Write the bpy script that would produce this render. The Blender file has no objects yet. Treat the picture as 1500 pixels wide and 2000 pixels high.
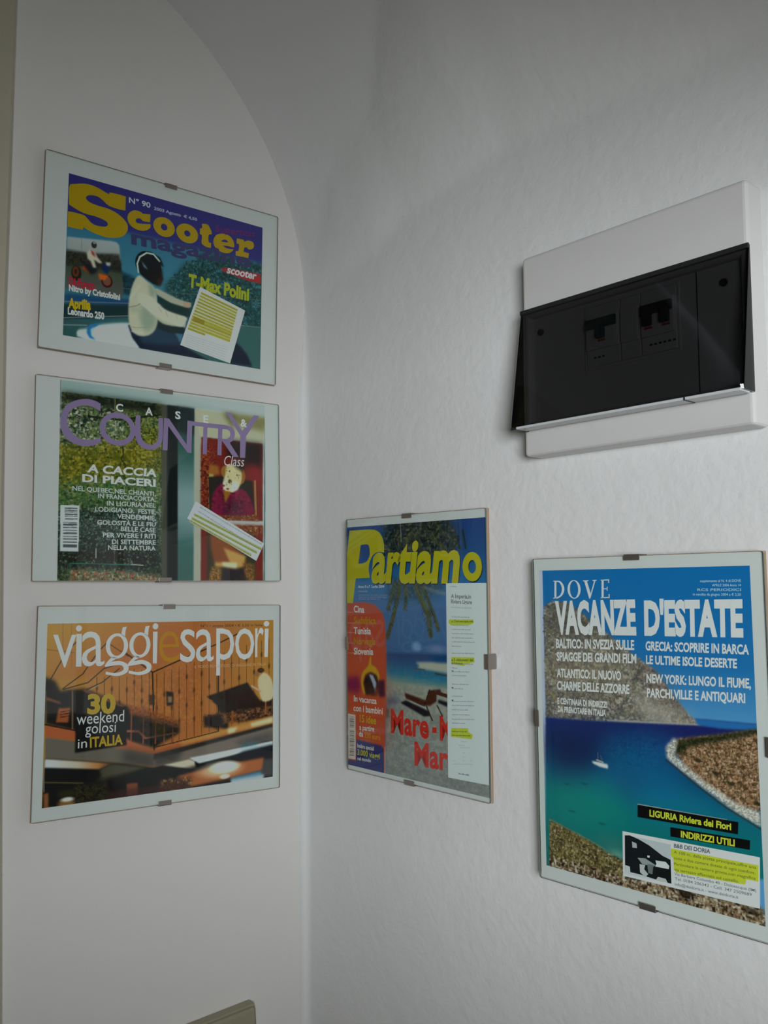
import bpy, bmesh, math, random
import numpy as np
from mathutils import Vector, Matrix

S = bpy.context.scene
COL = S.collection

# ------------------------------------------------------------------ camera
ZC = 1.55                                   # eye height; all heights below are relative to it
YAW, PITCH, ROLL = 0.6446, 0.0936, -0.0115
cd = bpy.data.cameras.new('camera'); cam = bpy.data.objects.new('camera', cd); COL.objects.link(cam)
cd.sensor_fit = 'VERTICAL'; cd.sensor_height = 24.0
cd.lens = 24.0 * 1729.17 / 2000.0
cd.clip_start = .01
fwd = Vector((math.sin(YAW) * math.cos(PITCH), math.cos(YAW) * math.cos(PITCH), math.sin(PITCH)))
rgt = fwd.cross(Vector((0, 0, 1))).normalized(); upv = rgt.cross(fwd)
r2 = rgt * math.cos(ROLL) + upv * math.sin(ROLL); u2 = -rgt * math.sin(ROLL) + upv * math.cos(ROLL)
M = Matrix((( r2.x, u2.x, -fwd.x), (r2.y, u2.y, -fwd.y), (r2.z, u2.z, -fwd.z))).to_4x4()
M.translation = Vector((-0.62246, -1.00248, ZC))
cam.matrix_world = M
S.camera = cam

# ------------------------------------------------------------------ world, light, exposure
S.view_settings.view_transform = 'Standard'; S.view_settings.look = 'None'
S.view_settings.gamma = 1.0; S.view_settings.use_curve_mapping = False
S.view_settings.exposure = 0.0
wd = bpy.data.worlds.new('world'); S.world = wd; wd.use_nodes = True
wd.node_tree.nodes['Background'].inputs[0].default_value = (.75, .87, 1, 1)
wd.node_tree.nodes['Background'].inputs[1].default_value = 1.0

def area(name, loc, target, sx, sy, power, color):
    l = bpy.data.lights.new(name, 'AREA'); l.shape = 'RECTANGLE'; l.size = sx; l.size_y = sy
    l.energy = power; l.color = color
    o = bpy.data.objects.new(name, l); COL.objects.link(o); o.location = loc
    o.rotation_euler = (Vector(target) - Vector(loc)).to_track_quat('-Z', 'Y').to_euler()
    return o
# daylight through the window in the far end wall, behind the camera
area('window_daylight', (-1.10, -1.815, 1.57), (-1.10, 0, 1.57), .62, .45, 29.5, (.93, .97, 1.0))

# ------------------------------------------------------------------ helpers
def lin(c):
    v = np.asarray(c, float) / 255.0
    return np.where(v <= .04045, v / 12.92, ((v + .055) / 1.055) ** 2.4)
def mat(name, color, rough=.6, spec=.3, metal=0.0, bump=None, coat=0):
    m = bpy.data.materials.new(name); m.use_nodes = True
    nt = m.node_tree; b = nt.nodes['Principled BSDF']
    b.inputs['Base Color'].default_value = (*color, 1); b.inputs['Roughness'].default_value = rough
    b.inputs['Specular IOR Level'].default_value = spec; b.inputs['Metallic'].default_value = metal
    if coat: b.inputs['Coat Weight'].default_value = coat
    tc = nt.nodes.new('ShaderNodeTexCoord')
    n = nt.nodes.new('ShaderNodeTexNoise'); n.inputs['Scale'].default_value = 40 if not bump else bump[0]
    n.inputs['Detail'].default_value = 4
    nt.links.new(tc.outputs['Object'], n.inputs['Vector'])
    mx = nt.nodes.new('ShaderNodeMix'); mx.data_type = 'RGBA'
    mx.inputs[6].default_value = (*[c * .97 for c in color], 1); mx.inputs[7].default_value = (*[min(1, c * 1.03) for c in color], 1)
    nt.links.new(n.outputs['Fac'], mx.inputs[0]); nt.links.new(mx.outputs[2], b.inputs['Base Color'])
    if bump:
        bp = nt.nodes.new('ShaderNodeBump'); bp.inputs['Strength'].default_value = 1; bp.inputs['Distance'].default_value = bump[1]
        nt.links.new(n.outputs['Fac'], bp.inputs['Height']); nt.links.new(bp.outputs[0], b.inputs['Normal'])
    return m
def plaster(name, color, stretch, depth, speck=.0):
    """white wall paint with brush relief: stretched noise plus fine grain"""
    m = bpy.data.materials.new(name); m.use_nodes = True; nt = m.node_tree; b = nt.nodes['Principled BSDF']
    b.inputs['Roughness'].default_value = .85; b.inputs['Specular IOR Level'].default_value = .2
    tc = nt.nodes.new('ShaderNodeTexCoord'); mp = nt.nodes.new('ShaderNodeMapping')
    mp.inputs['Scale'].default_value = stretch
    nt.links.new(tc.outputs['Object'], mp.inputs['Vector'])
    hs = []
    for sc, wgt, src in ((9, .55, mp.outputs[0]), (45, .25, mp.outputs[0]), (140, .12, tc.outputs['Object']), (3, .8, tc.outputs['Object'])):
        n = nt.nodes.new('ShaderNodeTexNoise'); n.inputs['Scale'].default_value = sc; n.inputs['Detail'].default_value = 3
        nt.links.new(src, n.inputs['Vector'])
        mu = nt.nodes.new('ShaderNodeMath'); mu.operation = 'MULTIPLY'; mu.inputs[1].default_value = wgt
        nt.links.new(n.outputs['Fac'], mu.inputs[0]); hs.append(mu)
    acc = hs[0]
    for h in hs[1:]:
        ad = nt.nodes.new('ShaderNodeMath'); ad.operation = 'ADD'
        nt.links.new(acc.outputs[0], ad.inputs[0]); nt.links.new(h.outputs[0], ad.inputs[1]); acc = ad
    bp = nt.nodes.new('ShaderNodeBump'); bp.inputs['Strength'].default_value = 1; bp.inputs['Distance'].default_value = depth
    nt.links.new(acc.outputs[0], bp.inputs['Height']); nt.links.new(bp.outputs[0], b.inputs['Normal'])
    n = nt.nodes.new('ShaderNodeTexNoise'); n.inputs['Scale'].default_value = 5; n.inputs['Detail'].default_value = 5
    nt.links.new(tc.outputs['Object'], n.inputs['Vector'])
    mx = nt.nodes.new('ShaderNodeMix'); mx.data_type = 'RGBA'
    mx.inputs[6].default_value = (*[c * .975 for c in color], 1); mx.inputs[7].default_value = (*[min(1, c * 1.02) for c in color], 1)
    nt.links.new(n.outputs['Fac'], mx.inputs[0]); nt.links.new(mx.outputs[2], b.inputs['Base Color'])
    return m
def ink_material(name, rough=.45):
    m = bpy.data.materials.new(name); m.use_nodes = True; nt = m.node_tree; b = nt.nodes['Principled BSDF']
    a = nt.nodes.new('ShaderNodeAttribute'); a.attribute_name = 'ink'
    nt.links.new(a.outputs['Color'], b.inputs['Base Color'])
    b.inputs['Roughness'].default_value = rough; b.inputs['Specular IOR Level'].default_value = .2
    return m
def pane_material(name, tint, gloss_rough=.03, ior=1.5):
    """thin transparent sheet: tinted see-through plus mirror reflection by Fresnel"""
    m = bpy.data.materials.new(name); m.use_nodes = True; nt = m.node_tree
    for n in list(nt.nodes): nt.nodes.remove(n)
    o = nt.nodes.new('ShaderNodeOutputMaterial'); mx = nt.nodes.new('ShaderNodeMixShader')
    t = nt.nodes.new('ShaderNodeBsdfTransparent'); t.inputs[0].default_value = (*tint, 1)
    g = nt.nodes.new('ShaderNodeBsdfGlossy'); g.inputs['Roughness'].default_value = gloss_rough
    f = nt.nodes.new('ShaderNodeFresnel'); f.inputs['IOR'].default_value = ior
    ge = nt.nodes.new('ShaderNodeNewGeometry'); sub = nt.nodes.new('ShaderNodeMath'); sub.operation = 'SUBTRACT'; sub.inputs[0].default_value = 1
    mu = nt.nodes.new('ShaderNodeMath'); mu.operation = 'MULTIPLY'       # reflect only at the outward side of the sheet
    nt.links.new(ge.outputs['Backfacing'], sub.inputs[1]); nt.links.new(f.outputs[0], mu.inputs[0]); nt.links.new(sub.outputs[0], mu.inputs[1])
    nt.links.new(mu.outputs[0], mx.inputs[0]); nt.links.new(t.outputs[0], mx.inputs[1]); nt.links.new(g.outputs[0], mx.inputs[2])
    nt.links.new(mx.outputs[0], o.inputs[0])
    return m

MAT = dict(
    wall=plaster('white_plaster_lightened', (.815, .815, .805), (1.6, 1.6, .45), .0030),  # colour raised over the left wall's to make up for weaker light
    wall_l=plaster('white_plaster_smooth_dimmed', (.77, .752, .725), (1, 1, 1), .0014),  # colour lowered against the right wall: light balance put into the paint
    ochre=mat('ochre_bounce_cut', (.36, .33, .27), .8),  # dark tone added on unseen walls to cut bounced light
    trim=mat('cream_paint', (.50, .47, .36), .6),
    door=mat('door_paint', (.42, .38, .26), .6),
    floor=mat('terracotta_floor', (.20, .15, .11), .5),
    plastic=mat('white_plastic', (.66, .65, .635), .42, .35),
    plastic_in=mat('grey_white_plastic', (.66, .66, .64), .5),
    beige=mat('beige_plastic', (.33, .31, .21), .45),
    dark=mat('black_plastic', (.02, .02, .022), .4),
    red=mat('red_marking', (.5, .03, .03), .4),
    blue=mat('green_toggle', (.02, .06, .06), .4),
    steel=mat('steel_clip', (.34, .30, .27), .38, .5, .85),
    mdf=mat('brown_fibreboard', (.40, .26, .16), .8, bump=(300, .0003)),
    mount=mat('pale_mount_paper', (.765, .780, .770), .75),
    edge=mat('green_glass_edge', (.13, .16, .14), .25, .5),
    glass=pane_material('clear_glass', (.965, .985, .975), .02),
    smoke=pane_material('smoked_plastic', (.17, .17, .175), .04, 1.42),
    lip_reflection=mat('painted_reflection_plastic', (.62, .64, .65), .3, .5),  # pale matte colour stands in for reflection on the smoked lid's underside
    clear=pane_material('clear_plastic_edge', (.80, .82, .82), .1),
    ink=ink_material('print_ink'),
    ridge=mat('white_paint_ridge', (.80, .80, .79), .8),
)

def link(name, me, m=None, parent=None, label=None, smooth=False):
    o = bpy.data.objects.new(name, me); COL.objects.link(o)
    if m is not None: me.materials.append(MAT[m] if isinstance(m, str) else m)
    if parent is not None: o.parent = parent
    if label: o['label'] = label
    if smooth:
        me.polygons.foreach_set('use_smooth', [True] * len(me.polygons))
    return o
def bmobj(name, bm, m=None, parent=None, label=None, smooth=False):
    me = bpy.data.meshes.new(name); bmesh.ops.recalc_face_normals(bm, faces=bm.faces)
    bm.to_mesh(me); bm.free(); return link(name, me, m, parent, label, smooth)
def box(bm, x0, x1, y0, y1, z0, z1, bev=0.0, seg=2):
    b2 = bmesh.new()
    vs = [b2.verts.new((x, y, z)) for x in (x0, x1) for y in (y0, y1) for z in (z0, z1)]
    for f in ((0, 1, 3, 2), (4, 6, 7, 5), (0, 4, 5, 1), (2, 3, 7, 6), (0, 2, 6, 4), (1, 5, 7, 3)):
        b2.faces.new([vs[i] for i in f])
    bmesh.ops.recalc_face_normals(b2, faces=b2.faces)
    if bev: bmesh.ops.bevel(b2, geom=list(b2.edges), offset=bev, segments=seg, profile=.5, affect='EDGES')
    me = bpy.data.meshes.new('t'); b2.to_mesh(me); b2.free(); bm.from_mesh(me); bpy.data.meshes.remove(me)
def prism(bm, pts, z0, z1):
    """outline in x,y extruded along z"""
    a = [bm.verts.new((x, y, z0)) for x, y in pts]; b = [bm.verts.new((x, y, z1)) for x, y in pts]
    bm.faces.new(a); bm.faces.new(b[::-1]); n = len(pts)
    for i in range(n): bm.faces.new((a[i], a[(i + 1) % n], b[(i + 1) % n], b[i]))
def structure(o): o['kind'] = 'structure'; return o
def thing(name, label, cat, loc, rot=None, group=None):
    o = bpy.data.objects.new(name, None); COL.objects.link(o); o.empty_display_size = .05
    if rot is not None: o.matrix_world = Matrix.Translation(loc) @ rot
    else: o.location = loc
    o['label'] = label; o['category'] = cat
    if group: o['group'] = group
    return o

# ------------------------------------------------------------------ room
TH = 0.0700                                  # the two walls meet at a little more than a right angle
UR = Vector((math.sin(TH), -math.cos(TH), 0)); NR = Vector((-math.cos(TH), -math.sin(TH), 0))
RM = Matrix(((UR.x, 0, NR.x), (UR.y, 0, NR.y), (0, 1, 0))).to_4x4()      # local x along wall, y up, z into the room
def wallR(m=RM, z=ZC): return Matrix.Translation((0, 0, z)) @ m
LEN = 2.1; W = 1.9; Z0, RV, PHI, R2 = .382, .437, math.radians(60), 1.463
def prof(t):
    """vault section; t = arc length above the springing -> (offset from wall, height)"""
    L1 = RV * PHI
    if t < L1:
        a = t / RV; return RV * (1 - math.cos(a)), Z0 + RV * math.sin(a)
    d1, z1 = RV * (1 - math.cos(PHI)), Z0 + RV * math.sin(PHI)
    cx, cz = d1 + R2 * math.cos(PHI), z1 - R2 * math.sin(PHI)
    a = PHI + (t - L1) / R2
    return cx - R2 * math.cos(a), cz + R2 * math.sin(a)
def arc_of(z):
    dz = np.clip(z - Z0, 0, .43); return RV - np.sqrt(RV * RV - dz * dz)
# groin: height of the crease and of the foot of the second web, along the right wall
SC = [0, .03, .095, .151, .191, .207, .245, .265, .32, .42, .6, 4]
ZCR = [.418, .455, .536, .553, .571, .591, .631, .650, .690, .735, .755, .758]
SF = [0, .04, .15, .2, .37, .46, .65, 4]; ZF = [.395, .403, .425, .449, .472, .466, .458, .458]
def height_R(s, d, z):
    """offset of the vault from the right wall, with the flatter second web below the crease"""
    zc = np.interp(s, SC, ZCR); zf = np.interp(s, SF, ZF)
    if z >= zc or s <= 0: return d
    k = float(arc_of(np.array(zc))) / max(zc - zf, .02)
    return max(k * (z - zf), 0.0) if z > zf else 0.0
svals = np.concatenate([np.arange(-.06, .72, .006), np.linspace(.72, LEN, 40)])
def grid_mesh(name, P, m, smooth=True):
    ny, nx, _ = P.shape
    me = bpy.data.meshes.new(name)
    idx = np.arange(ny * nx).reshape(ny, nx)
    q = np.stack([idx[:-1, :-1], idx[:-1, 1:], idx[1:, 1:], idx[1:, :-1]], -1).reshape(-1, 4)
    me.from_pydata([tuple(p) for p in P.reshape(-1, 3)], [], [tuple(map(int, f)) for f in q]); me.update()
    return link(name, me, m, smooth=smooth)
# right wall below the springing, with a rounded inner corner and slight unevenness
zs = np.concatenate([np.linspace(-ZC, -.5, 12), np.arange(-.49, Z0 - .004, .012), [Z0]])
rng = np.random.default_rng(3)
low = rng.normal(size=(9, 9))
def uneven(s, z):
    return .0011 * math.sin(5.1 * s + 2.3 * z + 1) + .0009 * math.sin(9.7 * s - 6.1 * z) + .0006 * math.sin(17 * z + 11 * s)
sw = np.concatenate([[-.06, -.02], np.arange(0, .016, .002), np.arange(.018, .72, .012), np.linspace(.72, LEN, 20)])
RF = .011
P = np.zeros((len(zs), len(sw), 3))
for i, z in enumerate(zs):
    for j, s in enumerate(sw):
        t = min(max(s / .3, 0), 1) * min(max((Z0 - z) / .1, 0), 1)
        d = uneven(s, z) * t
        if 0 <= s < RF: d += (RF - math.sqrt(max(RF * RF - (RF - s) ** 2, 0))) * min(1, (Z0 - z) / .15 + .15)
        elif s < 0: d += RF * min(1, (Z0 - z) / .15 + .15)
        P[i, j] = (s, z, d)
wr = structure(grid_mesh('wall_right', P, 'wall')); wr.matrix_world = wallR()
# vaulted ceiling
ts = np.concatenate([np.arange(0, .60, .006), np.linspace(.60, (RV * PHI + R2 * (math.asin((W / 2 - (RV * (1 - math.cos(PHI)) + R2 * math.cos(PHI))) / R2) + math.pi / 2 - PHI)), 22)])
P = np.zeros((len(ts) * 2 - 1, len(svals), 3))
for i, t in enumerate(ts):
    d, z = prof(t)
    for j, s in enumerate(svals):
        P[i, j] = (s, z, height_R(s, d, z))
        P[len(ts) * 2 - 2 - i, j] = (s, z, W - d)
K = 11                                         # ease the crease a little away from the left wall, as trowelled plaster
D = P[:len(ts), :, 2].copy()
j0 = int(np.searchsorted(svals, .012))
for it in range(2):
    D2 = D.copy(); D2[1:-1, j0 + 1:-1] = (D[:-2, j0 + 1:-1] + D[2:, j0 + 1:-1] + D[1:-1, j0:-2] + D[1:-1, j0 + 2:] + 2 * D[1:-1, j0 + 1:-1]) / 6; D = D2
P[:len(ts), :, 2] = D
ce = structure(grid_mesh('ceiling', P, 'wall')); ce.matrix_world = wallR()
# left wall (flat end wall of the vault)
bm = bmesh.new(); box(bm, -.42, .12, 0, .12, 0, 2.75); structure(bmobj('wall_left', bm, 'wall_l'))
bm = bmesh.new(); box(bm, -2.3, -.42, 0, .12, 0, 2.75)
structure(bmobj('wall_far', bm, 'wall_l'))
bm = bmesh.new(); box(bm, -2.4, .5, -3.5, .12, -.06, 0); structure(bmobj('floor', bm, 'floor'))
bm = bmesh.new(); box(bm, -2.02, -1.9, -2.3, .0, 0, 2.75); structure(bmobj('wall_side', bm, 'ochre'))
# added unseen partition behind the camera; its opening shapes where the window light falls
DX0, DX1, DZ, DS = -.815, .02, 1.80, 1.31
bm = bmesh.new()
box(bm, -1.9, DX0, -1.20, -1.12, 0, 2.75); box(bm, DX0, .5, -1.20, -1.12, DZ, 2.75); box(bm, DX1 + .06, .5, -1.20, -1.12, 0, DZ); box(bm, DX0, DX1 + .06, -1.20, -1.12, 0, DS)
structure(bmobj('shade_partition', bm, 'ochre'))
WX0, WX1, WZ0, WZ1 = -1.45, -.75, 1.305, 1.835
bm = bmesh.new()
box(bm, -2.3, WX0, -1.92, -1.80, 0, 2.75); box(bm, WX1, .5, -1.92, -1.80, 0, 2.75)
box(bm, WX0, WX1, -1.92, -1.80, 0, WZ0); box(bm, WX0, WX1, -1.92, -1.80, WZ1, 2.75)
structure(bmobj('wall_window', bm, 'ochre'))
bm = bmesh.new()
for x0, x1, z0, z1 in ((WX0, WX0 + .04, WZ0, WZ1), (WX1 - .04, WX1, WZ0, WZ1), (WX0, WX1, WZ0, WZ0 + .04), (WX0, WX1, WZ1 - .04, WZ1)):
    box(bm, x0, x1, -1.87, -1.83, z0, z1, .004)
structure(bmobj('window_1', bm, 'plastic'))
# door casing at the left edge of the picture: a slightly bowed painted strip
zz = [-1.55, -.9, -.434, -.176, .1, .319, .4955, .678, .95]
xe = [-.352, -.362, -.3712, -.3782, -.384, -.3868, -.3858, -.3850, -.384]
bm = bmesh.new(); rows = []
for z, x in zip(zz, xe):
    rows.append([bm.verts.new(v) for v in ((x, .001, z + ZC), (x, -.013, z + ZC), (x - .003, -.016, z + ZC), (x - .09, -.016, z + ZC), (x - .09, .001, z + ZC))])
for a, b in zip(rows, rows[1:]):
    for i in range(4): bm.faces.new((a[i], a[i + 1], b[i + 1], b[i]))
bm.faces.new(rows[0]); bm.faces.new(rows[-1][::-1])
structure(bmobj('trim_1', bm, 'trim'))
bm = bmesh.new(); box(bm, -1.30, -.478, -.030, -.001, .003, 2.05, .003)
for z0, z1 in ((.2, .9), (1.05, 1.9)): box(bm, -1.18, -.60, -.038, -.029, z0, z1, .006)
d1 = structure(bmobj('door_1', bm, 'door'))
# raised paint ridges and blobs on the vault and right wall
def ridge(name, parent, s, z, d, length, width, ang, m='ridge'):
    bm = bmesh.new(); bmesh.ops.create_icosphere(bm, subdivisions=2, radius=1)
    bmesh.ops.scale(bm, verts=bm.verts, vec=(length / 2, width / 2, .0006))
    bmesh.ops.rotate(bm, verts=bm.verts, matrix=Matrix.Rotation(ang, 3, 'Z'))
    bmesh.ops.translate(bm, verts=bm.verts, vec=(s, z, d))
    return bmobj(name, bm, m, parent, smooth=True)
for s, z, d, l, w_, a in ((.389, .262, .0, .014, .003, 2.0), (.385, .270, .0, .008, .0025, .5)):
    ridge('paint_blob', wr, s, z, d, l, w_, a)

# ------------------------------------------------------------------ print data (millimetres from each frame's centre)
GROUPED = {3: [0, 0, 1, 1, 1, 2, 2, 2, 3, 3, 4, 4], 5: [0, 0, 0, 0, 1, 2, 3, 3, 3, 3, 3, 3, 3, 3, 3]}
FRAMES = {}; OPS = {}; TEXTS = {}; GLYPHS = {}; PASTED = {}
FRAMES[1] = dict(c=[-0.20091, -0.01329, 0.3896], u=[0.99995, 0.0, -0.01034], v=[0.01033, -0.01132, 0.99988], w=0.3000, h=0.2274)
OPS[1] = [
 ('G',[(0,(40,100,132)),(0.5,(48,118,142)),(0.75,(40,92,104)),(1,(38,78,80))],[-125.1,96.2,130.6,98.0,132.9,-98.3,-126.6,-99.4],[-46.5,58.3,-41.8,-96.6],0.5,1),
 ('N',[(18,46,52),(30,72,66),(24,58,62),(44,100,112)],[-3.8,-9.8,9.0,3.8,20.9,21.6,33.3,24.5,42.1,39.7,131.5,47.3,133.2,-43.9,-2.8,-47.8],5,3,0.95,3,1),
 ('N',[(18,46,60),(28,66,74)],[-61.1,-6.7,-36.0,-12.6,-35.3,-33.3,-60.2,-34.4],4,2,1,4,1),
 ('S',[(22,52,50),(40,88,74),(18,40,44),(56,112,116)],[-1.8,-5.0,20.9,21.6,42.1,39.7,129.0,44.4,130.1,-12.6,-0.9,-38.9],900,1.4,12),
 ('P',(44,42,112),[-125.1,96.2,131.9,98.3,132.1,46.3,19.2,42.9,-54.3,41.6,-124.7,32.1],2.2,1,0),
 ('P',(28,72,108),[-121.9,-47.3,-43.6,-38.1,-43.4,-45.3,-123.4,-56.6],1,1,0),
 ('P',(28,48,52),[-124.3,-59.7,27.8,-31.0,28.2,-43.9,-123.7,-77.3],1,1,0),
 ('L',(120,120,110),[-124.4,-56.8,-43.4,-42.9,30.1,-31.6],1.0,0.4,1),
 ('L',(95,110,100),[-123.7,-75.7,-43.0,-57.7],1.0,0.4,1),
 ('L',(70,80,78),[-56.3,-27.4,20.7,-17.4,127.4,-4.1],0.8,0.4,1),
 ('L',(120,130,118),[86.4,-44.1,128.1,-40.3],1.0,0.4,1),
 ('L',(60,66,62),[-123.6,-79.3,-83.1,-75.6],1.4,0.4,1),
 ('P',(45,88,86),[-124.3,-84.3,-102.5,-80.2,-42.9,-59.7,133.1,-39.4,132.9,-98.3,-126.6,-99.4],1.5,1,0),
 ('L',(120,135,130),[-125.3,-84.1,-96.7,-79.3],0.8,0.4,1),
 ('G',[(0,(135,145,146)),(0.27,(128,134,132)),(0.36,(34,36,34)),(0.52,(36,38,34)),(0.6,(58,68,50)),(1,(72,72,70))],[-122.5,19.1,-72.3,26.3,-65.2,26.4,-62.0,23.1,-55.2,-29.2,-57.0,-39.9,-123.0,-41.6],[-92.3,23.8,-90.3,-36.6],0.6,1),
 ('N',[(26,28,26),(52,50,40),(30,34,30)],[-123.0,0.5,-61.7,12.8,-59.2,-1.1,-122.8,-15.0],3,1.2,0.9,5,1),
 ('L',(90,100,100),[-106.3,20.3,-105.4,4.4],0.5,0.4,1),
 ('E',(34,34,30),[-110.7,-21.0,5.8,8.8],0.8,1),
 ('E',(112,48,26),[-111.4,-19.5,3.5,6.0],0.8,1),
 ('E',(36,34,34),[-111.4,-19.5,1.7,3.2],0.8,1),
 ('E',(60,26,24),[-75.4,-22.9,6.8,7.7],0.6,1),
 ('E',(128,64,42),[-75.4,-22.5,4.8,5.7],0.6,1),
 ('E',(90,72,58),[-75.4,-22.5,2.4,2.8],0.8,1),
 ('P',(190,58,22),[-100.7,-6.7,-91.3,-6.9,-90.6,-14.9,-96.8,-18.3,-104.8,-13.6],0.8,1,0),
 ('P',(206,86,22),[-85.8,-15.8,-73.8,-15.8,-76.8,-21.6,-83.8,-23.1],0.6,1,0),
 ('P',(28,32,36),[-107.0,-6.1,-100.9,-12.7,-94.8,-19.4,-89.0,-16.5,-86.2,-11.4,-90.9,-5.4],1,1,0),
 ('P',(22,40,82),[-80.7,-2.0,-71.8,-4.0,-74.6,-14.9,-81.2,-11.3],0.7,1,0),
 ('P',(170,160,140),[-100.0,5.7,-95.4,11.2,-90.2,8.0,-87.2,3.0,-81.5,-2.2,-84.6,-3.7,-91.1,-0.8,-88.2,-9.8,-92.0,-10.3,-95.0,-3.3,-98.6,-1.3],0.6,1,0),
 ('P',(160,40,42),[-95.4,10.4,-91.4,7.7,-89.6,2.4,-93.7,5.1],0.5,1,0),
 ('E',(44,46,44),[-91.7,16.8,3.2,4.0],0.5,1),
 ('E',(120,120,112),[-91.4,19.3,1.8,1.4],0.5,1),
 ('P',(150,150,140),[-77.5,-0.2,-71.5,0.1,-72.2,-4.1,-76.6,-4.3],0.6,1,0),
 ('P',(26,66,118),[-124.4,-56.8,-124.6,-50.9,-43.5,-40.2,-43.4,-44.3],1.5,0.6,0),
 ('P',(168,182,192),[-96.6,-83.1,-83.0,-76.0,-48.9,-67.5,-42.5,-72.1,-33.5,-95.2,-78.4,-96.9,-107.8,-94.1,-107.1,-87.0],1,1,1),
 ('P',(30,110,170),[-96.6,-82.1,-92.9,-77.4,-75.2,-72.1,-83.0,-76.0,-89.6,-81.8,-91.3,-89.1,-86.4,-94.7,-93.3,-93.5,-96.8,-88.1],0.7,1,0),
 ('P',(40,80,80),[-124.3,-86.3,-105.3,-83.3,-108.0,-88.2,-107.7,-96.1,-124.8,-96.8],0.7,1,0),
 ('P',(150,180,190),[-92.3,-83.3,-88.5,-79.6,-90.5,-89.0,-86.8,-93.3,-91.2,-90.7],0.6,1,0),
 ('P',(26,34,52),[-48.8,-70.1,-42.7,-68.0,-29.8,-78.0,-13.2,-62.4,21.8,-60.1,22.4,-83.5,56.9,-96.0,-33.5,-95.2,-43.2,-84.5],0.8,1,0),
 ('P',(36,62,84),[-34.0,-78.8,-8.9,-61.6,8.7,-68.9,17.9,-82.1,-8.2,-86.7,-31.6,-88.7],2.2,0.8,0),
 ('P',(60,120,150),[8.7,-66.8,22.0,-68.6,17.9,-82.1],1.5,0.8,0),
 ('P',(26,32,50),[84.4,-61.8,99.0,-70.3,109.0,-79.7,116.6,-94.1,82.7,-95.1],1,1,0),
 ('P',(150,148,128),[-16.8,-18.7,-5.7,-20.8,8.9,-24.8,22.3,-27.1,29.8,-27.6,27.9,-33.8,19.8,-34.7,3.8,-32.9,-12.0,-28.5],0.6,1,1),
 ('P',(170,134,108),[19.7,-28.1,29.8,-27.8,29.5,-32.6,21.2,-35.0],0.5,1,0),
 ('P',(20,52,50),[-14.0,-26.3,3.8,-32.9,26.6,-34.9,26.8,-45.0,9.4,-43.2,-3.9,-39.5,-13.1,-36.3],0.9,0.95,0),
 ('P',(28,42,46),[-13.9,-54.1,-4.6,-60.0,20.5,-60.3,20.0,-68.1,2.2,-70.1,-14.8,-66.9],0.9,1,0),
 ('P',(168,164,140),[-36.7,-7.3,-43.0,-16.2,-47.3,-32.1,-48.7,-48.5,-48.0,-63.2,-45.2,-73.8,-39.8,-79.2,-31.0,-80.4,-21.0,-76.3,-14.5,-67.6,-12.3,-53.8,-15.2,-43.0,-13.9,-33.9,-15.3,-25.4,-18.5,-17.2,-26.6,-12.6],0.6,1,1),
 ('P',(112,132,112),[-32.2,-40.2,-20.5,-49.1,-13.2,-54.0,-16.1,-67.1,-24.8,-75.0,-31.3,-70.0,-34.8,-56.9],3,0.75,0),
 ('P',(100,124,104),[-25.3,-13.6,-18.8,-17.2,-15.7,-25.4,-18.4,-32.3,-23.7,-27.1],2,0.6,0),
 ('P',(130,142,118),[-45.8,-45.4,-35.8,-45.9,-33.1,-50.4,-43.1,-54.8,-47.5,-53.2],2.5,0.5,0),
 ('L',(116,112,92),[-48.2,-48.4,-38.4,-44.5,-33.4,-40.4],1.2,0.8,0.7),
 ('L',(190,184,160),[-46.1,-38.0,-41.4,-27.1,-36.5,-21.0],3,2,0.5),
 ('P',(180,174,148),[-36.3,-29.8,-27.4,-29.2,-18.4,-32.3,-11.8,-36.7,-2.5,-42.4,10.7,-44.9,24.4,-46.7,24.0,-52.0,20.5,-59.1,9.8,-60.4,-4.6,-60.0,-13.8,-55.4,-21.7,-49.4,-32.1,-42.7,-37.3,-37.5],0.6,1,1),
 ('P',(136,146,122),[-21.8,-48.1,-13.9,-52.9,-3.4,-57.2,9.8,-58.5,9.8,-60.3,-4.6,-60.2,-15.1,-55.0],1.2,0.7,0),
 ('L',(130,130,108),[-11.7,-41.1,-7.6,-46.6],1,0.6,0.6),
 ('L',(130,130,108),[-2.5,-44.3,0.3,-50.1],1,0.6,0.6),
 ('L',(140,138,116),[10.8,-45.3,12.3,-51.6],1,0.6,0.5),
 ('L',(120,120,100),[-46.3,-71.5,-38.8,-71.4,-26.3,-69.0],1,0.8,0.5),
 ('L',(196,190,164),[-43.7,-76.6,-31.1,-76.2],2,1,0.5),
 ('P',(150,150,150),[19.1,-59.3,24.1,-52.6,23.2,-59.8],0.8,1,0),
 ('E',(20,30,34),[-26.0,8.6,16.3,16.4],0.6,1),
 ('P',(18,22,24),[-36.2,-4.2,-23.5,-3.5,-7.3,-4.1,-10.3,-13.3,-18.9,-14.1,-29.7,-9.1],0.8,1,0),
 ('P',(14,28,34),[-24.3,24.9,-11.2,20.5,-6.1,10.0,-8.8,10.4],0.6,1,0),
 ('P',(24,20,20),[-25.9,6.5,-8.7,8.3,-7.2,-6.2,-14.5,-15.3,-23.3,-9.8],1.2,1,0),
 ('L',(150,172,160),[-37.9,-3.6,-39.7,6.5,-36.8,15.5,-28.5,22.4,-19.9,22.7,-12.2,16.0],2.0,0.5,1),
 ('P',(110,130,140),[-34.5,10.8,-25.8,2.3,-31.2,4.2],0.6,1,0),
 ('P',(50,34,30),[-15.8,-8.1,-7.4,-0.9,-8.5,-12.9,-12.8,-16.4],1,1,0),
 ('P',(168,38,42),[68.2,24.8,77.6,28.5,126.8,30.6,127.0,18.2,109.5,17.6,77.8,21.4],0.4,1,0),
]
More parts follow.
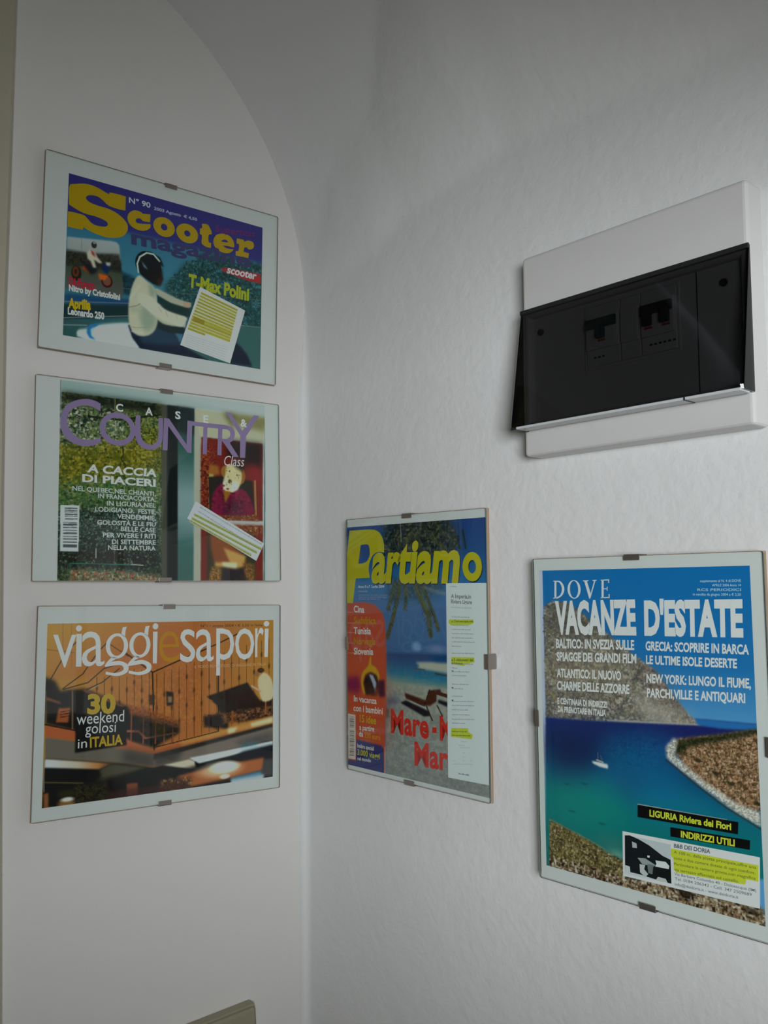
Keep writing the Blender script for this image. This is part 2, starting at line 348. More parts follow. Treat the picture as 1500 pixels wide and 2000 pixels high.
TEXTS[1] = [
 ('issue_text',(158,160,165),'N° 90',[-52.1,78.6,-25.4,79.1,-52.2,85.0],'H',0.02,0),
 ('issue_text',(135,140,160),'2003 Agosto  € 4,50',[-21.0,78.3,35.4,78.8,-20.9,81.8],'H',0.03,0),
 ('red_script',(112,28,84),'Supertest',[60.2,71.6,119.0,78.5,60.2,80.4],'H',0.0,0.25),
 ('badge_text',(205,180,180),'scooter',[77.5,21.7,120.7,21.8,77.7,28.1],'x',0.03,0.2),
 ('yellow_headline',(158,165,20),'T-Max Polini',[25.7,-7.1,109.7,-8.0,26.1,8.2],'H',0.045,0),
 ('masthead_second_line',(52,50,92),'magazine',[-47.7,29.1,111.6,36.3,-48.5,40.2],'x',0.034,0),
 ('caption_text',(172,30,48),'Di-Fuoco',[-118.2,-37.0,-89.3,-36.0,-118.6,-27.7],'H',0.05,0),
 ('caption_text',(175,178,180),'Nitro by Cristofolini',[-118.4,-43.0,-58.9,-41.9,-118.7,-36.3],'H',0.045,0),
 ('yellow_headline',(190,158,10),'Aprilia',[-118.5,-62.9,-93.0,-60.4,-118.5,-52.2],'H',0.05,0),
 ('caption_text',(175,178,180),'Leonardo 250',[-118.6,-70.4,-76.9,-68.7,-118.9,-62.9],'H',0.045,0),
]
GLYPHS[1] = [
 ('masthead',(168,134,10),[-122.1,78.8,-115.9,82.9,-105.9,86.4,-96.4,87.0,-87.6,85.5,-81.0,83.2,-76.1,81.9,-76.1,81.9,-75.7,84.3,-75.7,84.3,-65.6,85.0,-56.1,84.8,-56.1,84.8,-56.0,67.6,-56.0,67.6,-64.2,67.0,-74.1,67.7,-79.0,69.6,-84.0,73.2,-90.4,75.6,-97.6,74.8,-102.1,72.3,-102.5,68.9,-98.1,66.0,-88.5,64.6,-77.2,64.3,-67.3,62.0,-59.0,57.6,-53.8,52.2,-52.4,46.7,-54.3,40.4,-59.9,34.4,-69.6,30.7,-79.3,29.5,-92.1,30.8,-102.5,33.8,-104.1,34.9,-104.1,34.9,-105.6,31.4,-105.6,31.4,-114.1,30.9,-122.6,30.7,-122.6,30.7,-122.6,48.8,-122.6,48.8,-114.7,49.3,-106.2,49.1,-102.2,47.8,-98.1,43.9,-93.3,41.1,-86.1,40.5,-78.9,42.0,-76.4,45.1,-77.9,48.0,-84.0,50.1,-92.8,51.1,-103.1,51.2,-112.6,53.5,-121.8,57.1,-121.8,57.1],[],1),
 ('masthead',(168,134,10),[-44.4,71.1,-36.7,70.7,-35.4,69.3,-35.4,69.3,-25.2,70.9,-25.2,70.9,-25.3,61.3,-25.3,61.3,-33.9,60.4,-37.3,62.6,-41.5,61.8,-43.3,58.6,-41.4,56.3,-35.5,56.6,-24.6,59.0,-24.6,59.0,-25.1,54.2,-31.4,49.2,-39.4,47.9,-47.1,49.8,-51.8,54.4,-53.3,60.8,-50.5,67.0],[],1),
 ('masthead',(168,134,10),[6.4,59.8,6.1,62.5,5.0,65.1,3.4,67.4,1.2,69.3,-1.4,70.8,-4.3,71.7,-7.4,72.0,-10.5,71.7,-13.4,70.8,-16.0,69.3,-18.2,67.4,-19.8,65.1,-20.9,62.5,-21.2,59.8,-20.9,57.1,-19.8,54.6,-18.2,52.3,-16.0,50.3,-13.4,48.9,-10.5,48.0,-7.4,47.7,-4.3,48.0,-1.4,48.9,1.2,50.3,3.4,52.3,5.0,54.6,6.1,57.1],[[-3.2,59.8,-3.3,60.7,-3.6,61.6,-4.1,62.4,-4.8,63.1,-5.6,63.6,-6.5,63.9,-7.4,64.0,-8.3,63.9,-9.2,63.6,-10.0,63.1,-10.7,62.4,-11.2,61.6,-11.5,60.7,-11.6,59.8,-11.5,58.9,-11.2,58.0,-10.7,57.2,-10.0,56.6,-9.2,56.1,-8.3,55.8,-7.4,55.7,-6.5,55.8,-5.6,56.1,-4.8,56.6,-4.1,57.2,-3.6,58.0,-3.3,58.9]],0),
 ('masthead',(168,134,10),[37.3,59.4,36.9,62.1,35.9,64.7,34.2,67.0,31.9,68.9,29.1,70.4,26.0,71.3,22.8,71.6,19.6,71.3,16.5,70.4,13.8,68.9,11.5,67.0,9.8,64.7,8.7,62.1,8.3,59.4,8.7,56.7,9.8,54.2,11.5,51.9,13.8,50.0,16.5,48.5,19.6,47.6,22.8,47.3,26.0,47.6,29.1,48.5,31.9,50.0,34.2,51.9,35.9,54.2,36.9,56.7],[[27.0,59.4,26.9,60.3,26.6,61.1,26.1,61.8,25.4,62.4,24.6,62.9,23.8,63.2,22.8,63.3,21.9,63.2,21.0,62.9,20.2,62.4,19.6,61.8,19.1,61.1,18.8,60.3,18.7,59.4,18.8,58.6,19.1,57.8,19.6,57.1,20.2,56.5,21.0,56.0,21.9,55.7,22.8,55.6,23.8,55.7,24.6,56.0,25.4,56.5,26.1,57.1,26.6,57.8,26.9,58.6]],0),
 ('masthead',(168,134,10),[42.6,76.8,49.7,77.9,52.7,74.5,55.3,70.3,55.7,66.5,55.7,66.5,51.6,64.7,51.8,55.8,55.2,55.4,55.2,55.4,55.0,48.7,55.0,48.7,48.4,48.6,42.7,51.1,42.1,55.3,42.5,59.3,41.9,62.5,39.6,62.9,39.6,62.9,39.7,70.0,39.7,70.0,42.2,71.4,42.6,73.9],[],1),
 ('masthead',(168,134,10),[87.1,57.3,86.2,65.2,80.7,70.6,71.7,71.5,63.4,68.4,59.2,62.7,58.3,56.4,61.7,50.4,69.1,47.0,77.5,47.3,83.8,50.6,86.7,54.9,86.7,54.9,80.5,53.8,75.3,53.9,71.5,55.9,71.5,55.9,79.4,57.0],[[69.6,61.7,73.8,64.5,78.2,63.1,77.7,61.6,70.4,60.6]],1),
 ('masthead',(168,134,10),[90.9,70.2,90.9,70.2,100.6,70.6,101.2,68.5,107.1,71.2,113.7,70.9,115.9,66.6,113.8,62.0,108.4,59.7,105.1,61.7,101.7,59.9,100.9,54.9,100.9,54.9,108.7,54.6,108.7,54.6,107.8,48.0,107.8,48.0,98.9,47.7,89.7,47.2,89.7,47.2,90.1,53.3,93.3,54.3,94.2,62.8,90.5,63.3,90.5,63.3],[],1),
]
PASTED[1] = [
 {'name': 'pasted_clipping','label': 'tilted white paper clipping with yellow highlighted lines','col': (176,176,184),'quad': [41.5,-4.6,104.6,-22.5,84.6,-94.8,17.1,-82.7],'items': [('I',(164,156,44),[43.1,-10.6,94.0,-22.7,93.6,-25.7,42.6,-13.6],1),('B',(112,104,56),[43.7,-12.6,93.4,-25.0],0.91,100),('I',(172,166,50),[41.7,-14.7,93.0,-26.5,92.7,-29.5,41.2,-17.6],1),('B',(112,104,56),[42.3,-16.6,92.5,-28.8],0.91,101),('I',(172,166,50),[40.3,-18.7,92.1,-30.3,91.8,-33.4,39.8,-21.7],1),('B',(112,104,56),[40.9,-20.7,91.6,-32.6],0.91,102),('I',(164,156,44),[38.9,-22.7,91.2,-34.1,90.8,-37.1,38.5,-25.7],1),('B',(112,104,56),[39.5,-24.7,90.7,-36.4],0.91,103),('I',(172,166,50),[37.6,-26.8,90.3,-37.9,89.9,-40.9,37.1,-29.7],1),('B',(112,104,56),[38.2,-28.7,89.8,-40.2],0.91,104),('I',(172,166,50),[36.2,-30.8,89.4,-41.7,89.0,-44.7,35.7,-33.7],1),('B',(112,104,56),[36.8,-32.7,88.9,-44.0],0.91,105),('I',(164,156,44),[34.9,-34.8,88.5,-45.5,88.1,-48.5,34.4,-37.7],1),('B',(112,104,56),[35.5,-36.7,88.0,-47.7],0.91,106),('I',(172,166,50),[33.5,-38.8,87.6,-49.3,87.2,-52.3,33.0,-41.7],1),('B',(112,104,56),[34.1,-40.7,87.0,-51.5],0.9,107),('I',(172,166,50),[32.1,-42.3,86.7,-52.5,86.3,-56.6,31.7,-46.2],1),('B',(112,104,56),[32.7,-44.7,86.1,-55.3],0.9,108),('I',(164,156,44),[30.8,-46.2,85.8,-56.3,85.4,-60.3,30.4,-50.2],1),('B',(112,104,56),[31.4,-48.7,85.2,-59.0],0.9,109),('I',(172,166,50),[29.5,-50.7,84.9,-60.6,84.5,-63.6,29.0,-53.7],1),('B',(112,104,56),[30.1,-52.7,84.3,-62.8],0.9,110),('I',(172,166,50),[28.1,-54.2,84.0,-63.8,83.6,-67.8,27.7,-58.1],1),('B',(112,104,56),[28.7,-56.7,83.4,-66.6],0.9,111),('I',(164,156,44),[26.8,-58.7,50.0,-62.6,49.7,-65.5,26.3,-61.6],1),('B',(112,104,56),[27.4,-60.6,49.5,-64.7],0.9,112),('I',(150,130,26),[34.3,-43.5,48.8,-46.6,47.8,-52.0,32.6,-49.7],1),('B',(140,142,150),[25.0,-68.8,82.5,-75.3],0.77,130),('B',(140,142,150),[24.5,-71.3,81.6,-78.6],0.77,131),('B',(140,142,150),[24.1,-73.8,80.6,-81.9],0.77,132),('B',(140,142,150),[23.6,-76.3,79.7,-85.2],0.77,133),('B',(140,142,150),[23.1,-78.8,78.8,-88.4],0.77,134),('B',(140,142,150),[22.6,-81.4,77.9,-91.7],0.77,135)]},
]
FRAMES[2] = dict(c=[-0.20371, -0.02002, 0.13282], u=[0.99938, -0.03517, 0.00054], v=[0.0003, 0.02402, 0.99971], w=0.3000, h=0.2274)
OPS[2] = [
 ('P',(150,162,160),[-122.4,113.2,135.4,111.6,131.4,-117.8,-126.2,-114.2],0,1,0),
 ('G',[(0,(150,160,158)),(1,(126,150,146))],[-122.4,113.2,135.4,111.6,134.0,96.9,-122.1,96.7],[-20.3,113.3,-22.3,95.6],0.5,1),
 ('N',[(34,52,30),(92,104,40),(140,140,70),(60,84,44)],[-121.6,97.7,-4.5,96.6,-5.0,-116.4,-125.3,-114.2],6,0,1,11,2.2),
 ('N',[(20,26,22),(40,60,50),(150,152,130),(96,110,60)],[-121.5,90.9,-48.7,87.4,-60.3,38.2,-121.2,36.8],9,6,0.85,12,2.6),
 ('N',[(96,96,14),(122,112,14),(60,72,24),(150,138,40)],[-123.1,36.6,-7.5,48.8,-7.4,14.1,-123.2,-13.0],10,9,0.9,13,2.4),
 ('N',[(40,84,40),(64,98,50),(34,60,36),(100,112,64)],[-123.4,-5.4,-5.3,14.2,-5.2,-30.4,-123.8,-33.8],7,9,0.85,14,2.3),
 ('N',[(20,32,30),(30,54,46),(64,92,84),(22,30,28)],[-124.7,-33.9,-31.9,-19.6,-5.2,-24.3,-5.0,-108.5,-125.4,-106.8],5,8,0.92,15,2.4),
 ('S',[(150,148,120),(110,124,60),(70,84,40),(170,168,150),(34,44,34),(60,96,66)],[-120.1,81.3,-48.7,79.4,-48.4,39.2,-120.3,36.9],900,1.5,1),
 ('S',[(150,132,24),(120,112,16),(80,90,26),(166,150,40),(50,60,24)],[-123.5,38.5,-6.5,59.2,-7.0,14.1,-123.2,-13.0],1500,1.5,2),
 ('S',[(150,150,36),(110,110,26),(30,40,26)],[-32.4,64.9,-6.5,69.5,-6.4,42.8,-40.3,35.9],400,1.4,3),
 ('S',[(50,96,50),(80,116,60),(30,56,36),(120,132,80),(90,110,40)],[-123.4,-5.4,-7.0,14.1,-6.2,-34.5,-123.8,-35.7],1600,1.3,4),
 ('S',[(90,120,104),(50,84,70),(18,26,26),(120,140,124),(30,60,50),(24,34,32)],[-124.7,-33.9,-6.2,-28.4,-6.1,-78.6,-124.9,-80.8],1500,1.1,5),
 ('P',(24,28,26),[-121.6,97.7,-5.5,96.5,-5.5,84.0,-64.6,85.3,-121.5,88.0],4,0.9,0),
 ('L',(20,22,18),[-91.7,72.7,-56.6,72.5,-5.5,84.0],2.2,1,0.8),
 ('L',(20,24,20),[-52.4,40.8,-51.3,32.9,-54.3,26.7,-48.2,19.2],1.4,0.8,0.8),
 ('P',(18,24,22),[-125.8,-82.7,-78.6,-76.1,-7.1,-78.6,-6.0,-104.5,-78.4,-93.3,-124.7,-95.7],6,0.9,0),
 ('N',[(150,70,40),(120,110,70),(60,90,50),(160,60,50),(120,130,100)],[-110.4,-102.1,-97.1,-100.1,-63.0,-101.8,-11.2,-106.5,-6.0,-113.4,-110.3,-112.0],4,2,0.95,16,1.4),
 ('S',[(40,70,60),(90,104,84),(20,26,26),(70,90,50)],[-124.9,-80.8,-6.1,-76.6,-6.0,-112.4,-124.8,-110.9],500,1.1,6),
 ('S',[(176,84,50),(130,126,80),(70,100,60),(170,60,56),(150,150,120)],[-110.4,-101.5,-63.0,-101.2,-11.1,-108.5,-6.0,-113.4,-110.3,-112.0],260,1.3,7),
 ('L',(40,110,90),[-110.2,-94.0,-27.5,-95.1],1,0.3,1),
 ('L',(40,100,84),[-109.8,-94.0,-109.6,-110.9],0.8,0.3,1),
 ('L',(40,100,84),[-97.1,-102.0,-27.4,-103.6],0.6,0.3,1),
 ('L',(130,140,130),[-41.5,-94.5,-27.5,-95.5],1.2,0.3,1),
 ('L',(90,60,50),[-60.9,-75.7,-60.7,-98.9],0.6,0.3,1),
 ('L',(150,150,135),[-81.8,-77.1,-81.7,-87.6],1,0.5,1),
 ('L',(110,124,110),[-39.5,-95.3,-41.1,-91.0],1,0.4,1),
 ('L',(110,112,40),[-61.6,97.1,-62.2,71.9],0.9,0.3,1),
 ('L',(34,92,78),[-78.4,-95.6,-78.3,-104.8],0.5,0.3,0.7),
 ('L',(34,92,78),[-63.0,-95.5,-62.9,-104.7],0.5,0.3,0.7),
 ('L',(34,92,78),[-47.4,-95.3,-47.3,-104.7],0.5,0.3,0.7),
 ('L',(34,92,78),[-39.5,-95.3,-39.4,-104.6],0.5,0.3,0.7),
 ('P',(66,66,54),[-6.0,96.8,3.4,96.5,3.3,-116.4,-5.4,-116.4],0.4,1,0),
 ('P',(24,30,30),[0.8,96.6,15.4,96.8,15.5,-116.4,1.3,-116.4],0.8,1,0),
 ('G',[(0,(30,48,48)),(0.25,(40,84,76)),(0.5,(110,138,140)),(0.62,(110,138,140)),(0.8,(48,96,90)),(1,(52,92,84))],[14.1,96.2,35.9,95.9,34.7,-116.5,14.2,-116.4],[24.5,97.8,23.3,-116.5],0.8,1),
 ('P',(24,36,38),[14.1,96.2,35.9,95.9,35.8,63.2,14.1,65.3],1.6,0.85,0),
 ('P',(150,150,130),[35.9,95.9,44.3,95.8,42.0,-116.5,34.2,-116.5],0.4,1,0),
 ('P',(160,158,128),[35.9,95.9,131.5,94.9,129.4,61.0,75.8,62.7,42.0,62.7],0.5,1,0),
 ('P',(104,98,44),[78.2,95.3,131.5,94.9,130.1,76.5,89.7,81.3],3,0.7,0),
 ('P',(88,84,44),[71.4,95.6,89.8,95.0,87.3,72.4],3,0.7,0),
 ('P',(120,34,26),[44.2,61.9,127.5,60.4,126.4,-38.5,43.5,-39.6],0.4,1,0),
 ('N',[(110,30,24),(150,60,26),(90,24,24),(150,40,32)],[44.2,53.4,71.1,53.7,57.4,14.4,50.6,-36.2,43.5,-36.5],3,1.5,0.9,17,1),
 ('P',(26,22,22),[78.0,60.7,127.5,60.8,124.7,27.7,103.3,28.3,98.7,38.8,77.9,39.3],4,0.9,0),
 ('P',(150,28,36),[105.8,35.0,122.4,31.9,124.5,5.8,112.6,9.4],4,0.7,0),
 ('P',(160,90,30),[54.1,28.9,66.5,27.7,68.7,17.3,52.9,14.1],1.5,1,0),
 ('P',(170,150,70),[52.5,17.2,60.8,16.7,59.6,12.0,52.9,12.4],0.8,1,0),
 ('P',(38,34,30),[53.4,13.1,73.2,15.5,112.6,11.6,115.1,-29.3,54.6,-32.9],0.6,1,0),
 ('L',(120,90,40),[53.0,16.2,54.1,-34.0],1.0,0.4,1),
 ('L',(150,110,56),[116.2,11.8,116.9,-31.4],2.6,0.5,1),
 ('N',[(140,64,26),(110,44,24),(150,100,50)],[52.8,-33.0,116.9,-30.3,121.6,-38.7,50.5,-38.7],3,0.8,1,18,1),
 ('P',(124,18,52),[57.2,-27.6,58.2,-10.8,64.1,0.1,72.7,6.9,77.6,-5.5,96.1,0.9,106.6,-6.0,112.3,-18.6,112.2,-30.5,56.8,-32.8],0.8,1,1),
 ('P',(50,34,46),[73.0,-12.1,79.9,-13.9,98.3,-15.1,100.5,-31.0,72.9,-32.1],3,0.7,0),
 ('E',(150,96,34),[76.0,21.0,6.0,7.7],0.8,1),
 ('E',(150,90,30),[96.7,17.0,6.1,10.3],1,1),
 ('P',(190,176,120),[77.8,28.6,87.0,30.3,95.1,26.6,98.1,17.1,95.0,4.0,84.5,-4.1,75.4,-3.5,72.7,3.7,75.5,15.6],0.8,1,1),
 ('P',(200,192,160),[73.6,11.2,77.8,17.9,80.0,3.1,77.6,-5.5,73.1,-1.5],1.2,1,0),
 ('P',(205,196,170),[84.6,9.8,92.7,8.2,92.6,-0.4,81.1,-5.7],1.2,1,0),
 ('E',(60,56,60),[81.5,22.0,1.1,1.1],0.8,0.8),
 ('E',(60,56,60),[91.6,18.0,1.4,1.3],0.8,0.8),
 ('E',(70,54,40),[81.8,9.2,2.5,2.6],1.4,0.9),
 ('S',[(206,190,140),(150,110,56),(190,150,90),(220,210,180)],[75.6,28.4,95.1,26.6,98.0,8.5,81.1,-4.2,72.7,3.7],70,1.0,21),
 ('S',[(150,60,30),(90,26,22),(170,84,36),(60,24,22)],[44.2,53.4,55.3,52.3,52.8,-36.1,43.5,-36.5],160,1.4,22),
 ('S',[(96,14,40),(140,26,60),(60,14,30)],[58.2,-10.8,73.1,4.8,110.0,-12.3,109.9,-29.5,58.1,-29.6],160,1.6,23),
 ('P',(150,96,20),[73.1,-2.6,83.4,-3.5,75.3,-18.3],0.7,1,0),
 ('P',(24,24,26),[84.8,34.4,103.4,30.5,98.6,22.5,89.3,27.3],2,0.8,0),
 ('P',(150,152,150),[42.2,-40.3,126.8,-39.6,126.8,-43.5,42.2,-44.8],0.4,1,0),
 ('P',(118,36,28),[43.5,-45.8,126.8,-43.9,126.0,-116.7,42.9,-116.5],0.4,1,0),
 ('P',(54,50,34),[51.6,-46.5,115.5,-51.8,115.6,-116.7,51.4,-116.5],0.8,1,0),
 ('N',[(150,70,30),(120,50,30),(160,120,60)],[72.9,-44.1,126.3,-43.9,123.8,-56.9,88.7,-53.7],3,2,0.9,19,1),
 ('P',(150,70,30),[54.9,-56.8,72.8,-60.5,102.4,-83.0,99.9,-97.8,61.4,-93.9,57.0,-77.4],2,0.9,0),
 ('P',(196,148,70),[72.7,-73.0,102.4,-83.0,99.9,-95.6,90.7,-98.9,61.4,-96.0,61.4,-90.8,81.6,-91.6],1.2,0.95,0),
 ('P',(206,196,150),[70.4,-90.7,90.8,-91.5,89.6,-98.9,72.6,-95.9],1,1,0),
 ('P',(44,34,40),[70.3,-96.9,88.4,-98.9,109.2,-95.6,111.4,-116.7,70.2,-116.6],1.6,0.9,0),
 ('N',[(170,110,40),(130,80,30),(180,140,80)],[57.0,-96.0,70.3,-98.0,68.0,-116.6,52.5,-116.5],3,1.5,0.9,20,1),
 ('N',[(160,100,44),(110,70,30)],[97.7,-89.4,113.9,-93.4,113.7,-116.7,104.4,-116.7],3,1.5,0.8,21,1),
 ('L',(120,28,30),[121.5,-46.2,120.3,-116.7],2,0.5,1),
 ('L',(40,92,84),[131.8,98.9,127.6,-116.7],1.4,0.3,1),
 ('P',(168,174,176),[-121.2,-29.9,-100.5,-29.3,-101.1,-80.7,-120.9,-80.7],0.3,1,0),
 ('P',(52,56,62),[-116.5,-32.5,-102.7,-32.1,-102.7,-33.4,-116.5,-33.9],0.15,0.85,0),
 ('P',(52,56,62),[-116.5,-35.0,-102.6,-34.6,-102.6,-35.7,-116.5,-36.1],0.15,0.85,0),
 ('P',(52,56,62),[-116.5,-36.9,-102.6,-36.5,-102.6,-37.2,-116.5,-37.7],0.15,0.85,0),
 ('P',(52,56,62),[-116.4,-39.2,-102.6,-38.8,-102.6,-40.3,-116.4,-40.7],0.15,0.85,0),
 ('P',(52,56,62),[-116.4,-41.6,-102.6,-41.3,-102.5,-42.0,-116.4,-42.4],0.15,0.85,0),
 ('P',(52,56,62),[-116.4,-44.5,-102.5,-44.1,-102.5,-45.3,-116.4,-45.6],0.15,0.85,0),
 ('P',(52,56,62),[-118.1,-48.7,-103.0,-48.3,-103.0,-49.1,-118.1,-49.4],0.15,0.85,0),
 ('P',(52,56,62),[-118.1,-50.2,-103.0,-49.8,-103.0,-52.1,-118.1,-52.5],0.15,0.85,0),
 ('P',(52,56,62),[-118.1,-54.0,-103.0,-53.6,-102.9,-54.8,-118.0,-55.1],0.15,0.85,0),
 ('P',(52,56,62),[-118.0,-57.2,-102.9,-56.9,-102.9,-57.8,-118.0,-58.1],0.15,0.85,0),
 ('P',(52,56,62),[-118.0,-60.0,-102.9,-59.7,-102.8,-61.6,-117.9,-61.9],0.15,0.85,0),
 ('P',(52,56,62),[-117.9,-64.1,-102.8,-63.9,-102.8,-64.7,-117.9,-64.9],0.15,0.85,0),
 ('P',(52,56,62),[-117.9,-66.6,-102.8,-66.4,-102.8,-67.7,-117.8,-67.9],0.15,0.85,0),
 ('P',(52,56,62),[-117.8,-70.1,-102.7,-70.0,-102.7,-71.1,-117.8,-71.3],0.15,0.85,0),
 ('P',(52,56,62),[-117.8,-73.1,-102.7,-73.0,-102.7,-76.4,-117.7,-76.5],0.15,0.85,0),
]
TEXTS[2] = [
 ('spaced_letters',(184,188,190),'C',[-60.7,82.5,-52.3,82.4,-60.7,90.9],'H',0.03,0),
 ('spaced_letters',(184,188,190),'A',[-25.9,81.8,-16.8,81.8,-25.9,90.4],'H',0.03,0),
 ('spaced_letters',(184,188,190),'S',[10.9,81.2,17.8,80.9,10.9,90.0],'H',0.03,0),
 ('spaced_letters',(184,188,190),'E',[46.9,80.1,53.6,79.8,46.9,89.1],'H',0.03,0),
 ('spaced_letters',(184,188,190),'&',[96.7,80.3,105.7,80.1,96.8,89.4],'H',0.03,0),
 ('script_word',(184,188,190),'Class',[73.3,28.6,102.9,29.3,74.3,41.1],'H',-0.004,0.2),
 ('headline',(184,188,190),'A CACCIA',[-92.9,8.9,-12.0,8.9,-91.8,17.5],'H',0.035,0),
 ('headline',(184,188,190),'DI PIACERI',[-98.0,-2.3,-13.0,-2.9,-98.1,5.8],'H',0.035,0),
 ('body_text',(160,166,166),'NEL QUEBEC,NEL CHIANTI,',[-108.5,-12.9,-12.9,-14.2,-108.6,-7.9],'H',0.02,0),
 ('body_text',(160,166,166),'IN FRANCIACORTA,',[-80.1,-19.8,-12.9,-20.7,-80.2,-14.8],'H',0.02,0),
 ('body_text',(160,166,166),'IN LIGURIA,NEL',[-69.9,-27.8,-12.9,-27.7,-69.9,-22.8],'H',0.02,0),
 ('body_text',(160,166,166),'LODIGIANO.  FESTE,',[-83.2,-35.1,-12.8,-35.6,-83.3,-30.0],'H',0.02,0),
 ('body_text',(160,166,166),'VENDEMMIE,',[-58.0,-42.2,-12.8,-42.8,-58.1,-37.1],'H',0.02,0),
 ('body_text',(160,166,166),'GOLOSITÀ E LE PIÙ',[-80.8,-50.0,-12.8,-50.0,-80.8,-45.0],'H',0.02,0),
 ('body_text',(160,166,166),'BELLE CASE',[-54.0,-56.5,-12.8,-56.8,-54.0,-51.4],'H',0.02,0),
 ('body_text',(160,166,166),'PER VIVERE I RITI',[-74.1,-64.1,-12.7,-64.0,-74.2,-59.0],'H',0.02,0),
 ('body_text',(160,166,166),'DI SETTEMBRE',[-64.0,-71.5,-12.7,-71.2,-64.1,-66.5],'H',0.02,0),
 ('body_text',(160,166,166),'NELLA NATURA',[-68.2,-78.2,-12.7,-78.1,-68.3,-73.2],'H',0.02,0),
]
GLYPHS[2] = [
 ('masthead',(118,98,138),[-78.3,88.7,-78.3,88.7,-84.7,91.6,-95.3,92.6,-107.5,88.9,-116.0,83.0,-121.4,73.4,-122.7,62.6,-120.7,52.2,-114.6,43.9,-105.1,39.4,-93.8,38.4,-84.1,40.8,-77.5,44.1,-77.5,44.1,-78.0,50.8,-78.0,50.8,-86.0,46.5,-95.6,45.6,-105.2,48.3,-112.2,55.7,-115.3,64.3,-114.6,72.4,-109.1,80.2,-98.7,84.5,-88.2,84.3,-78.5,80.0,-78.5,80.0],[],1),
 ('masthead',(118,98,138),[-37.3,61.4,-37.8,65.8,-39.4,69.9,-41.9,73.6,-45.2,76.7,-49.2,79.0,-53.6,80.5,-58.3,81.0,-63.0,80.5,-67.4,79.0,-71.4,76.7,-74.7,73.6,-77.3,69.9,-78.8,65.8,-79.3,61.4,-78.8,57.1,-77.3,52.9,-74.7,49.2,-71.4,46.2,-67.4,43.8,-63.0,42.4,-58.3,41.9,-53.6,42.4,-49.2,43.8,-45.2,46.2,-41.9,49.2,-39.4,52.9,-37.8,57.1],[[-43.6,61.4,-44.0,64.4,-45.1,67.2,-46.8,69.8,-49.1,71.9,-51.9,73.5,-55.0,74.4,-58.3,74.8,-61.6,74.4,-64.7,73.5,-67.5,71.9,-69.8,69.8,-71.6,67.2,-72.6,64.4,-73.0,61.4,-72.6,58.5,-71.6,55.6,-69.8,53.1,-67.5,51.0,-64.7,49.4,-61.6,48.4,-58.3,48.1,-55.0,48.4,-51.9,49.4,-49.1,51.0,-46.8,53.1,-45.1,55.6,-44.0,58.5]],0),
 ('masthead',(118,98,138),[-37.2,79.8,-37.2,79.8,-31.6,80.0,-31.6,80.0,-31.5,60.8,-28.6,50.8,-20.1,46.4,-13.4,49.4,-10.1,57.2,-9.8,79.9,-9.8,79.9,-4.3,79.8,-4.3,79.8,-4.7,54.9,-9.5,44.5,-19.1,40.4,-29.5,42.3,-36.1,49.2,-38.0,60.2],[],1),
 ('masthead',(118,98,138),[-2.9,80.4,3.2,80.1,25.4,50.4,26.5,80.2,32.8,80.1,31.4,40.7,26.4,41.0,2.2,71.2,1.3,41.4,-4.6,41.4],[],0),
 ('masthead',(118,98,138),[32.2,79.8,76.4,79.7,76.4,74.3,52.4,74.2,51.3,40.5,45.9,40.6,46.9,74.5,32.2,74.7],[],0),
 ('masthead',(118,98,138),[66.5,78.7,66.5,78.7,78.6,79.4,86.4,76.5,89.1,70.0,86.8,62.0,81.8,58.0,81.8,58.0,93.9,40.9,93.9,40.9,86.7,40.3,86.7,40.3,73.0,57.7,71.3,57.5,70.7,40.9,70.7,40.9,65.3,41.1,65.3,41.1],[[72.2,74.1,72.2,74.1,78.6,74.2,82.4,71.0,81.8,65.2,77.4,62.2,71.7,62.2,71.7,62.2]],1),
 ('masthead',(118,98,138),[76.5,96.3,83.1,96.0,99.2,74.7,115.4,96.3,122.9,96.1,104.3,67.8,102.7,40.5,95.6,40.2,96.4,68.1],[],0),
]
PASTED[2] = [
 {'name': 'pasted_clipping','label': 'narrow tilted paper clipping with highlighted lines','col': (166,168,176),'quad': [36.8,-17.7,128.1,-66.7,116.8,-88.6,26.0,-39.0],'items': [('B',(122,124,134),[41.7,-24.9,124.1,-68.2],1.46,150),('B',(122,124,134),[39.7,-30.1,117.8,-72.9],1.46,151),('I',(158,162,80),[34.8,-32.1,124.6,-72.1,123.7,-75.4,34.1,-35.3],1),('B',(104,108,72),[35.4,-34.5,123.5,-74.7],1.45,152),('I',(158,162,80),[32.0,-36.8,118.3,-76.6,117.4,-79.9,31.2,-40.0],1),('B',(104,108,72),[32.5,-39.2,117.2,-79.2],1.45,153),('I',(160,160,104),[29.6,-40.0,110.5,-79.9,109.6,-83.2,28.8,-43.2],1),('B',(104,108,72),[30.2,-42.4,109.5,-82.4],1.45,154)]},
]
FRAMES[3] = dict(c=[-0.19642, -0.01346, -0.1229], u=[0.99993, 0.00036, -0.0114], v=[0.0114, 0.01239, 0.99986], w=0.3000, h=0.2274)
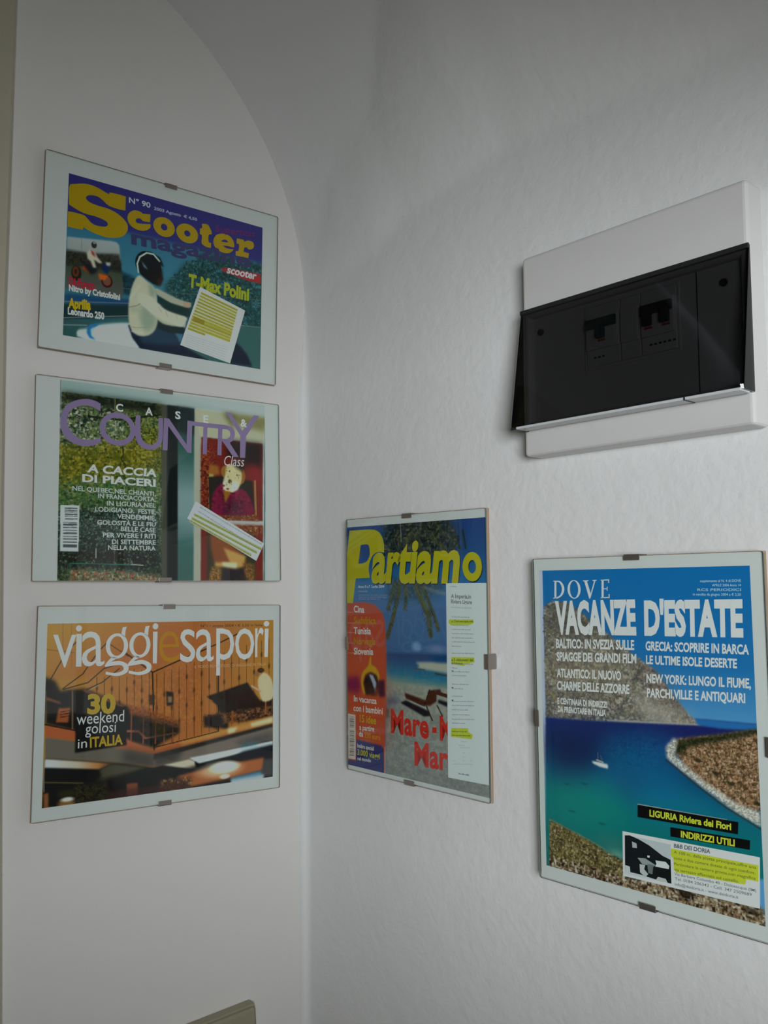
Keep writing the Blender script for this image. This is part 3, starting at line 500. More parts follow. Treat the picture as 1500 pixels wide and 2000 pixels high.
OPS[3] = [
 ('G',[(0,(190,132,44)),(0.25,(192,116,44)),(0.6,(186,100,44)),(1,(186,124,40))],[-142.1,97.0,143.7,97.0,143.3,-100.7,-139.1,-102.5],[-140.7,52.3,142.7,40.0],0,1),
 ('G',[(0,(196,140,46)),(1,(186,96,44))],[-142.1,97.0,16.8,97.6,17.7,45.5,-140.1,33.8],[-106.5,94.6,-81.8,38.3],3,0.6),
 ('L',(150,82,30),[-139.7,67.1,-109.4,62.3],0.8,0.4,1),
 ('N',[(190,118,44),(176,92,44),(196,130,50)],[-48.0,44.4,40.0,44.5,41.1,-33.2,-46.0,-41.1],8,6,0.28,31,1),
 ('L',(150,88,34),[-122.6,94.8,-121.2,47.7],0.6,0.4,0.7),
 ('L',(150,88,34),[-113.2,94.7,-111.8,47.3],0.6,0.4,0.7),
 ('L',(74,46,24),[-83.6,34.5,-82.2,-18.8],0.75,0.35,0.85),
 ('P',(60,34,20),[-84.3,23.1,-82.4,25.7,-82.3,20.3,-83.8,19.3],0.6,0.8,0),
 ('P',(60,34,20),[-83.5,-9.2,-81.6,-6.7,-81.5,-12.0,-83.0,-13.0],0.6,0.8,0),
 ('L',(74,46,24),[-75.2,34.1,-73.8,-19.5],0.75,0.35,0.85),
 ('P',(60,34,20),[-75.4,4.1,-73.5,6.6,-73.4,1.2,-74.9,0.2],0.6,0.8,0),
 ('P',(60,34,20),[-75.5,7.9,-73.6,10.4,-73.5,5.1,-75.0,4.0],0.6,0.8,0),
 ('L',(74,46,24),[-66.7,33.6,-65.3,-20.2],0.75,0.35,0.85),
 ('P',(60,34,20),[-67.4,21.3,-65.4,23.9,-65.3,18.5,-66.9,17.5],0.6,0.8,0),
 ('P',(60,34,20),[-66.6,-11.3,-64.6,-8.8,-64.5,-14.2,-66.1,-15.2],0.6,0.8,0),
 ('L',(74,46,24),[-58.0,33.2,-56.8,-20.9],0.75,0.35,0.85),
 ('P',(60,34,20),[-58.3,2.1,-56.4,4.6,-56.2,-0.8,-57.8,-1.8],0.6,0.8,0),
 ('P',(60,34,20),[-58.4,5.9,-56.5,8.5,-56.3,3.1,-57.9,2.1],0.6,0.8,0),
 ('L',(74,46,24),[-49.3,32.7,-48.1,-21.7],0.75,0.35,0.85),
 ('P',(60,34,20),[-50.1,19.5,-48.1,22.1,-48.0,16.7,-49.6,15.6],0.6,0.8,0),
 ('P',(60,34,20),[-49.3,-13.4,-47.3,-10.9,-47.2,-16.3,-48.8,-17.3],0.6,0.8,0),
 ('L',(74,46,24),[-40.8,41.6,-39.3,-22.4],0.75,0.35,0.85),
 ('P',(60,34,20),[-41.5,27.7,-39.5,30.4,-39.4,24.9,-41.0,23.8],0.6,0.8,0),
 ('P',(60,34,20),[-40.7,-5.5,-38.7,-2.9,-38.6,-8.4,-40.2,-9.4],0.6,0.8,0),
 ('L',(74,46,24),[-31.8,40.3,-30.5,-23.1],0.75,0.35,0.85),
 ('P',(60,34,20),[-32.1,5.7,-30.1,8.4,-30.0,2.9,-31.6,1.8],0.6,0.8,0),
 ('P',(60,34,20),[-32.4,18.1,-30.4,20.7,-30.3,15.2,-31.9,14.2],0.6,0.8,0),
 ('L',(74,46,24),[-22.8,39.1,-21.6,-23.9],0.75,0.35,0.85),
 ('P',(60,34,20),[-22.7,-16.8,-20.7,-14.2,-20.6,-19.7,-22.2,-20.7],0.6,0.8,0),
 ('P',(60,34,20),[-23.0,-5.4,-20.9,-2.8,-20.8,-8.3,-22.5,-9.3],0.6,0.8,0),
 ('L',(74,46,24),[-13.7,34.4,-12.1,-47.5],0.75,0.35,0.85),
 ('P',(60,34,20),[-14.0,-3.3,-11.9,-0.7,-11.8,-6.2,-13.5,-7.3],0.6,0.8,0),
 ('P',(60,34,20),[-13.3,-36.8,-11.3,-34.3,-11.2,-39.8,-12.8,-40.8],0.6,0.8,0),
 ('L',(74,46,24),[-4.5,36.7,-3.0,-46.1],0.75,0.35,0.85),
 ('P',(60,34,20),[-4.6,-19.3,-2.5,-16.7,-2.4,-22.3,-4.1,-23.3],0.6,0.8,0),
 ('P',(60,34,20),[-5.2,11.7,-3.1,14.4,-3.0,8.8,-4.7,7.7],0.6,0.8,0),
 ('L',(74,46,24),[4.7,39.0,6.2,-44.7],0.75,0.35,0.85),
 ('P',(60,34,20),[4.9,-35.8,7.0,-33.2,7.1,-38.8,5.4,-39.8],0.6,0.8,0),
 ('P',(60,34,20),[4.4,-4.3,6.5,-1.7,6.6,-7.3,4.9,-8.4],0.6,0.8,0),
 ('L',(74,46,24),[14.0,41.3,15.4,-43.3],0.75,0.35,0.85),
 ('P',(60,34,20),[13.4,13.7,15.5,16.4,15.6,10.7,13.9,9.6],0.6,0.8,0),
 ('P',(60,34,20),[14.0,-20.5,16.1,-17.9,16.2,-23.5,14.5,-24.5],0.6,0.8,0),
 ('L',(74,46,24),[23.4,43.7,24.8,-41.8],0.75,0.35,0.85),
 ('P',(60,34,20),[23.1,-2.5,25.2,0.1,25.3,-5.5,23.6,-6.6],0.6,0.8,0),
 ('P',(60,34,20),[22.5,30.3,24.7,33.1,24.8,27.4,23.1,26.2],0.6,0.8,0),
 ('L',(74,46,24),[33.0,46.1,34.3,-40.4],0.75,0.35,0.85),
 ('P',(60,34,20),[32.8,-18.9,35.0,-16.2,35.1,-21.9,33.3,-23.0],0.6,0.8,0),
 ('P',(60,34,20),[32.3,14.5,34.5,17.2,34.6,11.5,32.8,10.4],0.6,0.8,0),
 ('L',(74,46,24),[42.6,48.6,43.9,-38.9],0.75,0.35,0.85),
 ('P',(60,34,20),[41.7,33.3,43.9,36.1,44.0,30.3,42.2,29.2],0.6,0.8,0),
 ('P',(60,34,20),[42.2,-1.5,44.4,1.2,44.5,-4.6,42.7,-5.7],0.6,0.8,0),
 ('L',(74,46,24),[52.4,51.0,53.5,-37.4],0.75,0.35,0.85),
 ('P',(60,34,20),[51.7,17.3,53.9,20.1,54.0,14.3,52.2,13.2],0.6,0.8,0),
 ('P',(60,34,20),[52.1,-17.6,54.4,-15.0,54.5,-20.7,52.7,-21.8],0.6,0.8,0),
 ('L',(74,46,24),[62.3,53.5,63.3,-35.9],0.75,0.35,0.85),
 ('P',(60,34,20),[61.7,2.0,64.0,4.7,64.1,-1.1,62.2,-2.2],0.6,0.8,0),
 ('P',(60,34,20),[61.3,37.5,63.6,40.3,63.7,34.4,61.8,33.3],0.6,0.8,0),
 ('L',(74,46,24),[72.3,56.0,73.3,-34.3],0.75,0.35,0.85),
 ('P',(60,34,20),[71.9,-14.3,74.2,-11.6,74.2,-17.4,72.4,-18.5],0.6,0.8,0),
 ('P',(60,34,20),[71.5,21.7,73.8,24.5,73.8,18.6,72.0,17.5],0.6,0.8,0),
 ('L',(74,46,24),[82.4,58.5,83.3,-32.8],0.75,0.35,0.85),
 ('P',(60,34,20),[81.3,41.5,83.7,44.3,83.7,38.4,81.9,37.3],0.6,0.8,0),
 ('P',(60,34,20),[81.7,5.8,84.0,8.6,84.1,2.7,82.2,1.6],0.6,0.8,0),
 ('L',(74,46,24),[92.6,61.1,93.4,-31.2],0.75,0.35,0.85),
 ('P',(60,34,20),[91.7,25.5,94.1,28.4,94.1,22.5,92.2,21.3],0.6,0.8,0),
 ('P',(60,34,20),[92.0,-10.3,94.4,-7.5,94.5,-13.4,92.6,-14.5],0.6,0.8,0),
 ('L',(74,46,24),[102.9,63.7,103.7,-29.6],0.75,0.35,0.85),
 ('P',(60,34,20),[102.2,9.5,104.6,12.3,104.6,6.3,102.7,5.2],0.6,0.8,0),
 ('P',(60,34,20),[101.8,47.5,104.2,50.4,104.3,44.4,102.4,43.2],0.6,0.8,0),
 ('L',(74,46,24),[113.4,66.4,114.1,-28.0],0.75,0.35,0.85),
 ('P',(60,34,20),[112.7,-6.8,115.1,-3.9,115.2,-9.9,113.2,-11.0],0.6,0.8,0),
 ('P',(60,34,20),[112.4,31.8,114.8,34.7,114.9,28.7,112.9,27.5],0.6,0.8,0),
 ('L',(74,46,24),[124.0,69.0,124.6,-26.4],0.75,0.35,0.85),
 ('P',(60,34,20),[122.8,52.6,125.3,55.6,125.3,49.5,123.4,48.3],0.6,0.8,0),
 ('P',(60,34,20),[123.1,16.0,125.5,18.9,125.6,12.9,123.6,11.7],0.6,0.8,0),
 ('L',(74,46,24),[134.7,71.7,135.2,-24.7],0.75,0.35,0.85),
 ('P',(60,34,20),[133.6,38.1,136.1,41.0,136.1,34.9,134.1,33.7],0.6,0.8,0),
 ('P',(60,34,20),[133.8,1.4,136.3,4.2,136.3,-1.8,134.3,-3.0],0.6,0.8,0),
 ('L',(40,32,22),[-18.8,37.1,-14.9,-51.9],1.8,0.4,1),
 ('L',(44,36,28),[64.7,43.4,65.7,-37.4],2,0.4,1),
 ('L',(52,36,24),[-54.5,62.3,-18.8,36.7,13.2,48.7,42.0,58.9,67.2,68.5,97.9,81.5],1.5,0.4,1),
 ('L',(100,56,30),[-72.8,72.6,-48.2,56.2],1,0.4,1),
 ('L',(70,52,36),[-138.5,26.3,-127.7,46.2,-117.0,64.5,-106.0,75.5],1.3,0.4,1),
 ('L',(70,52,36),[-120.5,24.3,-99.2,39.1,-82.4,63.2,-72.8,72.6],1.3,0.4,1),
 ('L',(70,52,36),[-120.5,23.4,-93.2,29.3,-76.0,43.7,-58.2,48.7],1.3,0.4,1),
 ('L',(70,52,36),[-119.5,21.5,-98.7,20.2,-77.6,28.5,-58.1,42.9],1.3,0.4,1),
 ('L',(160,140,96),[-123.2,21.7,-98.6,17.4,-79.5,26.7],0.9,0.4,1),
 ('P',(26,26,24),[-139.9,37.5,-129.1,33.2,-123.2,21.7,-96.9,22.9,-47.0,-0.5,14.4,-22.9,14.6,-34.9,-15.0,-49.0,-44.1,-39.4,-48.2,-35.1,-83.9,-29.9,-138.3,-12.2],1.6,1,0),
 ('P',(120,66,44),[-98.8,23.0,-53.1,1.9,-46.9,-3.4,-53.0,-1.0,-98.7,20.2],0.8,1,0),
 ('P',(130,70,46),[-139.3,17.2,-122.9,10.2,-121.9,7.7,-139.1,13.5],0.7,1,0),
 ('N',[(170,92,40),(150,70,34)],[-47.0,1.5,-24.3,-4.1,14.4,-20.9,14.5,-28.9,-15.6,-20.5,-44.8,-8.4],4,1,0.9,32,1),
 ('L',(150,76,44),[-42.9,-0.8,-42.8,-41.4],1.6,0.5,1),
 ('L',(150,76,44),[-28.5,-1.8,-28.4,-42.8],1.6,0.5,1),
 ('L',(150,76,44),[-13.8,-2.9,-13.8,-44.2],1.6,0.5,1),
 ('L',(150,76,44),[-3.2,-3.6,-3.2,-45.2],1.6,0.5,1),
 ('L',(150,76,44),[7.6,-4.4,7.5,-46.2],1.6,0.5,1),
 ('L',(160,84,50),[-47.4,-27.5,-34.1,-28.7,-25.7,-37.2],2.4,0.5,1),
 ('L',(150,76,44),[-25.7,-37.2,10.3,-34.6],1.8,0.5,1),
 ('N',[(34,28,24),(64,44,30)],[-40.6,-10.6,-24.1,-11.9,14.5,-24.9,14.6,-34.9,-11.0,-40.5,-40.2,-30.1],4,2,0.6,33,1),
 ('P',(170,80,36),[-124.5,3.6,-111.9,3.3,-113.1,-5.0,-113.9,-12.4,-126.9,-11.3],0.8,1,0),
 ('L',(60,30,20),[-122.6,-0.6,-113.3,0.2],0.9,0.3,1),
 ('L',(60,30,20),[-122.5,-3.4,-113.2,-2.6],0.9,0.3,1),
 ('L',(60,30,20),[-122.4,-6.1,-113.1,-5.4],0.9,0.3,1),
 ('L',(110,84,60),[-110.1,20.9,-108.8,-24.0],1.6,0.5,1),
 ('L',(90,70,50),[-138.3,22.7,-137.3,-10.5],1,0.5,1),
 ('P',(40,32,30),[49.6,4.9,104.5,18.3,121.7,-4.1,123.0,-10.6,86.9,-20.6,68.2,-17.0,63.4,-6.4],0.7,1,0),
 ('P',(36,28,26),[63.6,-16.7,79.8,-15.8,78.9,-36.5,67.2,-33.5],1,1,0),
 ('P',(38,28,26),[86.8,-12.2,140.3,-1.0,140.4,-24.7,91.7,-29.3],1.2,1,0),
 ('N',[(40,26,24),(90,56,36),(150,90,44)],[45.4,-17.3,140.4,-11.8,140.4,-24.7,45.5,-31.6],4,1.4,0.9,34,1),
 ('L',(150,80,30),[84.5,-16.2,84.2,-28.7],3,0.6,1),
 ('L',(160,84,40),[130.4,-2.5,130.5,-21.8],2,0.6,1),
 ('P',(40,30,30),[47.6,-19.5,68.2,-17.0,73.0,-27.7,63.8,-34.2,47.8,-29.8],1,1,0),
 ('L',(190,110,50),[45.1,3.1,57.6,-0.6],0.6,0.3,0.8),
 ('L',(190,110,50),[45.1,-1.0,57.7,-4.7],0.6,0.3,0.8),
 ('L',(190,110,50),[45.2,-5.1,57.7,-8.8],0.6,0.3,0.8),
 ('L',(190,110,50),[45.2,-9.2,57.8,-12.9],0.6,0.3,0.8),
 ('L',(190,110,50),[45.3,-13.2,57.8,-17.1],0.6,0.3,0.8),
 ('P',(200,176,132),[119.1,19.6,126.5,28.9,135.2,25.2,140.3,14.1,140.3,-3.2,127.9,-6.6,122.9,0.1],0.8,1,1),
 ('E',(70,44,30),[123.2,32.3,5.0,3.0],0.6,1),
 ('E',(150,96,60),[117.8,28.2,3.0,3.0],0.8,1),
 ('L',(190,150,110),[122.9,6.5,110.6,13.7],2.4,0.6,1),
 ('P',(50,40,32),[-1.8,14.2,7.3,12.7,7.6,-2.4,-0.6,-2.8],0.5,1,0),
 ('P',(150,110,70),[0.5,8.1,5.7,7.7,5.8,0.7,0.6,1.1],0.8,1,0),
 ('P',(60,42,32),[-22.9,11.6,-15.1,11.1,-15.5,-0.8,-22.2,-0.3],0.9,0.8,0),
 ('P',(188,88,44),[-138.3,-12.6,-80.1,-28.0,-52.2,-34.8,-16.0,-51.8,41.2,-43.4,87.1,-36.2,140.4,-25.8,140.5,-34.4,77.8,-42.6,-15.9,-56.1,-52.0,-46.3,-83.7,-37.9,-137.9,-25.9],0.6,1,0),
 ('P',(200,140,60),[14.8,-44.9,77.7,-35.4,140.4,-26.9,140.5,-33.7,77.8,-41.6,19.2,-49.3],1.2,0.85,0),
 ('P',(210,200,150),[77.7,-35.4,91.8,-34.5,87.1,-40.4,78.9,-41.7],1,0.9,0),
 ('P',(212,198,150),[108.5,-31.7,140.4,-26.4,140.5,-32.9,111.0,-36.1],1.2,0.85,0),
 ('L',(40,30,24),[-138.3,-12.6,-80.0,-28.8],1.4,0.4,1),
 ('L',(50,30,22),[-16.0,-48.9,66.1,-37.5],1,0.4,1),
 ('P',(98,90,78),[-137.9,-25.9,-83.7,-37.9,-15.9,-56.1,-15.6,-69.4,-51.6,-62.5,-137.2,-47.8],0.6,1,0),
 ('P',(52,46,40),[-52.0,-46.3,-15.9,-56.1,-15.6,-71.3,-51.6,-62.5],5,0.8,0),
 ('P',(112,98,88),[-15.9,-56.7,77.8,-43.7,140.5,-36.5,140.6,-54.7,64.1,-61.9,-15.6,-71.3],0.6,1,0),
 ('P',(46,42,38),[-15.9,-56.1,41.3,-48.4,140.5,-34.4,140.5,-38.7,41.4,-53.5,-15.8,-62.5],0.9,1,0),
 ('P',(50,46,42),[-15.9,-57.7,19.3,-53.3,15.2,-66.8,-15.6,-71.3],4,0.8,0),
 ('P',(52,56,60),[87.2,-51.8,140.5,-44.0,140.6,-56.8,99.1,-59.2],3,0.5,0),
 ('P',(24,24,24),[-137.2,-47.8,-51.6,-62.5,-15.6,-71.3,64.1,-61.9,140.6,-54.7,143.8,-101.8,-139.0,-103.4],0.6,1,0),
 ('G',[(0,(180,184,190)),(0.5,(180,164,140)),(0.8,(190,120,60)),(1,(90,60,40))],[-137.2,-48.7,-63.6,-61.2,-78.1,-65.9,-137.6,-57.7],[-137.4,-54.1,-65.5,-63.9],0.6,1),
 ('P',(72,68,52),[-78.1,-65.9,-63.5,-61.8,-22.9,-70.5,-74.9,-76.0],1,1,0),
 ('L',(84,70,40),[-137.1,-73.1,-96.0,-78.7],1.4,0.8,1),
 ('P',(80,72,50),[-82.7,-75.0,-33.2,-70.3,-43.3,-74.0,-76.8,-79.5],2,0.5,0),
 ('P',(190,176,150),[-4.1,-69.7,28.3,-66.2,34.9,-68.9,37.7,-79.3,11.0,-73.3],0.8,1,0),
 ('P',(190,206,212),[28.2,-65.2,140.6,-55.8,140.6,-61.1,41.6,-72.7],0.9,1,0),
 ('P',(40,110,140),[94.4,-56.6,120.8,-55.0,118.4,-58.5,96.8,-60.0],2,0.7,0),
 ('P',(22,30,36),[99.2,-64.4,140.6,-60.0,140.7,-72.8,82.7,-72.0],1.6,1,0),
 ('P',(30,26,26),[15.3,-77.7,39.4,-74.5,75.8,-71.3,46.2,-81.2,19.8,-82.2],2,1,0),
 ('P',(180,92,44),[13.3,-84.4,53.0,-79.0,128.3,-74.7,129.6,-89.6,83.0,-94.6,28.7,-98.2],1.5,1,0),
 ('E',(240,236,226),[74.7,-80.4,17.5,6.2],4,1),
 ('E',(236,222,180),[69.0,-82.8,25.7,8.2],7,0.6),
 ('E',(230,220,190),[74.8,-91.6,6.0,2.5],2,1),
 ('P',(60,130,170),[83.0,-94.6,128.4,-90.5,128.4,-95.8,83.0,-97.7],1,1,0),
 ('P',(60,60,60),[128.3,-76.8,140.7,-77.1,140.8,-98.3,123.5,-97.3],1.2,1,0),
 ('P',(150,170,180),[83.0,-96.3,128.4,-94.8,128.4,-100.0,83.0,-99.8],1,1,0),
 ('N',[(110,56,34),(60,36,26),(190,140,70)],[-8.0,-85.8,33.0,-86.7,31.0,-100.4,-7.7,-99.5],5,2,0.9,35,1),
 ('P',(132,64,38),[-47.0,-85.4,-33.9,-85.6,-33.6,-98.1,-46.3,-98.8],0.5,1,0),
 ('P',(66,36,34),[-68.7,-90.8,19.9,-92.1,33.2,-98.7,-42.7,-101.7,-72.3,-102.5],2,0.7,0),
 ('P',(142,78,40),[-137.5,-84.8,-132.5,-84.5,-132.0,-99.9,-137.0,-100.6],0.8,1,0),
 ('P',(66,62,24),[-123.7,-84.7,-101.4,-85.7,-105.1,-90.8,-121.7,-89.5],3,0.8,0),
 ('E',(240,236,220),[-112.4,-94.2,6.3,2.4],2.2,1),
 ('P',(170,110,50),[-121.6,-95.0,-103.0,-95.6,-104.8,-100.9,-122.3,-100.3],2,0.8,0),
 ('N',[(24,26,24),(70,60,30),(20,20,20)],[-105.4,-79.7,-69.0,-80.4,-70.4,-102.7,-102.9,-101.1],4,2,0.7,36,1),
 ('P',(16,16,18),[-106.0,-3.7,-49.0,0.1,-48.0,-42.8,-105.4,-45.6],0.4,1,0),
 ('L',(120,120,110),[-138.3,-48.6,-137.2,-83.0],0.7,0.4,1),
]
TEXTS[3] = [
 ('masthead_letter',(190,196,198),'v',[-132.1,47.6,-107.0,46.9,-132.7,83.2],'x',-0.006,0),
 ('masthead_letter',(190,196,198),'a',[-100.9,47.5,-75.5,46.8,-101.7,85.1],'x',-0.004,0),
 ('masthead_small_e',(196,128,20),'e',[-11.4,47.3,13.8,47.2,-11.8,83.7],'x',-0.01,0),
 ('masthead_letter',(190,196,198),'s',[15.1,47.2,34.4,46.7,14.6,85.2],'x',-0.002,0),
 ('masthead_letter',(190,196,198),'a',[35.0,47.3,58.4,46.8,34.6,84.7],'x',-0.002,0),
 ('masthead_letter',(190,196,198),'p',[61.8,48.0,85.9,47.5,61.5,85.7],'x',-0.002,0),
 ('masthead_letter',(190,196,198),'o',[87.1,47.2,113.7,46.6,87.0,84.7],'x',-0.002,0),
 ('masthead_letter',(190,196,198),'r',[114.9,48.7,127.0,48.7,114.9,84.7],'x',-0.002,0),
 ('issue_text',(96,60,36),'N°1 • estate 2004 • € 3,50 in Italia',[41.0,87.5,125.5,87.1,41.0,90.5],'H',0.01,0),
 ('subtitle_text',(200,150,100),'IL MODO PIÙ GUSTOSO DI VIAGGIARE IN ITALIA',[33.4,39.1,130.7,38.0,33.4,42.4],'H',0.0,0),
 ('yellow_headline',(190,150,24),'30',[-93.4,-4.1,-61.4,-5.6,-93.5,15.4],'H',0.045,0),
 ('yellow_headline',(190,150,24),'ITALIA',[-89.4,-41.3,-52.3,-41.3,-89.7,-30.7],'H',0.03,0),
 ('headline',(190,196,198),'weekend',[-104.7,-15.8,-51.5,-16.1,-104.7,-7.6],'x',0.0,0),
 ('headline',(190,196,198),'golosi',[-94.9,-26.5,-60.7,-26.9,-94.8,-18.8],'x',0.0,0),
 ('headline',(190,196,198),'in',[-102.7,-41.1,-92.7,-41.0,-102.7,-34.4],'x',0.0,0),
]
GLYPHS[3] = [
 ('masthead_letter',(190,196,198),[-101.8,89.1,-101.8,89.8,-102.1,90.5,-102.5,91.2,-103.0,91.7,-103.6,92.1,-104.3,92.4,-105.0,92.5,-105.7,92.4,-106.4,92.1,-107.0,91.7,-107.6,91.2,-107.9,90.5,-108.2,89.8,-108.3,89.1,-108.2,88.3,-107.9,87.6,-107.6,86.9,-107.0,86.4,-106.4,86.0,-105.7,85.7,-105.0,85.6,-104.3,85.7,-103.6,86.0,-103.0,86.4,-102.5,86.9,-102.1,87.6,-101.8,88.3],[],0),
 ('masthead_letter',(190,196,198),[-107.5,83.0,-101.7,82.9,-101.1,47.0,-107.2,47.3],[],0),
 ('masthead_letter',(190,196,198),[-48.6,68.3,-49.0,71.5,-49.9,74.5,-51.4,77.2,-53.5,79.5,-55.9,81.2,-58.7,82.2,-61.5,82.6,-64.4,82.2,-67.1,81.2,-69.6,79.5,-71.6,77.2,-73.1,74.5,-74.1,71.5,-74.4,68.3,-74.1,65.1,-73.1,62.1,-71.6,59.4,-69.6,57.2,-67.1,55.5,-64.4,54.4,-61.5,54.1,-58.7,54.4,-55.9,55.5,-53.5,57.2,-51.4,59.4,-49.9,62.1,-49.0,65.1],[[-53.4,68.3,-53.6,70.8,-54.2,73.1,-55.2,75.2,-56.5,76.9,-58.0,78.3,-59.7,79.1,-61.5,79.4,-63.3,79.1,-65.0,78.3,-66.6,76.9,-67.9,75.2,-68.8,73.1,-69.4,70.8,-69.6,68.3,-69.4,65.9,-68.8,63.5,-67.9,61.4,-66.6,59.7,-65.0,58.4,-63.3,57.6,-61.5,57.3,-59.7,57.6,-58.0,58.4,-56.5,59.7,-55.2,61.4,-54.2,63.5,-53.6,65.9]],0),
 ('masthead_letter',(190,196,198),[-56.6,81.3,-55.4,89.2,-55.4,89.2,-50.6,89.8,-50.6,89.8,-51.9,85.4,-52.7,78.5],[],1),
 ('masthead_letter',(190,196,198),[-66.9,56.0,-61.7,54.8,-68.6,50.6,-68.6,50.6,-58.3,51.5,-49.6,47.9,-47.4,42.7,-50.3,37.4,-60.7,34.7,-73.9,37.2,-73.9,37.2,-73.5,40.3,-73.5,40.3,-63.6,38.2,-55.2,39.9,-53.3,43.5,-58.2,46.9,-74.1,45.4,-74.1,45.4,-74.6,48.1],[],1),
 ('masthead_letter',(190,196,198),[-21.9,68.6,-22.3,71.8,-23.2,74.9,-24.7,77.6,-26.7,79.9,-29.1,81.6,-31.8,82.7,-34.6,83.1,-37.4,82.7,-40.1,81.6,-42.5,79.9,-44.5,77.6,-46.0,74.9,-46.9,71.8,-47.2,68.6,-46.9,65.4,-46.0,62.3,-44.5,59.5,-42.5,57.2,-40.1,55.5,-37.4,54.4,-34.6,54.1,-31.8,54.4,-29.1,55.5,-26.7,57.2,-24.7,59.5,-23.2,62.3,-22.3,65.4],[[-26.7,68.6,-26.9,71.1,-27.4,73.4,-28.4,75.6,-29.6,77.3,-31.1,78.7,-32.8,79.5,-34.6,79.8,-36.4,79.5,-38.0,78.7,-39.5,77.3,-40.8,75.6,-41.7,73.4,-42.3,71.1,-42.5,68.6,-42.3,66.1,-41.7,63.7,-40.8,61.6,-39.5,59.8,-38.0,58.5,-36.4,57.6,-34.6,57.4,-32.8,57.6,-31.1,58.5,-29.6,59.8,-28.4,61.6,-27.4,63.7,-26.9,66.1]],0),
 ('masthead_letter',(190,196,198),[-29.5,81.8,-28.2,89.8,-28.2,89.8,-23.2,90.4,-23.2,90.4,-24.6,85.9,-25.5,78.9],[],1),
 ('masthead_letter',(190,196,198),[-40.2,56.0,-34.8,54.9,-42.0,50.5,-42.0,50.5,-31.3,51.5,-22.4,47.8,-20.1,42.6,-23.1,37.1,-33.9,34.4,-47.4,37.0,-47.4,37.0,-47.0,40.2,-47.0,40.2,-36.9,38.0,-28.1,39.7,-26.2,43.3,-31.2,46.8,-47.6,45.2,-47.6,45.2,-48.2,48.0],[],1),
 ('masthead_letter',(190,196,198),[-12.8,89.6,-12.9,90.4,-13.1,91.1,-13.5,91.8,-14.1,92.4,-14.7,92.8,-15.5,93.1,-16.2,93.2,-17.0,93.1,-17.7,92.8,-18.3,92.4,-18.9,91.8,-19.3,91.1,-19.5,90.4,-19.6,89.6,-19.5,88.8,-19.3,88.0,-18.9,87.3,-18.3,86.7,-17.7,86.3,-17.0,86.0,-16.2,86.0,-15.5,86.0,-14.7,86.3,-14.1,86.7,-13.5,87.3,-13.1,88.0,-12.9,88.8],[],0),
 ('masthead_letter',(190,196,198),[-19.1,83.3,-13.6,83.4,-13.9,46.8,-18.6,47.0],[],0),
 ('masthead_letter',(190,196,198),[135.0,90.0,134.9,90.8,134.6,91.5,134.1,92.2,133.5,92.7,132.8,93.1,131.9,93.4,131.0,93.4,130.2,93.4,129.3,93.1,128.6,92.7,128.0,92.2,127.5,91.5,127.2,90.8,127.1,90.0,127.2,89.2,127.5,88.5,128.0,87.9,128.6,87.3,129.3,86.9,130.2,86.7,131.0,86.6,131.9,86.7,132.8,86.9,133.5,87.3,134.1,87.9,134.6,88.5,134.9,89.2],[],0),
 ('masthead_letter',(190,196,198),[128.6,83.9,134.1,84.0,133.1,48.5,128.2,48.5],[],0),
]
PASTED[3] = [
]
FRAMES[4] = dict(c=[0.00015, -0.22147, -0.05929], u=[0.08605, -0.99615, -0.01688], v=[-0.00876, -0.0177, 0.99981], w=0.2276, h=0.3000)
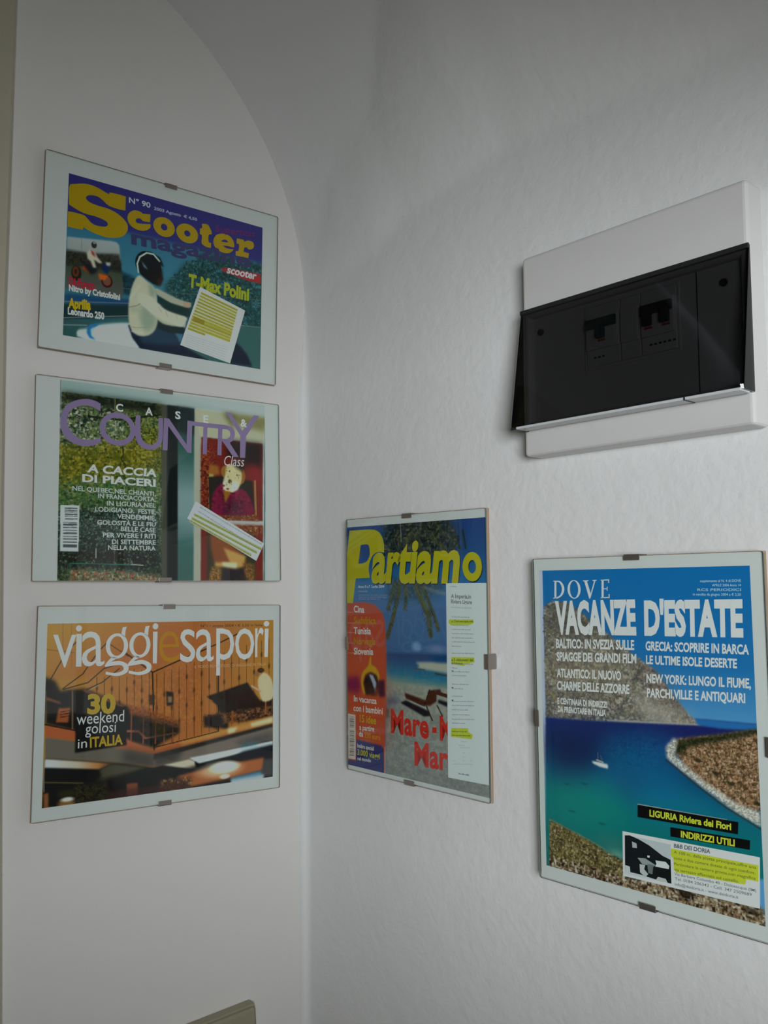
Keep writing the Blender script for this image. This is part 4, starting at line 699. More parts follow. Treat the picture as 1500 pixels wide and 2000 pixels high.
OPS[4] = [
 ('G',[(0,(26,60,126)),(0.25,(24,74,134)),(0.5,(30,104,160)),(0.62,(52,96,150)),(1,(40,90,140))],[-117.9,144.1,117.1,141.9,113.7,-150.3,-120.0,-147.2],[6.1,141.4,3.8,-7.7],0,1),
 ('P',(24,30,30),[-29.8,139.7,20.9,142.3,54.1,137.2,67.6,121.7,53.5,105.6,20.4,111.6,-14.7,107.4,-38.1,113.4],14,0.85,0),
 ('N',[(22,30,26),(44,52,38),(24,44,70),(60,62,44)],[-45.7,144.1,58.8,140.3,74.3,119.8,62.7,102.1,-46.2,104.7],9,8,0.8,41,1),
 ('L',(34,44,34),[20.9,140.6,39.8,124.5,53.5,105.6],3,1.4,0.8),
 ('L',(34,44,34),[30.5,140.1,58.6,130.3,74.1,110.0],3,1.4,0.8),
 ('L',(34,44,34),[1.0,138.2,-30.1,120.2,-38.2,102.7],3,1.4,0.8),
 ('L',(34,44,34),[15.9,139.2,5.6,112.0,-14.7,105.7],3,1.4,0.8),
 ('L',(34,44,34),[67.6,125.0,62.8,110.3,60.4,103.8],3,1.4,0.8),
 ('L',(34,44,34),[78.9,127.8,83.0,109.7],3,1.4,0.8),
 ('S',[(30,34,34),(56,60,44),(24,40,60),(80,78,56),(20,26,24)],[-45.7,142.3,58.8,139.5,74.3,119.8,62.7,102.1,-46.2,104.7],900,2.0,13),
 ('L',(110,108,90),[-18.1,139.1,-17.1,119.7],1.6,0.8,0.8),
 ('N',[(28,40,34),(30,60,90),(70,70,50)],[-41.2,76.1,53.0,77.4,43.4,60.8,9.7,53.7,-38.8,53.1],6,6,0.75,42,1),
 ('L',(60,66,40),[-20.2,74.3,-23.1,56.8,-33.8,28.6,-42.0,10.7],6.3,1.6,0.85),
 ('L',(60,66,40),[-28.0,74.3,-36.2,53.1,-41.6,42.4],4.5,1.6,0.85),
 ('L',(60,66,40),[5.0,72.5,14.6,53.8,26.4,37.2,28.5,15.5],7.2,1.6,0.85),
 ('L',(60,66,40),[14.9,70.8,29.0,47.3,38.2,29.1,40.4,22.6],5.4,1.6,0.85),
 ('L',(60,66,40),[-12.6,74.3,-10.3,53.5,-13.0,43.0],3.6,1.6,0.85),
 ('L',(90,92,40),[6.3,70.8,15.8,53.8,22.9,43.8],4,1.6,0.7),
 ('L',(30,42,44),[6.3,74.2,1.2,67.2],0.9,0.5,0.8),
 ('L',(40,52,36),[6.3,74.2,11.5,67.3],0.9,0.5,0.8),
 ('L',(62,68,36),[7.9,70.2,3.3,63.2],0.9,0.5,0.8),
 ('L',(40,52,36),[7.9,70.2,11.4,63.3],0.9,0.5,0.8),
 ('L',(84,86,44),[9.5,66.1,5.4,60.3],0.9,0.5,0.8),
 ('L',(40,52,36),[9.5,66.1,14.0,60.8],0.9,0.5,0.8),
 ('L',(62,68,36),[11.1,62.1,6.0,56.0],0.9,0.5,0.8),
 ('L',(62,68,36),[11.1,62.1,15.4,57.9],0.9,0.5,0.8),
 ('L',(84,86,44),[12.6,58.1,10.1,54.2],0.9,0.5,0.8),
 ('L',(40,52,36),[12.6,58.1,15.2,53.7],0.9,0.5,0.8),
 ('L',(62,68,36),[14.2,54.1,9.8,49.6],0.9,0.5,0.8),
 ('L',(62,68,36),[14.2,54.1,17.5,48.9],0.9,0.5,0.8),
 ('L',(62,68,36),[15.8,50.1,13.3,44.4],0.9,0.5,0.8),
 ('L',(62,68,36),[15.8,50.1,20.0,44.7],0.9,0.5,0.8),
 ('L',(30,42,44),[17.3,46.1,15.4,41.9],0.9,0.5,0.8),
 ('L',(62,68,36),[17.3,46.1,19.7,42.2],0.9,0.5,0.8),
 ('L',(40,52,36),[18.9,42.1,15.8,37.5],0.9,0.5,0.8),
 ('L',(40,52,36),[18.9,42.1,21.2,37.5],0.9,0.5,0.8),
 ('L',(84,86,44),[20.4,38.2,17.3,34.8],0.9,0.5,0.8),
 ('L',(84,86,44),[20.4,38.2,23.4,35.2],0.9,0.5,0.8),
 ('L',(40,52,36),[22.0,34.2,18.6,30.8],0.9,0.5,0.8),
 ('L',(84,86,44),[22.0,34.2,23.4,30.2],0.9,0.5,0.8),
 ('L',(30,42,44),[23.5,30.3,21.4,26.3],0.9,0.5,0.8),
 ('L',(84,86,44),[23.5,30.3,24.9,27.5],0.9,0.5,0.8),
 ('L',(62,68,36),[25.1,26.4,23.5,23.6],0.9,0.5,0.8),
 ('L',(84,86,44),[25.1,26.4,26.9,23.5],0.9,0.5,0.8),
 ('L',(30,42,44),[26.6,22.5,24.2,20.0],0.9,0.5,0.8),
 ('L',(30,42,44),[26.6,22.5,29.1,20.3],0.9,0.5,0.8),
 ('L',(40,52,36),[28.1,18.6,26.7,15.9],0.9,0.5,0.8),
 ('L',(30,42,44),[28.1,18.6,30.5,16.2],0.9,0.5,0.8),
 ('L',(40,52,36),[29.7,14.7,28.2,12.4],0.9,0.5,0.8),
 ('L',(62,68,36),[29.7,14.7,31.6,12.2],0.9,0.5,0.8),
 ('L',(30,42,44),[16.1,72.5,10.2,67.4],0.9,0.5,0.8),
 ('L',(40,52,36),[16.1,72.5,18.8,66.1],0.9,0.5,0.8),
 ('L',(84,86,44),[17.8,69.0,15.2,62.5],0.9,0.5,0.8),
 ('L',(30,42,44),[17.8,69.0,22.7,63.4],0.9,0.5,0.8),
 ('L',(84,86,44),[19.4,65.6,16.6,58.7],0.9,0.5,0.8),
 ('L',(40,52,36),[19.4,65.6,24.0,60.5],0.9,0.5,0.8),
 ('L',(62,68,36),[21.1,62.2,18.4,56.2],0.9,0.5,0.8),
 ('L',(62,68,36),[21.1,62.2,25.0,56.2],0.9,0.5,0.8),
 ('L',(40,52,36),[22.7,58.7,20.1,54.0],0.9,0.5,0.8),
 ('L',(40,52,36),[22.7,58.7,27.0,54.2],0.9,0.5,0.8),
 ('L',(84,86,44),[24.3,55.3,19.9,50.2],0.9,0.5,0.8),
 ('L',(62,68,36),[24.3,55.3,28.8,50.7],0.9,0.5,0.8),
 ('L',(84,86,44),[26.0,51.9,22.3,47.7],0.9,0.5,0.8),
 ('L',(30,42,44),[26.0,51.9,28.5,47.6],0.9,0.5,0.8),
 ('L',(62,68,36),[27.6,48.5,25.5,43.5],0.9,0.5,0.8),
 ('L',(62,68,36),[27.6,48.5,30.7,44.3],0.9,0.5,0.8),
 ('L',(30,42,44),[29.2,45.2,27.1,41.1],0.9,0.5,0.8),
 ('L',(30,42,44),[29.2,45.2,30.9,40.6],0.9,0.5,0.8),
 ('L',(30,42,44),[30.8,41.8,27.8,37.6],0.9,0.5,0.8),
 ('L',(30,42,44),[30.8,41.8,33.1,37.6],0.9,0.5,0.8),
 ('L',(30,42,44),[32.4,38.4,29.3,35.2],0.9,0.5,0.8),
 ('L',(30,42,44),[32.4,38.4,35.7,35.2],0.9,0.5,0.8),
 ('L',(62,68,36),[34.0,35.1,31.6,32.4],0.9,0.5,0.8),
 ('L',(30,42,44),[34.0,35.1,35.9,32.2],0.9,0.5,0.8),
 ('L',(30,42,44),[35.6,31.7,33.0,28.3],0.9,0.5,0.8),
 ('L',(30,42,44),[35.6,31.7,37.4,28.5],0.9,0.5,0.8),
 ('L',(84,86,44),[37.2,28.4,35.5,25.0],0.9,0.5,0.8),
 ('L',(84,86,44),[37.2,28.4,39.8,25.0],0.9,0.5,0.8),
 ('L',(62,68,36),[38.8,25.1,37.0,22.8],0.9,0.5,0.8),
 ('L',(30,42,44),[38.8,25.1,41.1,22.6],0.9,0.5,0.8),
 ('L',(40,52,36),[40.4,21.8,38.5,19.1],0.9,0.5,0.8),
 ('L',(62,68,36),[40.4,21.8,42.1,19.0],0.9,0.5,0.8),
 ('L',(84,86,44),[-20.2,74.3,-24.0,67.9],0.9,0.5,0.8),
 ('L',(30,42,44),[-20.2,74.3,-15.2,69.4],0.9,0.5,0.8),
 ('L',(62,68,36),[-21.5,70.3,-26.1,63.9],0.9,0.5,0.8),
 ('L',(62,68,36),[-21.5,70.3,-18.3,63.8],0.9,0.5,0.8),
 ('L',(40,52,36),[-22.8,66.3,-28.5,59.2],0.9,0.5,0.8),
 ('L',(62,68,36),[-22.8,66.3,-20.2,61.6],0.9,0.5,0.8),
 ('L',(30,42,44),[-24.0,62.4,-29.4,56.9],0.9,0.5,0.8),
 ('L',(40,52,36),[-24.0,62.4,-20.5,57.3],0.9,0.5,0.8),
 ('L',(40,52,36),[-25.3,58.4,-29.3,53.8],0.9,0.5,0.8),
 ('L',(30,42,44),[-25.3,58.4,-23.1,53.4],0.9,0.5,0.8),
 ('L',(30,42,44),[-26.6,54.4,-31.2,48.5],0.9,0.5,0.8),
 ('L',(30,42,44),[-26.6,54.4,-21.8,49.4],0.9,0.5,0.8),
 ('L',(30,42,44),[-27.8,50.4,-30.2,45.5],0.9,0.5,0.8),
 ('L',(30,42,44),[-27.8,50.4,-23.3,46.2],0.9,0.5,0.8),
 ('L',(30,42,44),[-29.1,46.4,-33.2,42.0],0.9,0.5,0.8),
 ('L',(30,42,44),[-29.1,46.4,-26.0,42.7],0.9,0.5,0.8),
 ('L',(84,86,44),[-30.4,42.4,-33.6,37.2],0.9,0.5,0.8),
 ('L',(62,68,36),[-30.4,42.4,-27.1,38.6],0.9,0.5,0.8),
 ('L',(40,52,36),[-31.6,38.4,-34.3,34.7],0.9,0.5,0.8),
 ('L',(62,68,36),[-31.6,38.4,-29.2,33.8],0.9,0.5,0.8),
 ('L',(84,86,44),[-32.9,34.4,-35.5,29.7],0.9,0.5,0.8),
 ('L',(84,86,44),[-32.9,34.4,-30.7,29.9],0.9,0.5,0.8),
 ('L',(84,86,44),[-34.2,30.4,-36.5,26.2],0.9,0.5,0.8),
 ('L',(62,68,36),[-34.2,30.4,-31.5,27.4],0.9,0.5,0.8),
 ('L',(30,42,44),[-35.4,26.4,-37.8,23.2],0.9,0.5,0.8),
 ('L',(30,42,44),[-35.4,26.4,-32.3,23.6],0.9,0.5,0.8),
 ('L',(30,42,44),[-36.7,22.4,-38.3,20.0],0.9,0.5,0.8),
 ('L',(84,86,44),[-36.7,22.4,-35.0,20.1],0.9,0.5,0.8),
 ('L',(62,68,36),[-38.0,18.4,-40.5,16.1],0.9,0.5,0.8),
 ('L',(30,42,44),[-38.0,18.4,-36.5,15.7],0.9,0.5,0.8),
 ('L',(40,52,36),[-39.3,14.3,-40.7,12.0],0.9,0.5,0.8),
 ('L',(62,68,36),[-39.3,14.3,-37.2,12.2],0.9,0.5,0.8),
 ('L',(84,86,44),[-8.7,76.0,-13.5,69.9],0.9,0.5,0.8),
 ('L',(40,52,36),[-8.7,76.0,-6.2,70.9],0.9,0.5,0.8),
 ('L',(30,42,44),[-8.8,73.8,-13.2,68.3],0.9,0.5,0.8),
 ('L',(30,42,44),[-8.8,73.8,-4.0,69.2],0.9,0.5,0.8),
 ('L',(30,42,44),[-8.9,71.6,-12.6,65.2],0.9,0.5,0.8),
 ('L',(62,68,36),[-8.9,71.6,-6.5,66.6],0.9,0.5,0.8),
 ('L',(84,86,44),[-9.1,69.4,-13.5,65.0],0.9,0.5,0.8),
 ('L',(62,68,36),[-9.1,69.4,-6.8,63.2],0.9,0.5,0.8),
 ('L',(84,86,44),[-9.2,67.2,-13.2,61.5],0.9,0.5,0.8),
 ('L',(84,86,44),[-9.2,67.2,-4.6,61.2],0.9,0.5,0.8),
 ('L',(84,86,44),[-9.3,65.0,-12.5,59.2],0.9,0.5,0.8),
 ('L',(62,68,36),[-9.3,65.0,-4.8,60.2],0.9,0.5,0.8),
 ('L',(40,52,36),[-9.4,62.8,-12.2,59.2],0.9,0.5,0.8),
 ('L',(84,86,44),[-9.4,62.8,-6.0,57.8],0.9,0.5,0.8),
 ('L',(84,86,44),[-9.5,60.6,-13.7,56.9],0.9,0.5,0.8),
 ('L',(84,86,44),[-9.5,60.6,-6.0,55.4],0.9,0.5,0.8),
 ('L',(30,42,44),[-9.6,58.4,-12.7,54.3],0.9,0.5,0.8),
 ('L',(40,52,36),[-9.6,58.4,-7.8,54.8],0.9,0.5,0.8),
 ('L',(40,52,36),[-9.8,56.2,-13.2,51.9],0.9,0.5,0.8),
 ('L',(40,52,36),[-9.8,56.2,-7.4,52.5],0.9,0.5,0.8),
 ('L',(40,52,36),[-9.9,54.0,-13.6,49.9],0.9,0.5,0.8),
 ('L',(40,52,36),[-9.9,54.0,-8.1,51.0],0.9,0.5,0.8),
 ('L',(40,52,36),[-10.0,51.9,-12.9,49.0],0.9,0.5,0.8),
 ('L',(30,42,44),[-10.0,51.9,-7.2,48.5],0.9,0.5,0.8),
 ('L',(62,68,36),[-10.1,49.7,-12.6,46.5],0.9,0.5,0.8),
 ('L',(62,68,36),[-10.1,49.7,-8.7,46.9],0.9,0.5,0.8),
 ('L',(40,52,36),[-10.2,47.5,-12.6,44.1],0.9,0.5,0.8),
 ('L',(30,42,44),[-10.2,47.5,-8.9,44.4],0.9,0.5,0.8),
 ('L',(84,86,44),[-10.3,45.3,-12.8,43.0],0.9,0.5,0.8),
 ('L',(84,86,44),[-10.3,45.3,-9.1,42.4],0.9,0.5,0.8),
 ('L',(84,86,44),[-10.4,43.1,-12.2,40.1],0.9,0.5,0.8),
 ('L',(30,42,44),[-10.4,43.1,-8.2,41.1],0.9,0.5,0.8),
 ('L',(30,42,44),[-28.0,76.0,-31.3,69.4],0.9,0.5,0.8),
 ('L',(30,42,44),[-28.0,76.0,-22.2,69.6],0.9,0.5,0.8),
 ('L',(62,68,36),[-28.6,73.8,-32.2,67.6],0.9,0.5,0.8),
 ('L',(30,42,44),[-28.6,73.8,-23.3,68.4],0.9,0.5,0.8),
 ('L',(62,68,36),[-29.3,71.6,-34.5,64.8],0.9,0.5,0.8),
 ('L',(84,86,44),[-29.3,71.6,-24.5,66.7],0.9,0.5,0.8),
 ('L',(40,52,36),[-29.9,69.4,-34.4,64.9],0.9,0.5,0.8),
 ('L',(40,52,36),[-29.9,69.4,-27.4,64.8],0.9,0.5,0.8),
 ('L',(84,86,44),[-30.6,67.1,-33.6,60.9],0.9,0.5,0.8),
 ('L',(84,86,44),[-30.6,67.1,-25.5,62.9],0.9,0.5,0.8),
 ('L',(40,52,36),[-31.2,64.9,-35.0,60.1],0.9,0.5,0.8),
 ('L',(62,68,36),[-31.2,64.9,-26.5,60.1],0.9,0.5,0.8),
 ('L',(62,68,36),[-31.8,62.7,-36.0,58.8],0.9,0.5,0.8),
 ('L',(84,86,44),[-31.8,62.7,-27.6,58.8],0.9,0.5,0.8),
 ('L',(84,86,44),[-32.5,60.4,-35.4,56.5],0.9,0.5,0.8),
 ('L',(30,42,44),[-32.5,60.4,-28.2,55.5],0.9,0.5,0.8),
 ('L',(84,86,44),[-33.1,58.2,-35.9,53.4],0.9,0.5,0.8),
 ('L',(30,42,44),[-33.1,58.2,-29.8,53.4],0.9,0.5,0.8),
 ('L',(84,86,44),[-33.8,56.0,-37.7,52.2],0.9,0.5,0.8),
 ('L',(40,52,36),[-33.8,56.0,-30.8,51.8],0.9,0.5,0.8),
 ('L',(62,68,36),[-34.4,53.7,-36.9,50.6],0.9,0.5,0.8),
 ('L',(40,52,36),[-34.4,53.7,-32.4,50.5],0.9,0.5,0.8),
 ('L',(84,86,44),[-35.0,51.5,-38.4,47.9],0.9,0.5,0.8),
 ('L',(30,42,44),[-35.0,51.5,-33.6,48.0],0.9,0.5,0.8),
 ('L',(84,86,44),[-35.7,49.2,-37.7,46.0],0.9,0.5,0.8),
 ('L',(62,68,36),[-35.7,49.2,-34.0,46.5],0.9,0.5,0.8),
 ('L',(30,42,44),[-36.3,47.0,-39.2,43.4],0.9,0.5,0.8),
 ('L',(84,86,44),[-36.3,47.0,-34.8,44.4],0.9,0.5,0.8),
 ('L',(30,42,44),[-37.0,44.8,-39.5,41.6],0.9,0.5,0.8),
 ('L',(62,68,36),[-37.0,44.8,-35.8,41.5],0.9,0.5,0.8),
 ('L',(30,42,44),[-37.6,42.5,-40.1,40.1],0.9,0.5,0.8),
 ('L',(40,52,36),[-37.6,42.5,-35.6,39.8],0.9,0.5,0.8),
 ('L',(84,86,44),[6.0,134.5,0.5,129.5],0.9,0.5,0.8),
 ('L',(30,42,44),[6.0,134.5,9.4,127.6],0.9,0.5,0.8),
 ('L',(62,68,36),[3.4,132.7,0.8,126.3],0.9,0.5,0.8),
 ('L',(62,68,36),[3.4,132.7,7.9,126.3],0.9,0.5,0.8),
 ('L',(30,42,44),[0.9,131.0,-3.7,126.4],0.9,0.5,0.8),
 ('L',(30,42,44),[0.9,131.0,4.1,124.6],0.9,0.5,0.8),
 ('L',(84,86,44),[-1.6,129.3,-4.5,124.6],0.9,0.5,0.8),
 ('L',(62,68,36),[-1.6,129.3,3.4,123.2],0.9,0.5,0.8),
 ('L',(84,86,44),[-4.2,127.5,-8.5,123.0],0.9,0.5,0.8),
 ('L',(84,86,44),[-4.2,127.5,-1.9,121.5],0.9,0.5,0.8),
 ('L',(84,86,44),[-6.7,125.8,-9.3,122.0],0.9,0.5,0.8),
 ('L',(30,42,44),[-6.7,125.8,-2.2,120.1],0.9,0.5,0.8),
 ('L',(62,68,36),[-9.3,124.0,-13.7,119.4],0.9,0.5,0.8),
 ('L',(84,86,44),[-9.3,124.0,-7.3,119.8],0.9,0.5,0.8),
 ('L',(40,52,36),[-11.9,122.2,-15.1,117.3],0.9,0.5,0.8),
 ('L',(40,52,36),[-11.9,122.2,-9.4,117.9],0.9,0.5,0.8),
 ('L',(30,42,44),[-14.5,120.5,-17.8,115.6],0.9,0.5,0.8),
 ('L',(62,68,36),[-14.5,120.5,-12.3,116.1],0.9,0.5,0.8),
 ('L',(84,86,44),[-17.1,118.7,-19.2,115.3],0.9,0.5,0.8),
 ('L',(30,42,44),[-17.1,118.7,-13.7,115.4],0.9,0.5,0.8),
 ('L',(62,68,36),[-19.7,116.9,-22.6,112.6],0.9,0.5,0.8),
 ('L',(62,68,36),[-19.7,116.9,-16.8,113.2],0.9,0.5,0.8),
 ('L',(30,42,44),[-22.3,115.1,-24.8,111.6],0.9,0.5,0.8),
 ('L',(84,86,44),[-22.3,115.1,-19.8,112.1],0.9,0.5,0.8),
 ('L',(40,52,36),[-24.9,113.3,-28.0,110.4],0.9,0.5,0.8),
 ('L',(84,86,44),[-24.9,113.3,-22.0,109.2],0.9,0.5,0.8),
 ('L',(40,52,36),[-27.5,111.5,-29.1,108.6],0.9,0.5,0.8),
 ('L',(30,42,44),[-27.5,111.5,-24.9,108.7],0.9,0.5,0.8),
 ('L',(62,68,36),[-30.2,109.7,-32.2,107.0],0.9,0.5,0.8),
 ('L',(40,52,36),[-30.2,109.7,-27.8,106.2],0.9,0.5,0.8),
 ('L',(62,68,36),[-32.8,107.9,-34.3,105.4],0.9,0.5,0.8),
 ('L',(62,68,36),[-32.8,107.9,-31.7,105.7],0.9,0.5,0.8),
 ('L',(30,42,44),[20.8,137.2,15.3,130.2],0.9,0.5,0.8),
 ('L',(40,52,36),[20.8,137.2,24.6,131.5],0.9,0.5,0.8),
 ('L',(40,52,36),[23.0,135.0,17.7,129.0],0.9,0.5,0.8),
 ('L',(62,68,36),[23.0,135.0,27.1,129.2],0.9,0.5,0.8),
 ('L',(40,52,36),[25.3,132.9,20.7,126.9],0.9,0.5,0.8),
 ('L',(30,42,44),[25.3,132.9,27.8,126.4],0.9,0.5,0.8),
 ('L',(62,68,36),[27.5,130.7,24.3,126.0],0.9,0.5,0.8),
 ('L',(62,68,36),[27.5,130.7,30.3,124.8],0.9,0.5,0.8),
 ('L',(30,42,44),[29.7,128.6,27.5,123.5],0.9,0.5,0.8),
 ('L',(40,52,36),[29.7,128.6,31.8,124.5],0.9,0.5,0.8),
 ('L',(62,68,36),[31.9,126.5,27.7,121.9],0.9,0.5,0.8),
 ('L',(30,42,44),[31.9,126.5,36.2,121.2],0.9,0.5,0.8),
 ('L',(62,68,36),[34.1,124.3,30.9,120.7],0.9,0.5,0.8),
 ('L',(62,68,36),[34.1,124.3,36.7,120.7],0.9,0.5,0.8),
 ('L',(62,68,36),[36.3,122.2,32.8,118.9],0.9,0.5,0.8),
 ('L',(62,68,36),[36.3,122.2,39.5,118.5],0.9,0.5,0.8),
 ('L',(84,86,44),[38.5,120.1,35.0,116.9],0.9,0.5,0.8),
 ('L',(30,42,44),[38.5,120.1,41.0,116.5],0.9,0.5,0.8),
 ('L',(84,86,44),[40.7,118.0,38.7,115.1],0.9,0.5,0.8),
 ('L',(62,68,36),[40.7,118.0,43.2,113.2],0.9,0.5,0.8),
 ('L',(40,52,36),[42.8,115.9,41.1,111.9],0.9,0.5,0.8),
 ('L',(84,86,44),[42.8,115.9,45.5,112.8],0.9,0.5,0.8),
 ('L',(40,52,36),[45.0,113.9,43.5,110.4],0.9,0.5,0.8),
 ('L',(84,86,44),[45.0,113.9,47.5,110.7],0.9,0.5,0.8),
 ('L',(84,86,44),[47.1,111.8,45.5,109.1],0.9,0.5,0.8),
 ('L',(62,68,36),[47.1,111.8,48.8,108.6],0.9,0.5,0.8),
 ('L',(62,68,36),[49.3,109.7,47.5,106.5],0.9,0.5,0.8),
 ('L',(40,52,36),[49.3,109.7,51.3,106.9],0.9,0.5,0.8),
 ('L',(62,68,36),[51.4,107.6,50.1,105.4],0.9,0.5,0.8),
 ('L',(84,86,44),[51.4,107.6,52.5,105.4],0.9,0.5,0.8),
 ('L',(40,52,36),[53.5,105.6,51.6,103.5],0.9,0.5,0.8),
 ('L',(62,68,36),[53.5,105.6,55.4,102.9],0.9,0.5,0.8),
 ('L',(84,86,44),[35.3,139.9,30.6,133.0],0.9,0.5,0.8),
 ('L',(40,52,36),[35.3,139.9,40.2,133.9],0.9,0.5,0.8),
 ('L',(40,52,36),[38.2,137.8,35.4,131.8],0.9,0.5,0.8),
 ('L',(62,68,36),[38.2,137.8,42.9,133.1],0.9,0.5,0.8),
 ('L',(40,52,36),[41.0,135.7,36.8,130.4],0.9,0.5,0.8),
 ('L',(84,86,44),[41.0,135.7,44.7,129.5],0.9,0.5,0.8),
 ('L',(84,86,44),[43.8,133.7,38.8,127.8],0.9,0.5,0.8),
 ('L',(40,52,36),[43.8,133.7,47.3,127.5],0.9,0.5,0.8),
 ('L',(30,42,44),[46.5,131.7,41.9,128.0],0.9,0.5,0.8),
 ('L',(62,68,36),[46.5,131.7,49.2,127.5],0.9,0.5,0.8),
 ('L',(40,52,36),[49.3,129.6,45.4,124.8],0.9,0.5,0.8),
 ('L',(84,86,44),[49.3,129.6,51.9,123.8],0.9,0.5,0.8),
 ('L',(30,42,44),[52.1,127.6,48.0,123.8],0.9,0.5,0.8),
 ('L',(40,52,36),[52.1,127.6,55.6,122.6],0.9,0.5,0.8),
 ('L',(30,42,44),[54.8,125.6,51.0,121.1],0.9,0.5,0.8),
 ('L',(62,68,36),[54.8,125.6,57.5,122.1],0.9,0.5,0.8),
 ('L',(40,52,36),[57.6,123.6,55.4,118.8],0.9,0.5,0.8),
 ('L',(84,86,44),[57.6,123.6,59.9,120.5],0.9,0.5,0.8),
 ('L',(84,86,44),[60.3,121.6,57.9,117.5],0.9,0.5,0.8),
 ('L',(62,68,36),[60.3,121.6,63.5,117.5],0.9,0.5,0.8),
 ('L',(84,86,44),[63.0,119.6,60.9,115.6],0.9,0.5,0.8),
 ('L',(30,42,44),[63.0,119.6,64.8,116.7],0.9,0.5,0.8),
 ('L',(30,42,44),[65.7,117.7,63.8,114.8],0.9,0.5,0.8),
 ('L',(40,52,36),[65.7,117.7,68.5,114.8],0.9,0.5,0.8),
 ('L',(84,86,44),[68.4,115.7,65.9,113.1],0.9,0.5,0.8),
 ('L',(40,52,36),[68.4,115.7,70.4,112.4],0.9,0.5,0.8),
 ('L',(84,86,44),[71.0,113.8,69.3,111.1],0.9,0.5,0.8),
 ('L',(62,68,36),[71.0,113.8,72.5,111.2],0.9,0.5,0.8),
 ('L',(30,42,44),[73.7,111.8,72.4,109.9],0.9,0.5,0.8),
 ('L',(40,52,36),[73.7,111.8,75.0,109.1],0.9,0.5,0.8),
 ('L',(62,68,36),[76.3,109.9,74.9,107.8],0.9,0.5,0.8),
 ('L',(40,52,36),[76.3,109.9,78.0,107.3],0.9,0.5,0.8),
 ('L',(40,52,36),[0.9,133.0,-1.9,126.9],0.9,0.5,0.8),
 ('L',(40,52,36),[0.9,133.0,4.5,125.6],0.9,0.5,0.8),
 ('L',(84,86,44),[-0.1,131.1,-5.7,126.1],0.9,0.5,0.8),
 ('L',(84,86,44),[-0.1,131.1,5.0,126.3],0.9,0.5,0.8),
 ('L',(62,68,36),[-1.1,129.1,-3.9,124.0],0.9,0.5,0.8),
 ('L',(30,42,44),[-1.1,129.1,3.1,124.3],0.9,0.5,0.8),
 ('L',(84,86,44),[-2.2,127.2,-6.8,121.1],0.9,0.5,0.8),
 ('L',(62,68,36),[-2.2,127.2,2.1,120.5],0.9,0.5,0.8),
 ('L',(40,52,36),[-3.2,125.3,-6.5,119.4],0.9,0.5,0.8),
 ('L',(62,68,36),[-3.2,125.3,-0.5,120.3],0.9,0.5,0.8),
 ('L',(84,86,44),[-4.2,123.3,-8.9,117.4],0.9,0.5,0.8),
 ('L',(40,52,36),[-4.2,123.3,-1.6,117.2],0.9,0.5,0.8),
 ('L',(84,86,44),[-5.3,121.4,-8.3,117.7],0.9,0.5,0.8),
 ('L',(30,42,44),[-5.3,121.4,-3.0,117.7],0.9,0.5,0.8),
 ('L',(84,86,44),[-6.3,119.5,-10.7,114.2],0.9,0.5,0.8),
 ('L',(40,52,36),[-6.3,119.5,-3.3,114.0],0.9,0.5,0.8),
 ('L',(30,42,44),[-7.4,117.5,-9.2,112.7],0.9,0.5,0.8),
 ('L',(30,42,44),[-7.4,117.5,-3.9,113.8],0.9,0.5,0.8),
 ('L',(30,42,44),[-8.4,115.6,-11.0,112.1],0.9,0.5,0.8),
 ('L',(84,86,44),[-8.4,115.6,-5.4,111.0],0.9,0.5,0.8),
 ('L',(40,52,36),[-9.5,113.7,-12.3,110.4],0.9,0.5,0.8),
 ('L',(30,42,44),[-9.5,113.7,-6.0,110.6],0.9,0.5,0.8),
 ('L',(84,86,44),[-10.5,111.7,-12.1,108.4],0.9,0.5,0.8),
 ('L',(62,68,36),[-10.5,111.7,-8.6,107.8],0.9,0.5,0.8),
 ('L',(62,68,36),[-11.5,109.8,-13.4,107.2],0.9,0.5,0.8),
 ('L',(84,86,44),[-11.5,109.8,-9.5,107.0],0.9,0.5,0.8),
 ('L',(84,86,44),[-12.6,107.8,-15.3,105.3],0.9,0.5,0.8),
 ('L',(84,86,44),[-12.6,107.8,-10.8,104.3],0.9,0.5,0.8),
 ('L',(40,52,36),[-13.6,105.9,-16.1,103.6],0.9,0.5,0.8),
 ('L',(40,52,36),[-13.6,105.9,-12.5,103.0],0.9,0.5,0.8),
 ('L',(84,86,44),[-14.7,103.9,-17.0,102.0],0.9,0.5,0.8),
 ('L',(62,68,36),[-14.7,103.9,-13.4,101.0],0.9,0.5,0.8),
 ('L',(40,52,36),[30.3,128.2,26.3,123.5],0.9,0.5,0.8),
 ('L',(30,42,44),[30.3,128.2,34.6,121.0],0.9,0.5,0.8),
 ('L',(84,86,44),[32.9,126.3,28.9,121.9],0.9,0.5,0.8),
 ('L',(84,86,44),[32.9,126.3,37.5,120.3],0.9,0.5,0.8),
 ('L',(40,52,36),[35.4,124.4,32.4,119.2],0.9,0.5,0.8),
 ('L',(84,86,44),[35.4,124.4,39.9,117.8],0.9,0.5,0.8),
 ('L',(84,86,44),[37.9,122.5,33.1,117.7],0.9,0.5,0.8),
 ('L',(62,68,36),[37.9,122.5,42.5,117.9],0.9,0.5,0.8),
 ('L',(62,68,36),[40.4,120.6,37.1,114.5],0.9,0.5,0.8),
 ('L',(30,42,44),[40.4,120.6,42.9,115.7],0.9,0.5,0.8),
 ('L',(30,42,44),[42.9,118.7,40.5,114.3],0.9,0.5,0.8),
 ('L',(40,52,36),[42.9,118.7,46.4,114.7],0.9,0.5,0.8),
 ('L',(62,68,36),[45.3,116.9,41.6,113.3],0.9,0.5,0.8),
 ('L',(84,86,44),[45.3,116.9,47.2,112.5],0.9,0.5,0.8),
 ('L',(62,68,36),[47.8,115.0,45.6,111.7],0.9,0.5,0.8),
